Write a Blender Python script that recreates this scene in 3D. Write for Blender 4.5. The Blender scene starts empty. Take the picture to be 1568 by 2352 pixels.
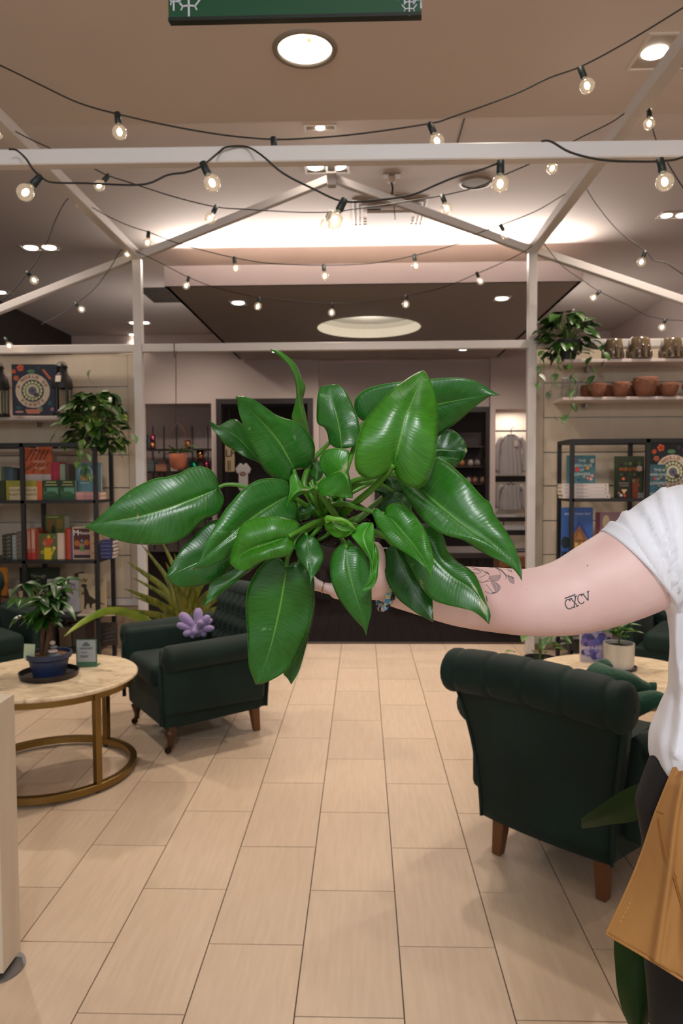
import bpy, bmesh, math, random
from mathutils import Vector, Matrix, Euler
from mathutils.bvhtree import BVHTree
random.seed(7)
S = bpy.context.scene
COL = S.collection
PI = math.pi
# ------------------------------------------------------------ camera
F = 1671.0; CX = 784.0; CY = 1176.0; CAMZ = 1.469
YAW = math.atan(49/1671); PITCH = math.atan(76/1671); ROLL = -0.005
cd = bpy.data.cameras.new('camera'); cam = bpy.data.objects.new('camera', cd); COL.objects.link(cam)
cd.sensor_fit = 'VERTICAL'; cd.sensor_height = 36.0; cd.lens = F/2352*36
cam.location = (0, 0, CAMZ)
RM = Matrix.Rotation(YAW, 3, 'Z') @ Matrix.Rotation(PI/2-PITCH, 3, 'X') @ Matrix.Rotation(ROLL, 3, 'Z')
cam.rotation_euler = RM.to_euler()
cd.clip_start = 0.05
cd.dof.use_dof = True; cd.dof.focus_distance = 0.96; cd.dof.aperture_fstop = 10.0
S.camera = cam
def at(px, py, Y):
    """world point at depth Y (metres in front of the camera plane) seen at a photo pixel"""
    d = RM @ Vector(((px-CX)/F, (CY-py)/F, -1.0))
    return Vector((0, 0, CAMZ)) + d*(Y/d.y)
def atz(px, py, z):
    d = RM @ Vector(((px-CX)/F, (CY-py)/F, -1.0))
    return Vector((0, 0, CAMZ)) + d*((z-CAMZ)/d.z)
# ------------------------------------------------------------ world, view, lights
w = bpy.data.worlds.new('world'); S.world = w; w.use_nodes = True
w.node_tree.nodes['Background'].inputs[0].default_value = (1.0, 0.93, 0.88, 1)
w.node_tree.nodes['Background'].inputs[1].default_value = 0.55
S.view_settings.view_transform = 'Standard'; S.view_settings.look = 'None'
S.view_settings.exposure = 0.17; S.view_settings.gamma = 1.0
S.view_settings.use_curve_mapping = False
S.cycles.use_denoising = True
S.cycles.max_bounces = 8; S.cycles.transparent_max_bounces = 12
S.cycles.sample_clamp_indirect = 6.0; S.cycles.caustics_refractive = False; S.cycles.caustics_reflective = False
def area(name, loc, to, size, power, col, sy=None, spread=None):
    l = bpy.data.lights.new(name, 'AREA'); l.energy = power; l.color = col; l.size = size
    if sy: l.shape = 'RECTANGLE'; l.size_y = sy
    if spread: l.spread = spread
    o = bpy.data.objects.new(name, l); COL.objects.link(o); o.location = loc
    o.rotation_euler = (Vector(to)-Vector(loc)).to_track_quat('-Z', 'Y').to_euler()
    return o
WARM = (1.0, 0.84, 0.70); NEUT = (1.0, 0.95, 0.92)
def spot(name, loc, power, col=WARM, angle=110, blend=0.6, r=0.06, to=None):
    l = bpy.data.lights.new(name, 'SPOT'); l.energy = power; l.color = col; l.spot_size = math.radians(angle)
    l.spot_blend = blend; l.shadow_soft_size = r
    o = bpy.data.objects.new(name, l); COL.objects.link(o); o.location = loc
    if to is not None: o.rotation_euler = (Vector(to)-Vector(loc)).to_track_quat('-Z', 'Y').to_euler()
    return o
# concourse lighting behind and above the photographer, plus an added highlight panel
area('concourse_light', (0.05, -2.1, 3.5), (0.0, 1.2, 1.3), 0.40, 50, (0.95, 0.97, 1.0), 0.45)
area('highlight_panel', (0.25, 0.55, 3.82), (0.25, 0.56, 0.0), 1.2, 6, (1.0, 0.97, 0.94), 0.6)  # unseen overhead panel, added to put highlights on the leaves
area('concourse_skylight', (-1.5, -3.5, 3.3), (0, 3, 1.5), 3.0, 42, (0.86, 0.92, 1.0), 1.6)
# shop downlights (one per fixture seen or implied in the ceiling)
ZN, ZU, ZB = 3.85, 4.25, 3.75         # near ceiling, upper ceiling, dropped bulkhead underside
# ------------------------------------------------------------ helpers
def lin(c):
    return tuple((x/12.92 if x <= 0.04045 else ((x+0.055)/1.055)**2.4) for x in c)
def hx(s):
    s = s.lstrip('#'); return lin(tuple(int(s[i:i+2], 16)/255 for i in (0, 2, 4)))
_M = {}
def mat(name, col, rough=0.6, metal=0.0, noise=0.0, nscale=20, bump=0.0, bscale=80, bdist=0.01, emit=0, sheen=0, alpha=None, trans=0, coat=0, stretch=(1, 1, 1), col2=None, spec=None):
    if name in _M: return _M[name]
    m = bpy.data.materials.new(name); m.use_nodes = True; nt = m.node_tree; b = nt.nodes['Principled BSDF']
    if isinstance(col, str): col = hx(col)
    b.inputs['Base Color'].default_value = (*col, 1); b.inputs['Roughness'].default_value = rough
    b.inputs['Metallic'].default_value = metal
    if spec is not None: b.inputs['Specular IOR Level'].default_value = spec
    if coat: b.inputs['Coat Weight'].default_value = coat; b.inputs['Coat Roughness'].default_value = 0.15
    if sheen: b.inputs['Sheen Weight'].default_value = sheen; b.inputs['Sheen Roughness'].default_value = 0.4
    if emit: b.inputs['Emission Color'].default_value = (*col, 1); b.inputs['Emission Strength'].default_value = emit
    if trans: b.inputs['Transmission Weight'].default_value = trans
    if noise or bump:
        tc = nt.nodes.new('ShaderNodeTexCoord'); mp = nt.nodes.new('ShaderNodeMapping'); nt.links.new(tc.outputs['Object'], mp.inputs[0])
        mp.inputs['Scale'].default_value = stretch
    if noise:
        n = nt.nodes.new('ShaderNodeTexNoise'); n.inputs['Scale'].default_value = nscale; n.inputs['Detail'].default_value = 4
        nt.links.new(mp.outputs[0], n.inputs[0])
        r = nt.nodes.new('ShaderNodeValToRGB'); c2 = col2 if col2 else tuple(x*(1-noise) for x in col)
        if isinstance(c2, str): c2 = hx(c2)
        r.color_ramp.elements[0].color = (*c2, 1); r.color_ramp.elements[0].position = 0.3
        r.color_ramp.elements[1].color = (*col, 1); r.color_ramp.elements[1].position = 0.7
        nt.links.new(n.outputs['Fac'], r.inputs[0]); nt.links.new(r.outputs[0], b.inputs['Base Color'])
    if bump:
        n2 = nt.nodes.new('ShaderNodeTexNoise'); n2.inputs['Scale'].default_value = bscale; nt.links.new(mp.outputs[0], n2.inputs[0])
        bp = nt.nodes.new('ShaderNodeBump'); bp.inputs['Strength'].default_value = bump; bp.inputs['Distance'].default_value = bdist
        nt.links.new(n2.outputs['Fac'], bp.inputs['Height']); nt.links.new(bp.outputs[0], b.inputs['Normal'])
    _M[name] = m; return m
def C(h, rough=0.55, **k): return mat('colour_'+h.strip('#')+('_%d' % int(rough*100)), h, rough, **k)
def V(*a): return Vector(a)
class MB:
    def __init__(s): s.v = []; s.f = []; s.mi = []; s.mats = []; s.uv = {}
    def mid(s, m):
        if m not in s.mats: s.mats.append(m)
        return s.mats.index(m)
    def add(s, vs, fs, m=None):
        k = len(s.v); s.v += [tuple(v) for v in vs]
        i = s.mid(m)
        for f in fs: s.f.append(tuple(a+k for a in f)); s.mi.append(i)
        return s
    def box(s, c, d, m=None, rot=None):
        x, y, z = [a/2 for a in d]; R = Euler(rot).to_matrix() if rot else None
        vs = [V(i*x, j*y, k*z) for i in (-1, 1) for j in (-1, 1) for k in (-1, 1)]
        vs = [(R @ p if R else p)+V(*c) for p in vs]
        return s.add(vs, [(0, 1, 3, 2), (4, 6, 7, 5), (0, 4, 5, 1), (2, 3, 7, 6), (0, 2, 6, 4), (1, 5, 7, 3)], m)
    def bar(s, a, b, w, h, m=None, up=(0, 0, 1)):
        a = V(*a); b = V(*b); d = (b-a).normalized(); u = V(*up)
        if abs(d.dot(u)) > 0.98: u = V(0, 1, 0)
        x = d.cross(u).normalized()*w/2; z = x.cross(d).normalized()*h/2
        vs = [p+i*x+j*z for p in (a, b) for i, j in ((-1, -1), (1, -1), (1, 1), (-1, 1))]
        return s.add(vs, [(3, 2, 1, 0), (4, 5, 6, 7), (0, 1, 5, 4), (1, 2, 6, 5), (2, 3, 7, 6), (3, 0, 4, 7)], m)
    def tube(s, path, r, n=8, m=None, cap=True, sx=1.0):
        path = [V(*p) for p in path]; L = len(path); rr = r if isinstance(r, (list, tuple)) else [r]*L
        up = V(0, 0, 1); vs = []; prev = None
        for i, p in enumerate(path):
            d = (path[min(i+1, L-1)]-path[max(i-1, 0)]).normalized()
            if prev is None:
                x = d.cross(up) if abs(d.dot(up)) < 0.95 else d.cross(V(0, 1, 0))
            else: x = prev-d*prev.dot(d)
            x.normalize(); prev = x; y = d.cross(x)
            for k in range(n):
                a = 2*PI*k/n; vs.append(p+(x*math.cos(a)*sx+y*math.sin(a))*rr[i])
        fs = [(i*n+k, i*n+(k+1) % n, (i+1)*n+(k+1) % n, (i+1)*n+k) for i in range(L-1) for k in range(n)]
        if cap: fs += [tuple(range(n))[::-1], tuple((L-1)*n+k for k in range(n))]
        return s.add(vs, fs, m)
    def lathe(s, prof, c=(0, 0, 0), n=24, m=None, ax=None, cap=False, sx=1, sy=1):
        vs = []; R = ax if ax else Matrix.Identity(3)
        for r, z in prof:
            for k in range(n):
                a = 2*PI*k/n; vs.append(R @ V(r*math.cos(a)*sx, r*math.sin(a)*sy, z)+V(*c))
        L = len(prof)
        fs = [(i*n+k, i*n+(k+1) % n, (i+1)*n+(k+1) % n, (i+1)*n+k) for i in range(L-1) for k in range(n)]
        if cap: fs += [tuple(range(n))[::-1], tuple((L-1)*n+k for k in range(n))]
        return s.add(vs, fs, m)
    def ball(s, c, r, n=12, m=None, sc=(1, 1, 1), R=None):
        h = n//2; prof = [(math.sin(PI*i/h)*1.0+1e-5, -math.cos(PI*i/h)) for i in range(h+1)]
        vs = []
        for a, z in prof:
            for k in range(n):
                p = V(a*math.cos(2*PI*k/n)*sc[0], a*math.sin(2*PI*k/n)*sc[1], z*sc[2])*r
                vs.append((R @ p if R else p)+V(*c))
        return s.add(vs, [(i*n+k, i*n+(k+1) % n, (i+1)*n+(k+1) % n, (i+1)*n+k) for i in range(h) for k in range(n)], m)
    def prism(s, pts, c, u, v, w, m=None):
        """polygon pts (2d) in plane u,v extruded by vector w"""
        u = V(*u); v = V(*v); w = V(*w); c = V(*c); n = len(pts)
        a = [c+u*p[0]+v*p[1] for p in pts]; vs = a+[p+w for p in a]
        fs = [tuple(range(n))[::-1], tuple(n+i for i in range(n))]+[(i, (i+1) % n, n+(i+1) % n, n+i) for i in range(n)]
        return s.add(vs, fs, m)
    def grid(s, P, nu, nv, m=None, closed=False):
        vs = [P(i/nu, j/nv) for i in range(nu+1) for j in range(nv+1)]
        q = nv+1
        return s.add(vs, [(i*q+j, (i+1)*q+j, (i+1)*q+j+1, i*q+j+1) for i in range(nu) for j in range(nv)], m)
    def mesh(s, name, mt=None):
        me = bpy.data.meshes.new(name); me.from_pydata([tuple(v) for v in s.v], [], s.f)
        ms = [x if x is not None else mt for x in s.mats]
        for x in ms: me.materials.append(x)
        me.polygons.foreach_set('material_index', s.mi); return me
    def build(s, name, mt=None, parent=None, smooth=False, bevel=0, seg=2, loc=None, sub=0, weld=False, solid=0):
        me = s.mesh(name, mt)
        if weld:
            bm = bmesh.new(); bm.from_mesh(me); bmesh.ops.remove_doubles(bm, verts=bm.verts, dist=1e-5)
            bmesh.ops.recalc_face_normals(bm, faces=bm.faces); bm.to_mesh(me); bm.free()
        if smooth: me.polygons.foreach_set('use_smooth', [True]*len(me.polygons))
        o = bpy.data.objects.new(name, me); COL.objects.link(o)
        if parent: o.parent = parent
        if loc: o.location = loc
        if solid:
            md = o.modifiers.new('solid', 'SOLIDIFY'); md.thickness = solid; md.offset = 0
        if bevel:
            md = o.modifiers.new('bevel', 'BEVEL'); md.width = bevel; md.segments = seg; md.limit_method = 'ANGLE'
            if smooth or seg > 1:
                me.polygons.foreach_set('use_smooth', [True]*len(me.polygons)); md.harden_normals = False
                wn = o.modifiers.new('wn', 'WEIGHTED_NORMAL'); wn.keep_sharp = True
        if sub:
            md = o.modifiers.new('sub', 'SUBSURF'); md.levels = sub; md.render_levels = sub
        return o
def tag(o, label=None, cat=None, group=None, kind=None):
    if label: o['label'] = label
    if cat: o['category'] = cat
    if group: o['group'] = group
    if kind: o['kind'] = kind
    return o
def thing(name, label, cat, loc=(0, 0, 0), rz=0, group=None):
    o = bpy.data.objects.new(name, None); COL.objects.link(o); o.location = loc; o.rotation_euler = (0, 0, rz)
    o.empty_display_size = 0.05
    return tag(o, label, cat, group)
def struct(name, mb, mt, **k):
    o = mb.build(name, mt, **k)
    if not k.get('parent'): o['kind'] = 'structure'
    return o
def crom(pts, n=8, closed=False):
    """catmull-rom through points (tuples of any dimension)"""
    P = [Vector(p) for p in pts]; out = []
    L = len(P)
    for i in range(L-1):
        a, b, c, d = P[max(i-1, 0)], P[i], P[i+1], P[min(i+2, L-1)]
        for k in range(n):
            t = k/n
            out.append(0.5*((2*b)+(c-a)*t+(2*a-5*b+4*c-d)*t*t+(3*b-a-3*c+d)*t**3))
    out.append(P[-1]); return out
def resample(P, n):
    L = [0]
    for a, b in zip(P, P[1:]): L.append(L[-1]+(b-a).length)
    out = []; j = 0
    for i in range(n+1):
        t = L[-1]*i/n
        while j < len(P)-2 and L[j+1] < t: j += 1
        q = (t-L[j])/max(L[j+1]-L[j], 1e-9); out.append(P[j].lerp(P[j+1], min(max(q, 0), 1)))
    return out
def bez(a, b, c, d, n=10):
    a, b, c, d = V(*a), V(*b), V(*c), V(*d)
    return [a*(1-t)**3+b*3*t*(1-t)**2+c*3*t*t*(1-t)+d*t**3 for t in [i/n for i in range(n+1)]]
_font_cache = {}
def text_faces(s, h, spacing=1.0, bold=0.0, key=None):
    """text outline as verts/faces, cap height ~h, centred"""
    k = (s, round(spacing, 2), bold)
    if k not in _font_cache:
        cu = bpy.data.curves.new('txt', 'FONT'); cu.body = s; cu.align_x = 'CENTER'; cu.align_y = 'CENTER'; cu.size = 1
        cu.space_character = spacing; cu.offset = bold; cu.resolution_u = 2
        o = bpy.data.objects.new('txt', cu); COL.objects.link(o)
        dg = bpy.context.evaluated_depsgraph_get(); me = bpy.data.meshes.new_from_object(o.evaluated_get(dg))
        _font_cache[k] = ([tuple(v.co) for v in me.vertices], [tuple(p.vertices) for p in me.polygons])
        bpy.data.objects.remove(o); bpy.data.curves.remove(cu); bpy.data.meshes.remove(me)
    vs, fs = _font_cache[k]; q = h/0.7
    return [(x*q, y*q) for x, y, z in vs], fs
def glass_mat(name, col=(1, 1, 1), t=0.85, glow=None, gs=0):
    if name in _M: return _M[name]
    m = bpy.data.materials.new(name); m.use_nodes = True; nt = m.node_tree; nt.nodes.clear()
    o = nt.nodes.new('ShaderNodeOutputMaterial'); mx = nt.nodes.new('ShaderNodeMixShader'); tr = nt.nodes.new('ShaderNodeBsdfTransparent')
    g = nt.nodes.new('ShaderNodeBsdfGlossy'); g.inputs['Roughness'].default_value = 0.05; lw = nt.nodes.new('ShaderNodeLayerWeight'); lw.inputs[0].default_value = 1-t
    tr.inputs[0].default_value = (*col, 1)
    nt.links.new(lw.outputs['Facing'], mx.inputs[0]); nt.links.new(tr.outputs[0], mx.inputs[1]); nt.links.new(g.outputs[0], mx.inputs[2])
    if glow:
        em = nt.nodes.new('ShaderNodeEmission'); em.inputs[0].default_value = (*glow, 1); em.inputs[1].default_value = gs; ad = nt.nodes.new('ShaderNodeAddShader')
        nt.links.new(mx.outputs[0], ad.inputs[0]); nt.links.new(em.outputs[0], ad.inputs[1]); nt.links.new(ad.outputs[0], o.inputs[0]); m.cycles.emission_sampling = 'NONE'
    else: nt.links.new(mx.outputs[0], o.inputs[0])
    _M[name] = m; return m
# ------------------------------------------------------------ materials of the room
M_ceil = mat('ceiling_paint', '#d2c8c1', 0.9, bump=0.05, bscale=300)
M_ceilU = mat('upper_ceiling_paint', '#d8ccc3', 0.9)
M_wall = mat('wall_paint', '#c3b2aa', 0.9)
M_dark = mat('dark_storefront', '#2a221e', 0.8)
M_white = mat('white_powder_coat', '#c9c5c3', 0.35, spec=0.5)
M_black = mat('black_metal', '#1a1a1c', 0.45)
M_darkwood = mat('dark_wood_floor', '#150d0b', 0.8, spec=0.05, noise=0.4, nscale=3, stretch=(12, 1, 1))
M_grout = mat('grout', '#5e4f42', 0.9)
M_emW = mat('lamp_glow_white', (1.0, 0.93, 0.84), 0.5, emit=9)
M_emS = mat('lamp_glow_soft', (1.0, 0.88, 0.72), 0.5, emit=1.6)
def tile_mat():
    m = mat('floor_tile_porcelain', '#c2ab92', 0.42, bump=0.03, bscale=40); nt = m.node_tree; b = nt.nodes['Principled BSDF']
    tc = nt.nodes.new('ShaderNodeTexCoord'); mp = nt.nodes.new('ShaderNodeMapping'); mp.inputs['Scale'].default_value = (60, 6, 6)
    oi = nt.nodes.new('ShaderNodeObjectInfo'); ad = nt.nodes.new('ShaderNodeVectorMath'); ad.operation = 'ADD'
    nt.links.new(tc.outputs['Object'], ad.inputs[0])
    cm = nt.nodes.new('ShaderNodeVectorMath'); cm.operation = 'SCALE'; cm.inputs[0].default_value = (3, 7, 5); nt.links.new(oi.outputs['Random'], cm.inputs['Scale'])
    nt.links.new(cm.outputs[0], ad.inputs[1]); nt.links.new(ad.outputs[0], mp.inputs[0])
    n = nt.nodes.new('ShaderNodeTexNoise'); n.inputs['Scale'].default_value = 1.0; n.inputs['Detail'].default_value = 5; nt.links.new(mp.outputs[0], n.inputs[0])
    r = nt.nodes.new('ShaderNodeValToRGB'); r.color_ramp.elements[0].color = (*hx('#bea890'), 1); r.color_ramp.elements[1].color = (*hx('#c8b39b'), 1)
    r.color_ramp.elements[0].position = 0.3; r.color_ramp.elements[1].position = 0.7
    nt.links.new(n.outputs['Fac'], r.inputs[0])
    hs = nt.nodes.new('ShaderNodeHueSaturation'); mr = nt.nodes.new('ShaderNodeMapRange'); mr.inputs[3].default_value = 0.95; mr.inputs[4].default_value = 1.03
    nt.links.new(oi.outputs['Random'], mr.inputs[0]); nt.links.new(mr.outputs[0], hs.inputs['Value']); nt.links.new(r.outputs[0], hs.inputs['Color'])
    nt.links.new(hs.outputs[0], b.inputs['Base Color']); return m
M_tile = tile_mat()
# ------------------------------------------------------------ floor
TX, TW, TL = 0.1085, 0.3012, 0.612
FE = 6.44                                   # tiles end, dark boards begin
fl = MB().box((0, 1.9, -0.03), (14, FE-(-2.7), 0.044)); floor = struct('floor', fl, M_grout)
tm = MB().box((0, 0, 0), (TW-0.004, TL-0.004, 0.008)).mesh('tile', M_tile)
def put(me, name, parent, loc, rot=None):
    o = bpy.data.objects.new(name, me); COL.objects.link(o); o.parent = parent; o.location = loc
    if rot: o.rotation_euler = rot
    return o
cutm = {}
nt_ = 0
for k in range(-12, 13):
    off = 0.0 if k % 2 == 0 else TL/2
    for j in range(-3, 9):
        y0 = 1.924+off+j*TL; y1 = y0+TL; xc = TX+(k-0.5)*TW
        if y0 > FE-0.05 or y1 < 0.75: continue
        if abs(xc-y1*0.03) > 0.62*y1+0.45: continue
        if y1 > FE:
            L = round(FE-y0, 3)
            if L not in cutm: cutm[L] = MB().box((0, 0, 0), (TW-0.004, L-0.004, 0.008)).mesh('tile', M_tile)
            put(cutm[L], 'tile', floor, (xc, y0+L/2, -0.006))
        else: put(tm, 'tile', floor, (xc, (y0+y1)/2, -0.006))
        nt_ += 1
far = MB().box((0, 0, 0), (1, 1, 1))
st = MB()                                    # tiles outside the view, joined
for k in range(-22, 23):
    off = 0.0 if k % 2 == 0 else TL/2
    for j in range(-7, 8):
        y0 = 1.924+off+j*TL; y1 = y0+TL; xc = TX+(k-0.5)*TW
        if y0 < -2.6 or y1 > FE+0.02: continue
        if not (y0 > FE-0.05 or y1 < 0.75) and abs(xc-y1*0.03) <= 0.62*y1+0.45: continue
        st.box((xc, (y0+y1)/2, -0.006), (TW-0.004, TL-0.004, 0.008))
st.build('floor_tile_field', M_tile, floor)['kind'] = 'stuff'
print('tiles', nt_)
f2 = MB().box((0, FE+4.5, -0.031), (14, 9.0, 0.042)); floor2 = struct('floor_back', f2, M_darkwood)
pm = MB().box((0, 0, 0), (0.118, 2.96, 0.01)).mesh('floor_board', M_darkwood)
for i in range(-16, 26):
    for j in range(2):
        put(pm, 'floor_board', floor2, (0.06+i*0.12, FE+0.03+1.5+3.0*j-(0.0 if i % 2 else 0.02), -0.005))
struct('trim_1', MB().box((0, FE+0.01, 0.002), (10, 0.03, 0.012)), mat('threshold', '#3a2c24', 0.4))
# ------------------------------------------------------------ ceilings
YS = 4.93
def slab(name, x0, x1, y0, y1, z0, z1, mt): return struct(name, MB().box(((x0+x1)/2, (y0+y1)/2, (z0+z1)/2), (x1-x0, y1-y0, z1-z0)), mt)
# near ceiling with a round hole for the downlight
dl = atz(700, 112, ZN)
def holed(name, x0, x1, y0, y1, z, c, r, mt, th=0.02):
    m = MB(); n = 48; ring = [(c[0]+r*math.cos(2*PI*i/n), c[1]+r*math.sin(2*PI*i/n)) for i in range(n)]
    out = []
    for i in range(n):
        a = 2*PI*i/n; dx, dy = math.cos(a), math.sin(a)
        t = min(((x1 if dx > 0 else x0)-c[0])/dx if abs(dx) > 1e-9 else 1e9, ((y1 if dy > 0 else y0)-c[1])/dy if abs(dy) > 1e-9 else 1e9)
        out.append((c[0]+dx*t, c[1]+dy*t))
    cs = [(x1, y1), (x0, y1), (x0, y0), (x1, y0)]
    for i in range(n):
        j = (i+1) % n; v = [(*ring[i], z), (*out[i], z), (*out[j], z), (*ring[j], z)]; f = [(0, 1, 2, 3)]
        for q in cs:
            if abs(out[i][0]-out[j][0]) > 1e-6 and abs(out[i][1]-out[j][1]) > 1e-6:
                ai = math.atan2(out[i][1]-c[1], out[i][0]-c[0]); aj = math.atan2(out[j][1]-c[1], out[j][0]-c[0]); aq = math.atan2(q[1]-c[1], q[0]-c[0])
                lo, hi = sorted((ai, aj))
                if hi-lo < PI and lo < aq < hi: v.append((*q, z)); f = [(0, 1, 4, 2, 3)]
        m.add(v, f)
    return struct(name, m, mt, weld=True)
sk = atz(847, 753, ZB)
holed('ceiling', -7, 7, -2.2, YS, ZN, dl, 0.155, M_ceil)
struct('ceiling_step', MB().box((0, YS+0.01, (ZN+ZU)/2), (14, 0.02, ZU-ZN)), M_ceil)
struct('ceiling_upper', MB().box((0, YS+0.01+5.5, ZU+0.01), (14, 11, 0.02)), M_ceilU)
# upper ceiling expansion joint
a = at(1060, 285, 5.2); 
struct('trim_2', MB().box((atz(1058, 300, ZU).x, 5.7, ZU-0.002), (0.012, 1.5, 0.004)), mat('joint_line', '#4c4038', 0.9))
YB0, YB1 = atz(800, 652, ZB).y, 13.9
bx0, bx1 = atz(375, 655, ZB).x, atz(1338, 645, ZB).x
holed('ceiling_bulkhead', bx0, bx1, YB0, YB1, ZB, sk, 0.78, mat('bulkhead_paint', '#d8cdc2', 0.9))
BH = ZB+0.235
struct('ceiling_bulkhead_front', MB().box(((bx0+bx1)/2, YB0+0.02, (ZB+BH)/2), (bx1-bx0, 0.04, BH-ZB)), mat('bulkhead_face', '#b5a8a6', 0.9))
for n_, x in (('left', bx0), ('right', bx1)):
    struct('ceiling_bulkhead_'+n_, MB().box((x+(0.02 if n_ == 'left' else -0.02), (YB0+YB1)/2, (ZB+BH)/2), (0.04, YB1-YB0-0.02, BH-ZB)), M_ceilU)
# dome above the round opening
dm = MB().lathe([(0.78, 0), (0.78, 0.14), (0.7, 0.2), (0.001, 0.24)], (sk.x, sk.y, ZB), 48); dmo = struct('ceiling_dome', dm, mat('dome_white', '#e8e0d2', 0.9), smooth=False)
# ------------------------------------------------------------ walls
YW = 14.0
struct('wall_right', MB().box((4.77, 7.2, 2.1), (0.1, 13.8, 4.4)), M_wall)
struct('wall_left', MB().box((-5.65, 7.2, 2.1), (0.1, 13.8, 4.4)), M_dark)
# light cove over the bulkhead
area('cove_strip', ((bx0+bx1)/2, YB0+0.09, BH+0.02), ((bx0+bx1)/2, YB0-0.35, ZU), bx1-bx0-0.3, 135, (1, 0.9, 0.84), 0.1)
area('cove_strip_left', (bx0+0.1, YB0+2.3, BH+0.015), (bx0-0.5, YB0+2.3, ZU+0.1), 0.06, 22, (1, 0.9, 0.84), 4.0)
area('cove_strip_right', (bx1-0.1, YB0+2.3, BH+0.015), (bx1+0.5, YB0+2.3, ZU+0.1), 0.06, 22, (1, 0.9, 0.84), 4.0)
# back wall with openings
def up(px, py, Y=YW): return at(px, py, Y)
ztop = ZU
def wb(name, x0p, x1p, ztopv, zbotv, Y=YW, t=0.12, mt=M_wall):
    x0 = up(x0p, 1100, Y).x; x1 = up(x1p, 1100, Y).x
    return struct(name, MB().box(((x0+x1)/2, Y+t/2, (ztopv+zbotv)/2), (x1-x0, t, ztopv-zbotv)), mt)
zN = up(400, 927).z; zD = up(600, 916).z; zR = up(1170, 938).z; zD2 = up(1060, 932).z
wb('wall_back_left', -300, 333, ZU, 0)
wb('wall_back_niche_top', 333, 487, ZU, zN); wb('wall_back_pillar', 487, 500, ZU, 0)
wb('wall_back_door_top', 500, 720, ZU, zD); wb('wall_back_mid', 720, 733, ZU, 0)
wb('wall_back_centre', 733, 860, ZU, 0, Y=YW+0.25, mt=M_wall)
wb('wall_back_door_top_right', 860, 1125, ZU, zD2, Y=YW+0.25); wb('wall_back_pillar_right', 1125, 1137, ZU, 0, Y=YW+0.1)
wb('wall_back_niche_top_right', 1137, 1212, ZU, zR, Y=YW+0.1); wb('wall_back_right', 1212, 1700, ZU, 0, Y=YW+0.1)
wb('wall_back_niche', 320, 500, 3.2, 0, Y=YW+0.7, mt=mat('niche_paint', '#9a8c88', 0.9))
wb('wall_back_niche_right', 1130, 1225, 3.2, 0, Y=YW+0.7, mt=mat('niche_white', '#d8cabb', 0.9))
wb('wall_back_dark', 495, 1140, 3.3, 0, Y=YW+1.4, mt=mat('back_room_dark', '#1c1512', 0.8))
# dark door frames
def frame(n_, x0p, x1p, zt, Y, wpx=12):
    m = MB(); x0 = up(x0p, 1100, Y).x; x1 = up(x1p, 1100, Y).x; wd = wpx/F*Y
    m.box((x0+wd/2, Y, zt/2), (wd, 0.2, zt)); m.box((x1-wd/2, Y, zt/2), (wd, 0.2, zt)); m.box(((x0+x1)/2, Y, zt-wd/2), (x1-x0-2*wd, 0.2, wd))
    return struct(n_, m, mat('espresso_frame', '#241917', 0.5))
frame('door_1', 500, 720, zD, YW+0.05); frame('door_2', 860, 1125, zD2, YW+0.3)
# recessed ceiling lamps
def lampbox(name, px, py, z, w, d, n, label, glow=M_emW, power=28, col=WARM, to=None, ang=115):
    p = atz(px, py, z); t = thing(name, label, 'ceiling light', (p.x, p.y, z), 0, None)
    m = MB(); k = 0.018
    for sx in (-1, 1): m.box((sx*(w/2-k/2), 0, -0.004), (k, d, 0.008)); m.box((0, sx*(d/2-k/2), -0.004), (w-2*k, k, 0.008))
    m.build('frame', mat('lamp_trim', '#d9d0c6', 0.5), t)
    MB().box((0, 0, -0.001), (w-2*k, d-2*k, 0.002)).build('reflector', mat('lamp_reflector', '#a89b8c', 0.4), t)
    for i in range(n):
        x = (i-(n-1)/2)*w/n
        MB().lathe([(min(w/n, d)*0.36, -0.004), (min(w/n, d)*0.3, -0.012), (0.001, -0.014)], (x, 0, 0), 16).build('lamp', glow, t)
    if power: spot(name+'_light', (p.x, p.y, z-0.03), power, col, ang, to=to)
    return t
# ------------------------------------------------------------ lamps
t = thing('round_downlight', 'large round recessed downlight with grey rim in the near ceiling under the green sign', 'ceiling light', (dl.x, dl.y, ZN))
MB().lathe([(0.148, 0.0), (0.152, -0.012), (0.178, -0.012), (0.182, 0.0)], n=40).build('rim', mat('grey_trim', '#8e8376', 0.5), t, smooth=True)
MB().lathe([(0.15, 0.0), (0.145, 0.11), (0.1, 0.14), (0.001, 0.15)], n=40).build('reflector', mat('lamp_reflector_lit', (1, 0.95, 0.86), 0.4, emit=2.2), t, smooth=True)
MB().ball((0.02, 0.06, 0.1), 0.03, 12).build('sensor', mat('lamp_pin', '#cfc6b4', 0.4), t, smooth=True)
spot('round_downlight_light', (dl.x, dl.y, ZN-0.03), 85, WARM, 125)
L_ = lampbox
L_('recessed_lamp', 92, 568, ZU, 0.44, 0.22, 2, 'twin recessed ceiling lamp at left above the pothos shelf', power=38)
L_('recessed_lamp', 320, 741, ZU, 0.40, 0.2, 2, 'far twin recessed lamp crossed by the left white post', power=30)
L_('recessed_lamp', 304, 768, ZU, 0.2, 0.16, 1, 'small recessed lamp behind the left white post, lower of two', power=14)
L_('recessed_lamp', 750, 382, ZU, 0.40, 0.28, 2, 'twin recessed lamp over the peak of the white gable frame', power=46)
L_('recessed_lamp', 1548, 494, ZU, 0.32, 0.2, 2, 'twin recessed ceiling lamp at the right edge', power=38)
L_('recessed_lamp', 735, 292, ZU, 0.26, 0.1, 1, 'small lamp at the step between the two ceilings', power=20)
L_('recessed_lamp', 1, 671, ZU, 0.3, 0.2, 1, 'recessed lamp cut by the left edge, above the dark storefront', power=0)
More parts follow.
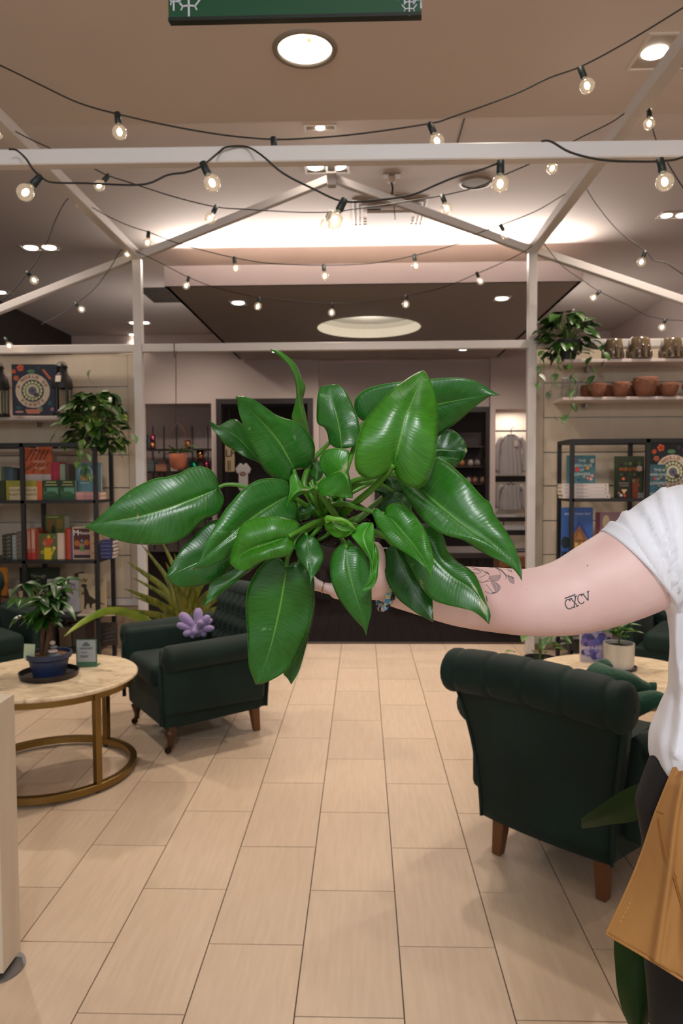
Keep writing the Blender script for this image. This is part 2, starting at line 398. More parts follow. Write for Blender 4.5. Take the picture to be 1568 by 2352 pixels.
L_('square_downlight', 547, 695, ZB, 0.22, 0.24, 1, 'square downlight in the dropped ceiling left of the round opening', power=30)
L_('square_downlight', 1152, 685, ZB, 0.22, 0.24, 1, 'square downlight in the dropped ceiling right of the round opening', power=30)
L_('square_downlight', 632, 806, ZB, 0.2, 0.3, 1, 'far downlight behind the tip of the curled leaf', power=20)
L_('square_downlight', 1063, 802, ZB, 0.2, 0.25, 1, 'far downlight just under the white crossbar, left one', power=20)
L_('square_downlight', 1195, 802, ZU, 0.2, 0.25, 1, 'far downlight just left of the right white post', power=20)
L_('recessed_troffer', 1545, 118, ZN, 0.40, 0.36, 2, 'large recessed lamp box at the upper right corner of the ceiling', power=60)
spot('dome_light', (sk.x, sk.y, ZB+0.1), 7, (1, 0.95, 0.86), 175, 1.0, 0.3).rotation_euler = (PI, 0, 0)
a_ = bpy.data.lights.new('dome_glow', 'POINT'); a_.energy = 11; a_.color = (1, 0.95, 0.86); a_.shadow_soft_size = 0.2
ao = bpy.data.objects.new('dome_glow', a_); COL.objects.link(ao); ao.location = (sk.x, sk.y, ZB+0.05)
# lamps over the seating, out of frame above and beside
for i, (x, y, p_) in enumerate(((-3.5, 5.7, 220), (0.15, 4.4, 120), (2.6, 5.5, 200), (-3.6, 3.2, 40), (3.3, 3.0, 40), (0.6, 2.9, 22))):
    spot('seating_light', (x, y, ZN-0.05 if y < YS else ZU-0.05), p_, WARM, 120)
for i, (x, y, p_) in enumerate(((-2.9, 9.5, 110), (0.6, 10.5, 130), (3.2, 9.8, 110), (-0.8, 12.6, 130), (2.4, 12.6, 110), (-3.0, 12.6, 110))):
    spot('back_room_light', (x, y, ZB-0.05 if bx0 < x < bx1 else ZU-0.05), p_, (1, 0.86, 0.76), 165, 1.0)
# ceiling diffuser, speaker, box
p = atz(893, 487, ZU); t = thing('air_diffuser', 'square white air diffuser in the ceiling behind the gable frame', 'air vent', (p.x, p.y, ZU))
m = MB()
for s_, z_ in ((0.37, 0.0), (0.325, -0.012), (0.28, -0.024)):
    for sx in (-1, 1):
        m.box((sx*s_, 0, z_-0.006), (0.022, 2*s_+0.022, 0.012)); m.box((0, sx*s_, z_-0.006), (2*s_-0.022, 0.022, 0.012))
m.build('vent_frame', mat('vent_white', '#9c8f84', 0.6), t)
MB().box((0, 0, -0.075), (0.46, 0.46, 0.03)).build('vent_plate', mat('vent_plate', '#c8bbb0', 0.6), t, bevel=0.004)
MB().box((-0.16, -0.1, -0.04), (0.14, 0.1, 0.04)).build('vent_motor', M_black, t)
p = atz(1092, 418, ZU); t = thing('ceiling_speaker', 'round white speaker grille set in the ceiling', 'speaker', (p.x, p.y, ZU))
MB().lathe([(0.15, 0), (0.155, -0.012), (0.13, -0.018)], n=32).build('rim', mat('vent_white', '#9c8f84', 0.6), t, smooth=True)
MB().lathe([(0.131, -0.012), (0.001, -0.014)], n=32).build('grille', mat('grille_grey', '#8f8478', 0.8), t, smooth=True)
p = atz(899, 402, ZU); t = thing('ceiling_outlet', 'white ceiling outlet with a black plug and cord hanging down', 'outlet', (p.x, p.y, ZU))
MB().box((0, 0, -0.006), (0.16, 0.1, 0.012)).build('plate', mat('vent_white', '#9c8f84', 0.6), t, bevel=0.002)
MB().box((0, 0, -0.04), (0.06, 0.04, 0.056)).build('adapter', mat('vent_plate', '#c8bbb0', 0.6), t, bevel=0.004)
MB().tube([(0, 0, -0.068), (0.01, -0.02, -0.13), (0.0, -0.03, -0.2)], 0.01, 6).build('plug', M_black, t)
MB().tube([(0, -0.03, -0.2), (0.02, -0.05, -0.3), (0.03, -0.05, -0.42)], 0.004, 6).build('cord', M_black, t)
p = atz(372, 678, ZU); t = thing('dark_ceiling_vent', 'dark rectangular return vent at the left of the dropped ceiling', 'air vent', (p.x, p.y, ZU))
m = MB(); [m.box((0, y_*0.12, -0.006), (0.44, 0.03, 0.012)) for y_ in range(-3, 4)]
m.build('louvre', mat('vent_dark', '#4a4038', 0.8), t)['kind'] = 'stuff'
MB().box((0, 0, -0.002), (0.5, 0.9, 0.003)).build('backing', mat('vent_dark2', '#3a322c', 0.8), t)
# ------------------------------------------------------------ green hanging sign
A = at(387, 46, 2.62); B = at(967, 33, 2.54); u = (B-A).normalized(); wS = (B-A).length
t = thing('hanging_sign', 'green banner sign with white winter tree drawings hanging at the top', 'sign', tuple(A))
zax = V(0, 0, 1); nrm = u.cross(zax).normalized()
def onsign(x, z, d): return u*x+zax*z+nrm*d
m = MB(); m.prism([(0, 0), (wS, 0), (wS, 0.42), (0, 0.42)], (0, 0, 0), u, zax, -nrm*0.025)
m.build('sign_board', mat('sign_green', '#0b4a2c', 0.45), t)
m = MB(); m.prism([(-0.001, -0.004), (wS+0.001, -0.004), (wS+0.001, 0.008), (-0.001, 0.008)], nrm*0.003, u, zax, -nrm*0.03)
m.build('sign_edge', mat('sign_edge_dark', '#0c1812', 0.5), t)
def stroke(m, pts, wd, d=0.0015, mt=None):
    for a, b in zip(pts, pts[1:]):
        a2 = onsign(a[0], a[1], d); b2 = onsign(b[0], b[1], d); m.bar(a2, b2, wd, 0.001, mt, up=tuple(nrm))
for cx, cz, s in ((0.02, 0.065, 1.0), (0.075, 0.05, 1.15), (0.83, 0.06, 0.8), (0.885, 0.05, 0.9), (wS-0.04, 0.02, 0.7), (0.05, 0.2, 1.2), (0.3, 0.22, 0.9)):
    if cx > wS: continue
    m = MB(); stroke(m, [(cx, cz-0.035*s), (cx, cz+0.12*s)], 0.006*s)
    for k_ in range(4):
        zz = cz+0.004+k_*0.032*s; ww = 0.036*s*(1-k_/8)
        for sg in (-1, 1):
            if cx+sg*ww < 0.004 or cx+sg*ww > wS: ww_ = max(min(cx-0.004, wS-cx), 0)
            else: ww_ = ww
            stroke(m, [(cx, zz-0.006*s), (cx+sg*ww_*0.55, zz-0.008*s), (cx+sg*ww_, zz+0.012*s)], 0.005*s)
            stroke(m, [(cx+sg*ww_*0.5, zz-0.006*s), (cx+sg*ww_*0.7, zz-0.02*s)], 0.004*s)
    m.build('tree_drawing', mat('sign_white', '#c9ccd6', 0.5), t)
m = MB(); [m.bar(onsign(x_, 0.42, -0.012), (onsign(x_, 0, -0.012).x, onsign(x_, 0, -0.012).y, ZN-A.z), 0.004, 0.004) for x_ in (0.08, wS-0.08)]
m.build('hanging_wire', M_black, t)
# ------------------------------------------------------------ white tube frame
YP = 6.1
G = thing('gable_frame', 'white square-tube gable frame with posts, crossbar and sloping roof rails', 'frame', (at(762, 403, YP).x, YP, 0))
def gl(p): return V(*p)-V(*G.location)
def tube_part(name, a, b, w=0.07, h=None): MB().bar(gl(a), gl(b), w, h or w).build(name, M_white, G, bevel=0.004, seg=1)
eL, eR, ap = at(315, 588, YP), at(1222, 574, YP), at(762, 412, YP)
xl, xr = eL.x, eR.x
tube_part('post', (xl, YP, 0), (xl, YP, eL.z-0.02)); tube_part('post', (xr, YP, 0), (xr, YP, eR.z-0.02))
tube_part('rafter', eL+V(0.02, 0, 0), ap-V(0.02, 0, 0), 0.06); tube_part('rafter', eR-V(0.02, 0, 0), ap+V(0.02, 0, 0), 0.06)
tube_part('rafter', eL-V(0.04, 0, 0.01), at(-160, 775, YP), 0.06); tube_part('rafter', eR+V(0.04, 0, -0.01), at(1720, 742, YP), 0.06)
zc = at(770, 796, YP).z
tube_part('crossbar', (xl+0.035, YP, zc), (xr-0.035, YP, zc), 0.065); tube_part('crossbar', (xl-0.035, YP, zc), (-3.9, YP, zc), 0.065); tube_part('crossbar', (xr+0.035, YP, zc), (3.9, YP, zc), 0.065)
tube_part('side_rail', (xl, YP-0.02, eL.z+0.0), (xl, 1.2, eL.z), 0.07); tube_part('side_rail', (xr, YP-0.02, eR.z), (xr, 1.2, eR.z), 0.07)
m = MB(); k = 0.035; a = gl(ap)
for sx in (-1, 1): m.box((a.x+sx*k, -0.06, a.z+0.035), (0.012, 0.16, 2*k+0.012)); m.box((a.x, -0.06, a.z+0.035+sx*k), (2*k-0.012, 0.16, 0.012))
m.build('ridge_socket', M_white, G)
MB().box((a.x, -0.02, a.z-0.03), (0.075, 0.08, 0.07)).build('ridge_joint', M_white, G, bevel=0.004)
# near beam
N0, N1 = at(-420, 376, 2.86), at(1960, 343, 2.52); 
n0 = at(0, 367, 2.68); n1 = at(1568, 347, 2.57); zb = (n0.z+n1.z)/2
dirn = (n1-n0).normalized(); A = n0-dirn*0.9; B = n1+dirn*0.9
t = thing('near_beam', 'long white horizontal beam crossing the whole view close to the camera', 'beam', tuple(A))
MB().bar((0, 0, 0), B-A, 0.05, 0.056).build('tube', M_white, t, bevel=0.004, seg=1)
m = MB(); 
for e in (V(0, 0, 0), B-A): m.bar(e, (e.x, e.y, ZN-A.z), 0.03, 0.03)
m.build('hanger_rod', M_white, t)
# ------------------------------------------------------------ string lights
M_cord = mat('black_cord', '#16130f', 0.6)
M_sock = mat('socket_black', '#15201f', 0.5)
M_bulb = glass_mat('bulb_glass', (1.0, 0.93, 0.82), 0.62, (1.0, 0.82, 0.6), 0.13)
M_fil = mat('filament_glow', (1.0, 0.78, 0.5), 0.5, emit=26); M_fil.cycles.emission_sampling = 'NONE'
M_cap = mat('brass_cap', '#8a7650', 0.4, metal=0.8)
sock_me = MB().lathe([(0.004, 0.012), (0.0125, 0.01), (0.0135, -0.03), (0.0105, -0.036), (0.0, -0.036)], n=12).mesh('socket', M_sock)
sock_me.polygons.foreach_set('use_smooth', [True]*len(sock_me.polygons))
bulb_me = MB().lathe([(0.009, -0.036), (0.010, -0.042)]+[(0.029*math.sin(a), -0.069+0.029*math.cos(a)) for a in [0.36+i*(PI-0.37)/10 for i in range(11)]]+[(0.0005, -0.098)], n=20).mesh('bulb', M_bulb)
bulb_me.polygons.foreach_set('use_smooth', [True]*len(bulb_me.polygons))
fil_me = MB().ball((0, 0, -0.068), 0.0118, 12, sc=(0.85, 0.85, 1.2)).mesh('filament', M_fil)
def string_light(label, cord, bulbs, Y, base=2.6):
    """cord: pixel polyline; bulbs: socket pixel, bulb pixel; Y depth or function of px"""
    fy = Y if callable(Y) else (lambda x, y: Y)
    c0 = at(cord[0][0], cord[0][1], fy(*cord[0]))
    t = thing('string_light', label, 'string lights', tuple(c0), 0, None)
    pts = crom([tuple(at(x, y, fy(x, y))-c0) for x, y in cord], 5)
    MB().tube(pts, 0.0032 if fy(*cord[0]) > 2.7 else 0.0036, 6).build('cord', M_cord, t, smooth=True)
    for sp, bp in bulbs:
        a = at(*sp, fy(*sp)); b = at(*bp, fy(*sp)); d = (a-b)
        d.y += 0.004; q = d.to_track_quat('Z', 'Y')
        s = bpy.data.objects.new('socket', sock_me); COL.objects.link(s); s.parent = t; s.location = a-c0; s.rotation_mode = 'QUATERNION'; s.rotation_quaternion = q
        k_ = max(d.length/0.080, 0.55); k_ = min(k_, 1.15); s.scale = (1, 1, 1)
        for me_, n_ in ((bulb_me, 'bulb'), (fil_me, 'filament')):
            o = bpy.data.objects.new(n_, me_); COL.objects.link(o); o.parent = s
    return t
string_light('highest and nearest swag of string lights crossing the near ceiling', [(-90, 112), (0, 150), (95, 196), (180, 236), (270, 262), (400, 291), (520, 311), (625, 320), (700, 318), (820, 308), (985, 284), (1040, 268), (1180, 217), (1260, 179), (1335, 152), (1440, 96), (1568, 18), (1660, -40)],
    [((270, 265), (274, 294)), ((628, 322), (631, 347)), ((988, 288), (998, 313)), ((1334, 160), (1344, 190))], 2.95)
def ynb(x, y): return 2.5 if 330 < y < 344 or y > 344 else 2.5
string_light('string lights draped over the long near beam at left and centre', [(20, 343), (38, 345), (60, 365), (75, 388), (95, 407), (120, 419), (200, 421), (300, 425), (345, 420), (385, 402), (430, 395), (465, 380), (500, 352), (520, 338), (565, 337), (600, 356), (650, 398), (720, 434), (785, 462), (850, 461), (940, 449), (1000, 425), (1050, 405), (1110, 388), (1149, 372)],
    [((90, 409), (72, 430)), ((468, 380), (478, 401)), ((788, 464), (777, 487)), ((1149, 377), (1148, 402))], lambda x, y: 2.49+0.02*abs(math.sin(x*0.02)) if y > 352 else 2.6)
string_light('string lights hung under the right end of the near beam', [(1243, 324), (1265, 325), (1310, 350), (1380, 367), (1460, 371), (1520, 370), (1565, 362), (1620, 330)], [((1516, 372), (1520, 397))], 2.46)
yc = lambda x, y: 3.9
string_light('second swag of string lights tied to both roof rails', [(-60, 240), (0, 277), (18, 291), (60, 315), (125, 345), (215, 387), (247, 403), (300, 420), (400, 452), (495, 475), (570, 481), (680, 487), (755, 487), (800, 482), (900, 468), (1015, 449), (1100, 428), (1150, 405), (1230, 370), (1325, 320), (1400, 283), (1440, 256), (1466, 243), (1480, 249), (1492, 270), (1505, 318), (1535, 378), (1575, 440), (1640, 520)],
    [((18, 291), (5, 301)), ((248, 405), (237, 418)), ((496, 476), (490, 489)), ((757, 488), (751, 506)), ((1016, 452), (1021, 467)), ((1284, 362), (1272, 380)), ((1491, 255), (1490, 270))], yc)
string_light('third swag of string lights between the middle of the roof rails', [(0, 692), (30, 668), (63, 627), (85, 597), (110, 552), (130, 500), (160, 454), (200, 470), (250, 498), (300, 520), (341, 533), (400, 556), (470, 576), (538, 592), (620, 605), (743, 609), (850, 605), (951, 587), (1050, 560), (1100, 535), (1150, 517), (1230, 485), (1290, 450), (1335, 425), (1345, 432), (1370, 470), (1420, 530), (1482, 577), (1500, 597), (1530, 605), (1568, 630), (1620, 660)],
    [((164, 454), (176, 463)), ((64, 627), (73, 637)), ((341, 535), (340, 549)), ((538, 594), (540, 607)), ((743, 611), (745, 628)), ((951, 588), (953, 601)), ((1150, 519), (1157, 532)), ((1338, 427), (1329, 441)), ((1480, 580), (1474, 596))], 5.0)
string_light('farthest and lowest swag of string lights tied at the white posts', [(95, 745), (140, 722), (175, 697), (215, 665), (250, 620), (282, 571), (310, 577), (340, 590), (390, 615), (433, 637), (500, 662), (594, 683), (680, 693), (763, 697), (850, 692), (933, 680), (1020, 659), (1096, 628), (1160, 600), (1205, 577), (1240, 552), (1255, 568), (1290, 610), (1340, 645), (1377, 670), (1450, 705), (1480, 722), (1527, 734), (1568, 736), (1640, 745)],
    [((282, 568), (289, 579)), ((174, 697), (184, 707)), ((433, 638), (430, 649)), ((594, 685), (593, 696)), ((763, 699), (762, 711)), ((933, 680), (932, 692)), ((1095, 628), (1100, 640)), ((1238, 560), (1246, 553)), ((1376, 670), (1367, 679)), ((1527, 734), (1523, 743)), ((12, 778), (18, 788))], 5.95)
# ------------------------------------------------------------ slat walls
M_ply = mat('whitewashed_ply', '#c4b6a2', 0.75, noise=0.08, nscale=1.2, stretch=(9, 9, 1), bump=0.03, bscale=60)
M_slot = mat('slot_shadow', '#6e655a', 0.7); M_metal = mat('slot_liner', '#9da0a0', 0.35, metal=0.7)
zt = at(150, 812, 6.16).z; slots_px = [887, 966, 1045, 1121, 1200, 1277]
zsl = [at(280, y_, 6.16).z for y_ in slots_px]
def slatwall(name, x0, x1, stile_x, zbot, stl, stls):
    """x0..x1 wall extent; stile between stile_x and the post"""
    o = struct(name, MB().box(((x0+x1)/2, 6.245, (zt+zbot)/2), (x1-x0, 0.03, zt-zbot)), M_slot)
    s0, s1 = stls
    MB().box(((s0+s1)/2, 6.215, (zt+zbot)/2), (s1-s0-0.004, 0.03, zt-zbot)).build('stile', M_ply, o, bevel=0.002, seg=1)
    zz = [zt]+zsl+[zbot]
    for a, b in zip(zz, zz[1:]):
        MB().box(((stl[0]+stl[1])/2, 6.215, (a+b)/2), (stl[1]-stl[0], 0.03, a-b-0.009)).build('plank', M_ply, o, bevel=0.002, seg=1)
    for z_ in zsl:
        L0 = stl[0] if stl[0] > 0 else stl[1]
        MB().box(((stl[0]+stl[1])/2, 6.224, z_), (stl[1]-stl[0], 0.012, 0.006)).build('slot_liner', M_metal, o)
    MB().box(((x0+x1)/2, 6.21, zbot-0.03), (x1-x0, 0.04, 0.06)).build('base_rail', M_white, o)
    return o
zbt = at(300, 1376, 6.16).z
xs = at(297, 1100, 6.2).x; slatwall('wall_slat_left', -5.6, xl-0.04, xs, zbt, (-5.6, xs), (xs, xl-0.04))
xs = at(1247, 1100, 6.2).x; slatwall('wall_slat_right', xr+0.04, 4.7, xs, 0.12, (xs, 4.7), (xr+0.04, xs))
struct('wall_slat_base', MB().box(((-5.1+xl-0.04)/2, 6.26, (zbt-0.06)/2), (xl-0.04+5.1, 0.05, zbt-0.06)), mat('tan_wall', '#a8937e', 0.7))
struct('wall_slat_base_right', MB().box(((xr+0.04+4.3)/2, 6.26, 0.055), (4.3-xr-0.04, 0.05, 0.11)), mat('tan_wall', '#a8937e', 0.7))
# white display shelves
M_shelf = mat('white_shelf', '#d9cdc8', 0.5)
def wshelf(label, x0, x1, z, d=0.30, y1=6.2):
    t = thing('wall_shelf', label, 'shelf', ((x0+x1)/2, y1-d/2, z))
    MB().box((0, 0, -0.0125), (x1-x0, d, 0.025)).build('board', M_shelf, t, bevel=0.002, seg=1)
    for x in (x0+0.25, x1-0.3): MB().box((x-(x0+x1)/2, d/2-0.05, -0.045), (0.012, 0.1, 0.04)).build('bracket', M_metal, t)
    return z
YSH = 5.9
zsA = wshelf('white shelf on the left slat wall under the lanterns', -3.9, at(140, 960, YSH).x, at(60, 957, YSH).z)
zsB = wshelf('upper white shelf on the right slat wall under the glazed pots', at(1296, 825, YSH).x, 4.0, at(1400, 824, YSH).z)
zsC = wshelf('lower white shelf on the right slat wall under the terracotta bowls', at(1292, 912, YSH).x, 4.0, at(1400, 911, YSH).z)
# ------------------------------------------------------------ black metal shelving units
YF, YB = 5.62, 5.98
def etagere(label, xs_, tops, right_side):
    t = thing('metal_shelving_unit', label, 'shelf', (xs_[0], YF, 0)); o = V(xs_[0], YF, 0); w = 0.03
    ztp = tops[0]
    for x in xs_:
        for y in (YF, YB): MB().box((x-o.x, y-o.y, ztp/2), (w, w, ztp)).build('post', M_black, t)
    for y in (YF, YB): MB().box(((xs_[0]+xs_[-1])/2-o.x, y-o.y, ztp-w/2), (xs_[-1]-xs_[0]-w, w, w+0.001)).build('top_rail', M_black, t)
    for x in xs_: MB().box((x-o.x, (YF+YB)/2-o.y, ztp-w/2), (w, YB-YF-w, w)).build('top_rail', M_black, t)
    for z in tops[1:]:
        MB().box(((xs_[0]+xs_[-1])/2-o.x, (YF+YB)/2-o.y, z-0.012), (xs_[-1]-xs_[0]+0.002, YB-YF+0.03, 0.024)).build('shelf_board', M_black, t)
    return t
xq = [at(x, 1100, YF).x for x in (52, 219)]; dxu = xq[1]-xq[0]
LX = [xq[1]-3*dxu*1.0, xq[1]-2*dxu, xq[0], xq[1]]
LZ = [at(130, 1017, YF).z, at(130, 1149, YF).z, at(130, 1287, YF).z, at(130, 1416, YF).z, 0.14]
etagere('black metal shelving unit full of books against the left slat wall', LX, LZ, False)
xq = [at(x, 1100, YF).x for x in (1313, 1486)]; dxu = xq[1]-xq[0]
RX = [xq[0], xq[1], xq[1]+dxu, xq[1]+2*dxu]
RZ = [at(1400, 1008, YF).z, at(1400, 1145, YF).z, at(1400, 1283, YF).z, at(1400, 1412, YF).z, 0.14]
etagere('black metal shelving unit with books against the right slat wall', RX, RZ, True)
# ------------------------------------------------------------ armchairs
def velvet(name, c, c2):
    m = mat(name, c, 0.75, noise=0.3, nscale=3.5, col2=c2, bump=0.12, bscale=7, sheen=0.04, spec=0.3); return m
M_vel = velvet('green_velvet', '#0d2822', '#081a16')
M_veld = mat('velvet_seam', '#08130f', 0.9)
M_leg = mat('walnut_leg', '#4a2712', 0.35, noise=0.3, nscale=8, stretch=(1, 1, 0.2)); M_leg2 = mat('oak_leg', '#6b3f1c', 0.4, noise=0.3, nscale=8)
M_cast = mat('brass_caster', '#3a2a1a', 0.35, metal=0.8)
def rbox(mb, c, d, r, m=None, n=4):
    """rounded box via superellipse-ish bevelled slab built as grid sphere"""
    hx_, hy_, hz_ = [max(a/2-r, 0) for a in d]
    N = 4*n; prof = []
    vs = []; rows = []
    lat = [(-PI/2+PI/2*i/n, -1) for i in range(n+1)]+[(PI/2*i/n, 1) for i in range(n+1)]
    for th, sz in lat:
        row = []
        for q in range(4):
            sx = 1 if q in (0, 3) else -1; sy = 1 if q in (0, 1) else -1
            for i in range(n+1):
                a = q*PI/2+PI/2*i/n
                row.append(V(sx*hx_+r*math.cos(th)*math.cos(a), sy*hy_+r*math.cos(th)*math.sin(a), sz*hz_+r*math.sin(th))+V(*c))
        rows.append(row)
    K = len(rows[0])
    vs = [v for row in rows for v in row]
    fs = [(i*K+k, i*K+(k+1) % K, (i+1)*K+(k+1) % K, (i+1)*K+k) for i in range(len(rows)-1) for k in range(K)]
    fs += [tuple(range(K))[::-1], tuple((len(rows)-1)*K+k for k in range(K))]
    return mb.add(vs, fs, m)
def armchair(loc, rz, label):
    """faces local +y; origin on the floor under the seat"""
    t = thing('tufted_armchair', label, 'armchair', loc, rz, 'green velvet armchairs')
    # base box tapering down
    def base(u, v): return None
    m = MB(); z0, z1 = 0.135, 0.36
    bt = [(-0.255, -0.30), (0.255, -0.30), (0.315, 0.31), (-0.315, 0.31)]; tp = [(-0.275, -0.32), (0.275, -0.32), (0.325, 0.32), (-0.325, 0.32)]
    m.add([(x, y, z0) for x, y in bt]+[(x, y, z1) for x, y in tp], [(3, 2, 1, 0), (4, 5, 6, 7), (0, 1, 5, 4), (1, 2, 6, 5), (2, 3, 7, 6), (3, 0, 4, 7)])
    m.build('base', M_vel, t, bevel=0.02, seg=3)
    m = MB(); rbox(m, (0, 0.07, 0.40), (0.44, 0.54, 0.13), 0.045, n=4)
    m.build('seat_cushion', M_vel, t, smooth=True)
    # backrest: outer panel leaning back, flaring
    def backp(u, s, front):
        # u -1..1 across, s 0..1 up
        w = 0.262+0.093*s**1.8; z = 0.15+s*0.60; y = -0.315-0.03*s-0.075*s**3
        x = u*w
        if front: y += 0.10-0.035*s; z += 0.0
        y += -0.018*(1-u*u)*(0 if front else 1)
        return V(x, y, z)
    m = MB()
    outer = MB(); 
    nu, nv = 12, 10
    P = lambda i, j, fr: backp(-1+2*i/nu, j/nv, fr)
    vs = [P(i, j, 0) for i in range(nu+1) for j in range(nv+1)]+[P(i, j, 1) for i in range(nu+1) for j in range(nv+1)]
    q = nv+1; K = (nu+1)*q; fs = []
    for i in range(nu):
        for j in range(nv):
            a = i*q+j; fs.append((a, a+1, a+q+1, a+q)); fs.append((K+a, K+a+q, K+a+q+1, K+a+1))
    for j in range(nv):
        a = j; fs.append((a, K+a, K+a+1, a+1)); a = nu*q+j; fs.append((a, a+1, K+a+1, K+a))
    for i in range(nu):
        a = i*q; fs.append((a, a+q, K+a+q, K+a)); a = i*q+nv; fs.append((a, K+a, K+a+q, a+q))
    m.add(vs, fs); m.build('backrest', M_vel, t, smooth=True)
    for s_ in (-1, 1):
        pth = [backp(s_, k/10, 0)+V(s_*0.004, -0.004, 0) for k in range(11)]
        MB().tube(pth, 0.007, 6).build('piping', M_vel, t, smooth=True)
    # tufted inner back
    def tuft(u, v):
        x = (-1+2*u)*(0.25+0.07*v); z = 0.44+v*0.33; y = -0.205-0.05*v-0.05*v*v
        a = x/0.075; b = (z-0.44)/0.11
        d = 1e9
        for da in range(-5, 6):
            for db in range(0, 4):
                ca = da+(0.5 if db % 2 else 0); d = min(d, math.hypot((a-ca)*0.9, (b-db)*1.1))
        y += 0.035*min(d, 0.7)**0.8+0.012-0.02*abs(-1+2*u)**4
        return V(x, y, z)
    m = MB(); m.grid(tuft, 44, 26); m.build('tufted_back', M_vel, t, smooth=True)
    mbn = MB()
    for da in range(-3, 4):
        for db in range(0, 4):
            x = (da+(0.5 if db % 2 else 0))*0.075; z = 0.44+db*0.11
            if abs(x) < 0.24 and z < 0.76: mbn.ball((x, -0.205-0.05*(z-0.44)/0.33-0.05*((z-0.44)/0.33)**2+0.018, z), 0.009, 8)
    mbn.build('buttons', M_vel, t, smooth=True)['kind'] = 'stuff'
    # rolled top with channel seams
    R0 = 0.085; half = 0.375; cy, cz = -0.395, 0.745
    def roll(u, v):
        x = (-1+2*u)*half; a = 2*PI*v
        e = abs(-1+2*u); rr = R0*(1-0.0*e)
        if e > 0.9: rr = R0*math.sqrt(max(1-((e-0.9)/0.1)**2, 0.0004))
        g = min(abs((x/0.15) % 1), 1-abs((x/0.15) % 1)); rr *= 1-0.10*math.exp(-(g*14)**2)
        sag = -0.02*(x/half)**2
        return V(x, cy+rr*math.cos(a)*0.95, cz+rr*math.sin(a)+sag)
    m = MB(); m.grid(roll, 90, 20); m.build('top_roll', M_vel, t, smooth=True)
    # arms: vertical panel + roll along y
    for s_ in (-1, 1):
        a = MB(); rbox(a, (s_*0.312, 0.03, 0.40), (0.09, 0.60, 0.36), 0.03, n=3)
        arm = a.build('arm', M_vel, t, smooth=True)
        def ar(u, v, s_=s_):
            y = -0.27+0.61*u; an = 2*PI*v; rr = 0.073
            e = u
            if e > 0.955: rr *= math.sqrt(max(1-((e-0.955)/0.045)**2, 0.0009))
            if e < 0.03: rr *= math.sqrt(max(1-((0.03-e)/0.03)**2, 0.0009))
            return V(s_*0.362+rr*math.cos(an)*1.05, y, 0.545-0.015*u+rr*math.sin(an)*0.95)
        g = MB(); g.grid(ar, 34, 18); g.build('arm_roll', M_vel, t, smooth=True)
        f = MB(); f.tube([(s_*0.325, 0.332, 0.17), (s_*0.325, 0.334, 0.50)], 0.012, 8); f.build('piping', M_vel, t, smooth=True)
    # legs
    for s_ in (-1, 1):
        m = MB(); x, y = s_*0.208, -0.265
        a = 0.026; b = 0.018; m.add([(x+i*b+s_*0.008, y+j*b-0.012, 0.0) for i, j in ((-1, -1), (1, -1), (1, 1), (-1, 1))]+[(x+i*a, y+j*a, 0.14) for i, j in ((-1, -1), (1, -1), (1, 1), (-1, 1))],
            [(3, 2, 1, 0), (4, 5, 6, 7), (0, 1, 5, 4), (1, 2, 6, 5), (2, 3, 7, 6), (3, 0, 4, 7)])
        m.build('leg', M_leg2, t, bevel=0.002, seg=1)
        lg = MB().lathe([(0.001, 0.035), (0.016, 0.035), (0.014, 0.05), (0.018, 0.07), (0.028, 0.10), (0.034, 0.118), (0.02, 0.126), (0.03, 0.135), (0.03, 0.15)], (s_*0.285, 0.27, 0), 16).build('leg', M_leg, t, smooth=True)
        c = MB(); c.lathe([(0.001, -0.008), (0.018, -0.008), (0.020, 0), (0.018, 0.008), (0.001, 0.008)], (s_*0.285, 0.285, 0.020), 14, ax=Matrix.Rotation(PI/2, 3, 'Y'))
        c.box((s_*0.285, 0.275, 0.04), (0.024, 0.02, 0.016)); c.build('caster', M_cast, lg, smooth=False)
    return t
a1 = armchair((-0.98, 4.21, 0), math.radians(132), 'green velvet armchair holding the lilac plush, left of the aisle')
def facing(o, dx, dy): o.rotation_euler.z = math.atan2(dy, dx)-PI/2
facing(a1, -0.818, -0.574)
a2 = armchair((0.873, 2.851, 0), 0, 'near green velvet armchair seen from behind at right'); facing(a2, 0.70, 0.714)
a3 = armchair((-2.62, 4.75, 0), 0, 'green velvet armchair cut by the left edge behind the marble table'); facing(a3, 0.75, -0.66)
a4 = armchair((2.18, 4.9, 0), 0, 'far green velvet armchair behind the right marble table'); facing(a4, -0.55, -0.83)
# ------------------------------------------------------------ marble tables
def marble():
    m = mat('cream_marble', '#d8c3a2', 0.25, noise=0.0); nt = m.node_tree; b = nt.nodes['Principled BSDF']
    tc = nt.nodes.new('ShaderNodeTexCoord'); n = nt.nodes.new('ShaderNodeTexNoise'); n.inputs['Scale'].default_value = 9; n.inputs['Detail'].default_value = 8; n.inputs['Distortion'].default_value = 1.2
    mp = nt.nodes.new('ShaderNodeMapping'); mp.inputs['Scale'].default_value = (1.0, 2.2, 1); nt.links.new(tc.outputs['Object'], mp.inputs[0]); nt.links.new(mp.outputs[0], n.inputs[0])
    r = nt.nodes.new('ShaderNodeValToRGB'); e = r.color_ramp.elements
    e[0].color = (*hx('#a08d78'), 1); e[0].position = 0.28; e[1].color = (*hx('#e2cfb0'), 1); e[1].position = 0.62
    e.new(0.38).color = (*hx('#cdb899'), 1)
    nt.links.new(n.outputs['Fac'], r.inputs[0]); nt.links.new(r.outputs[0], b.inputs['Base Color']); return m
M_marb = marble(); M_brass = mat('brushed_brass', '#8a7142', 0.38, metal=1.0)
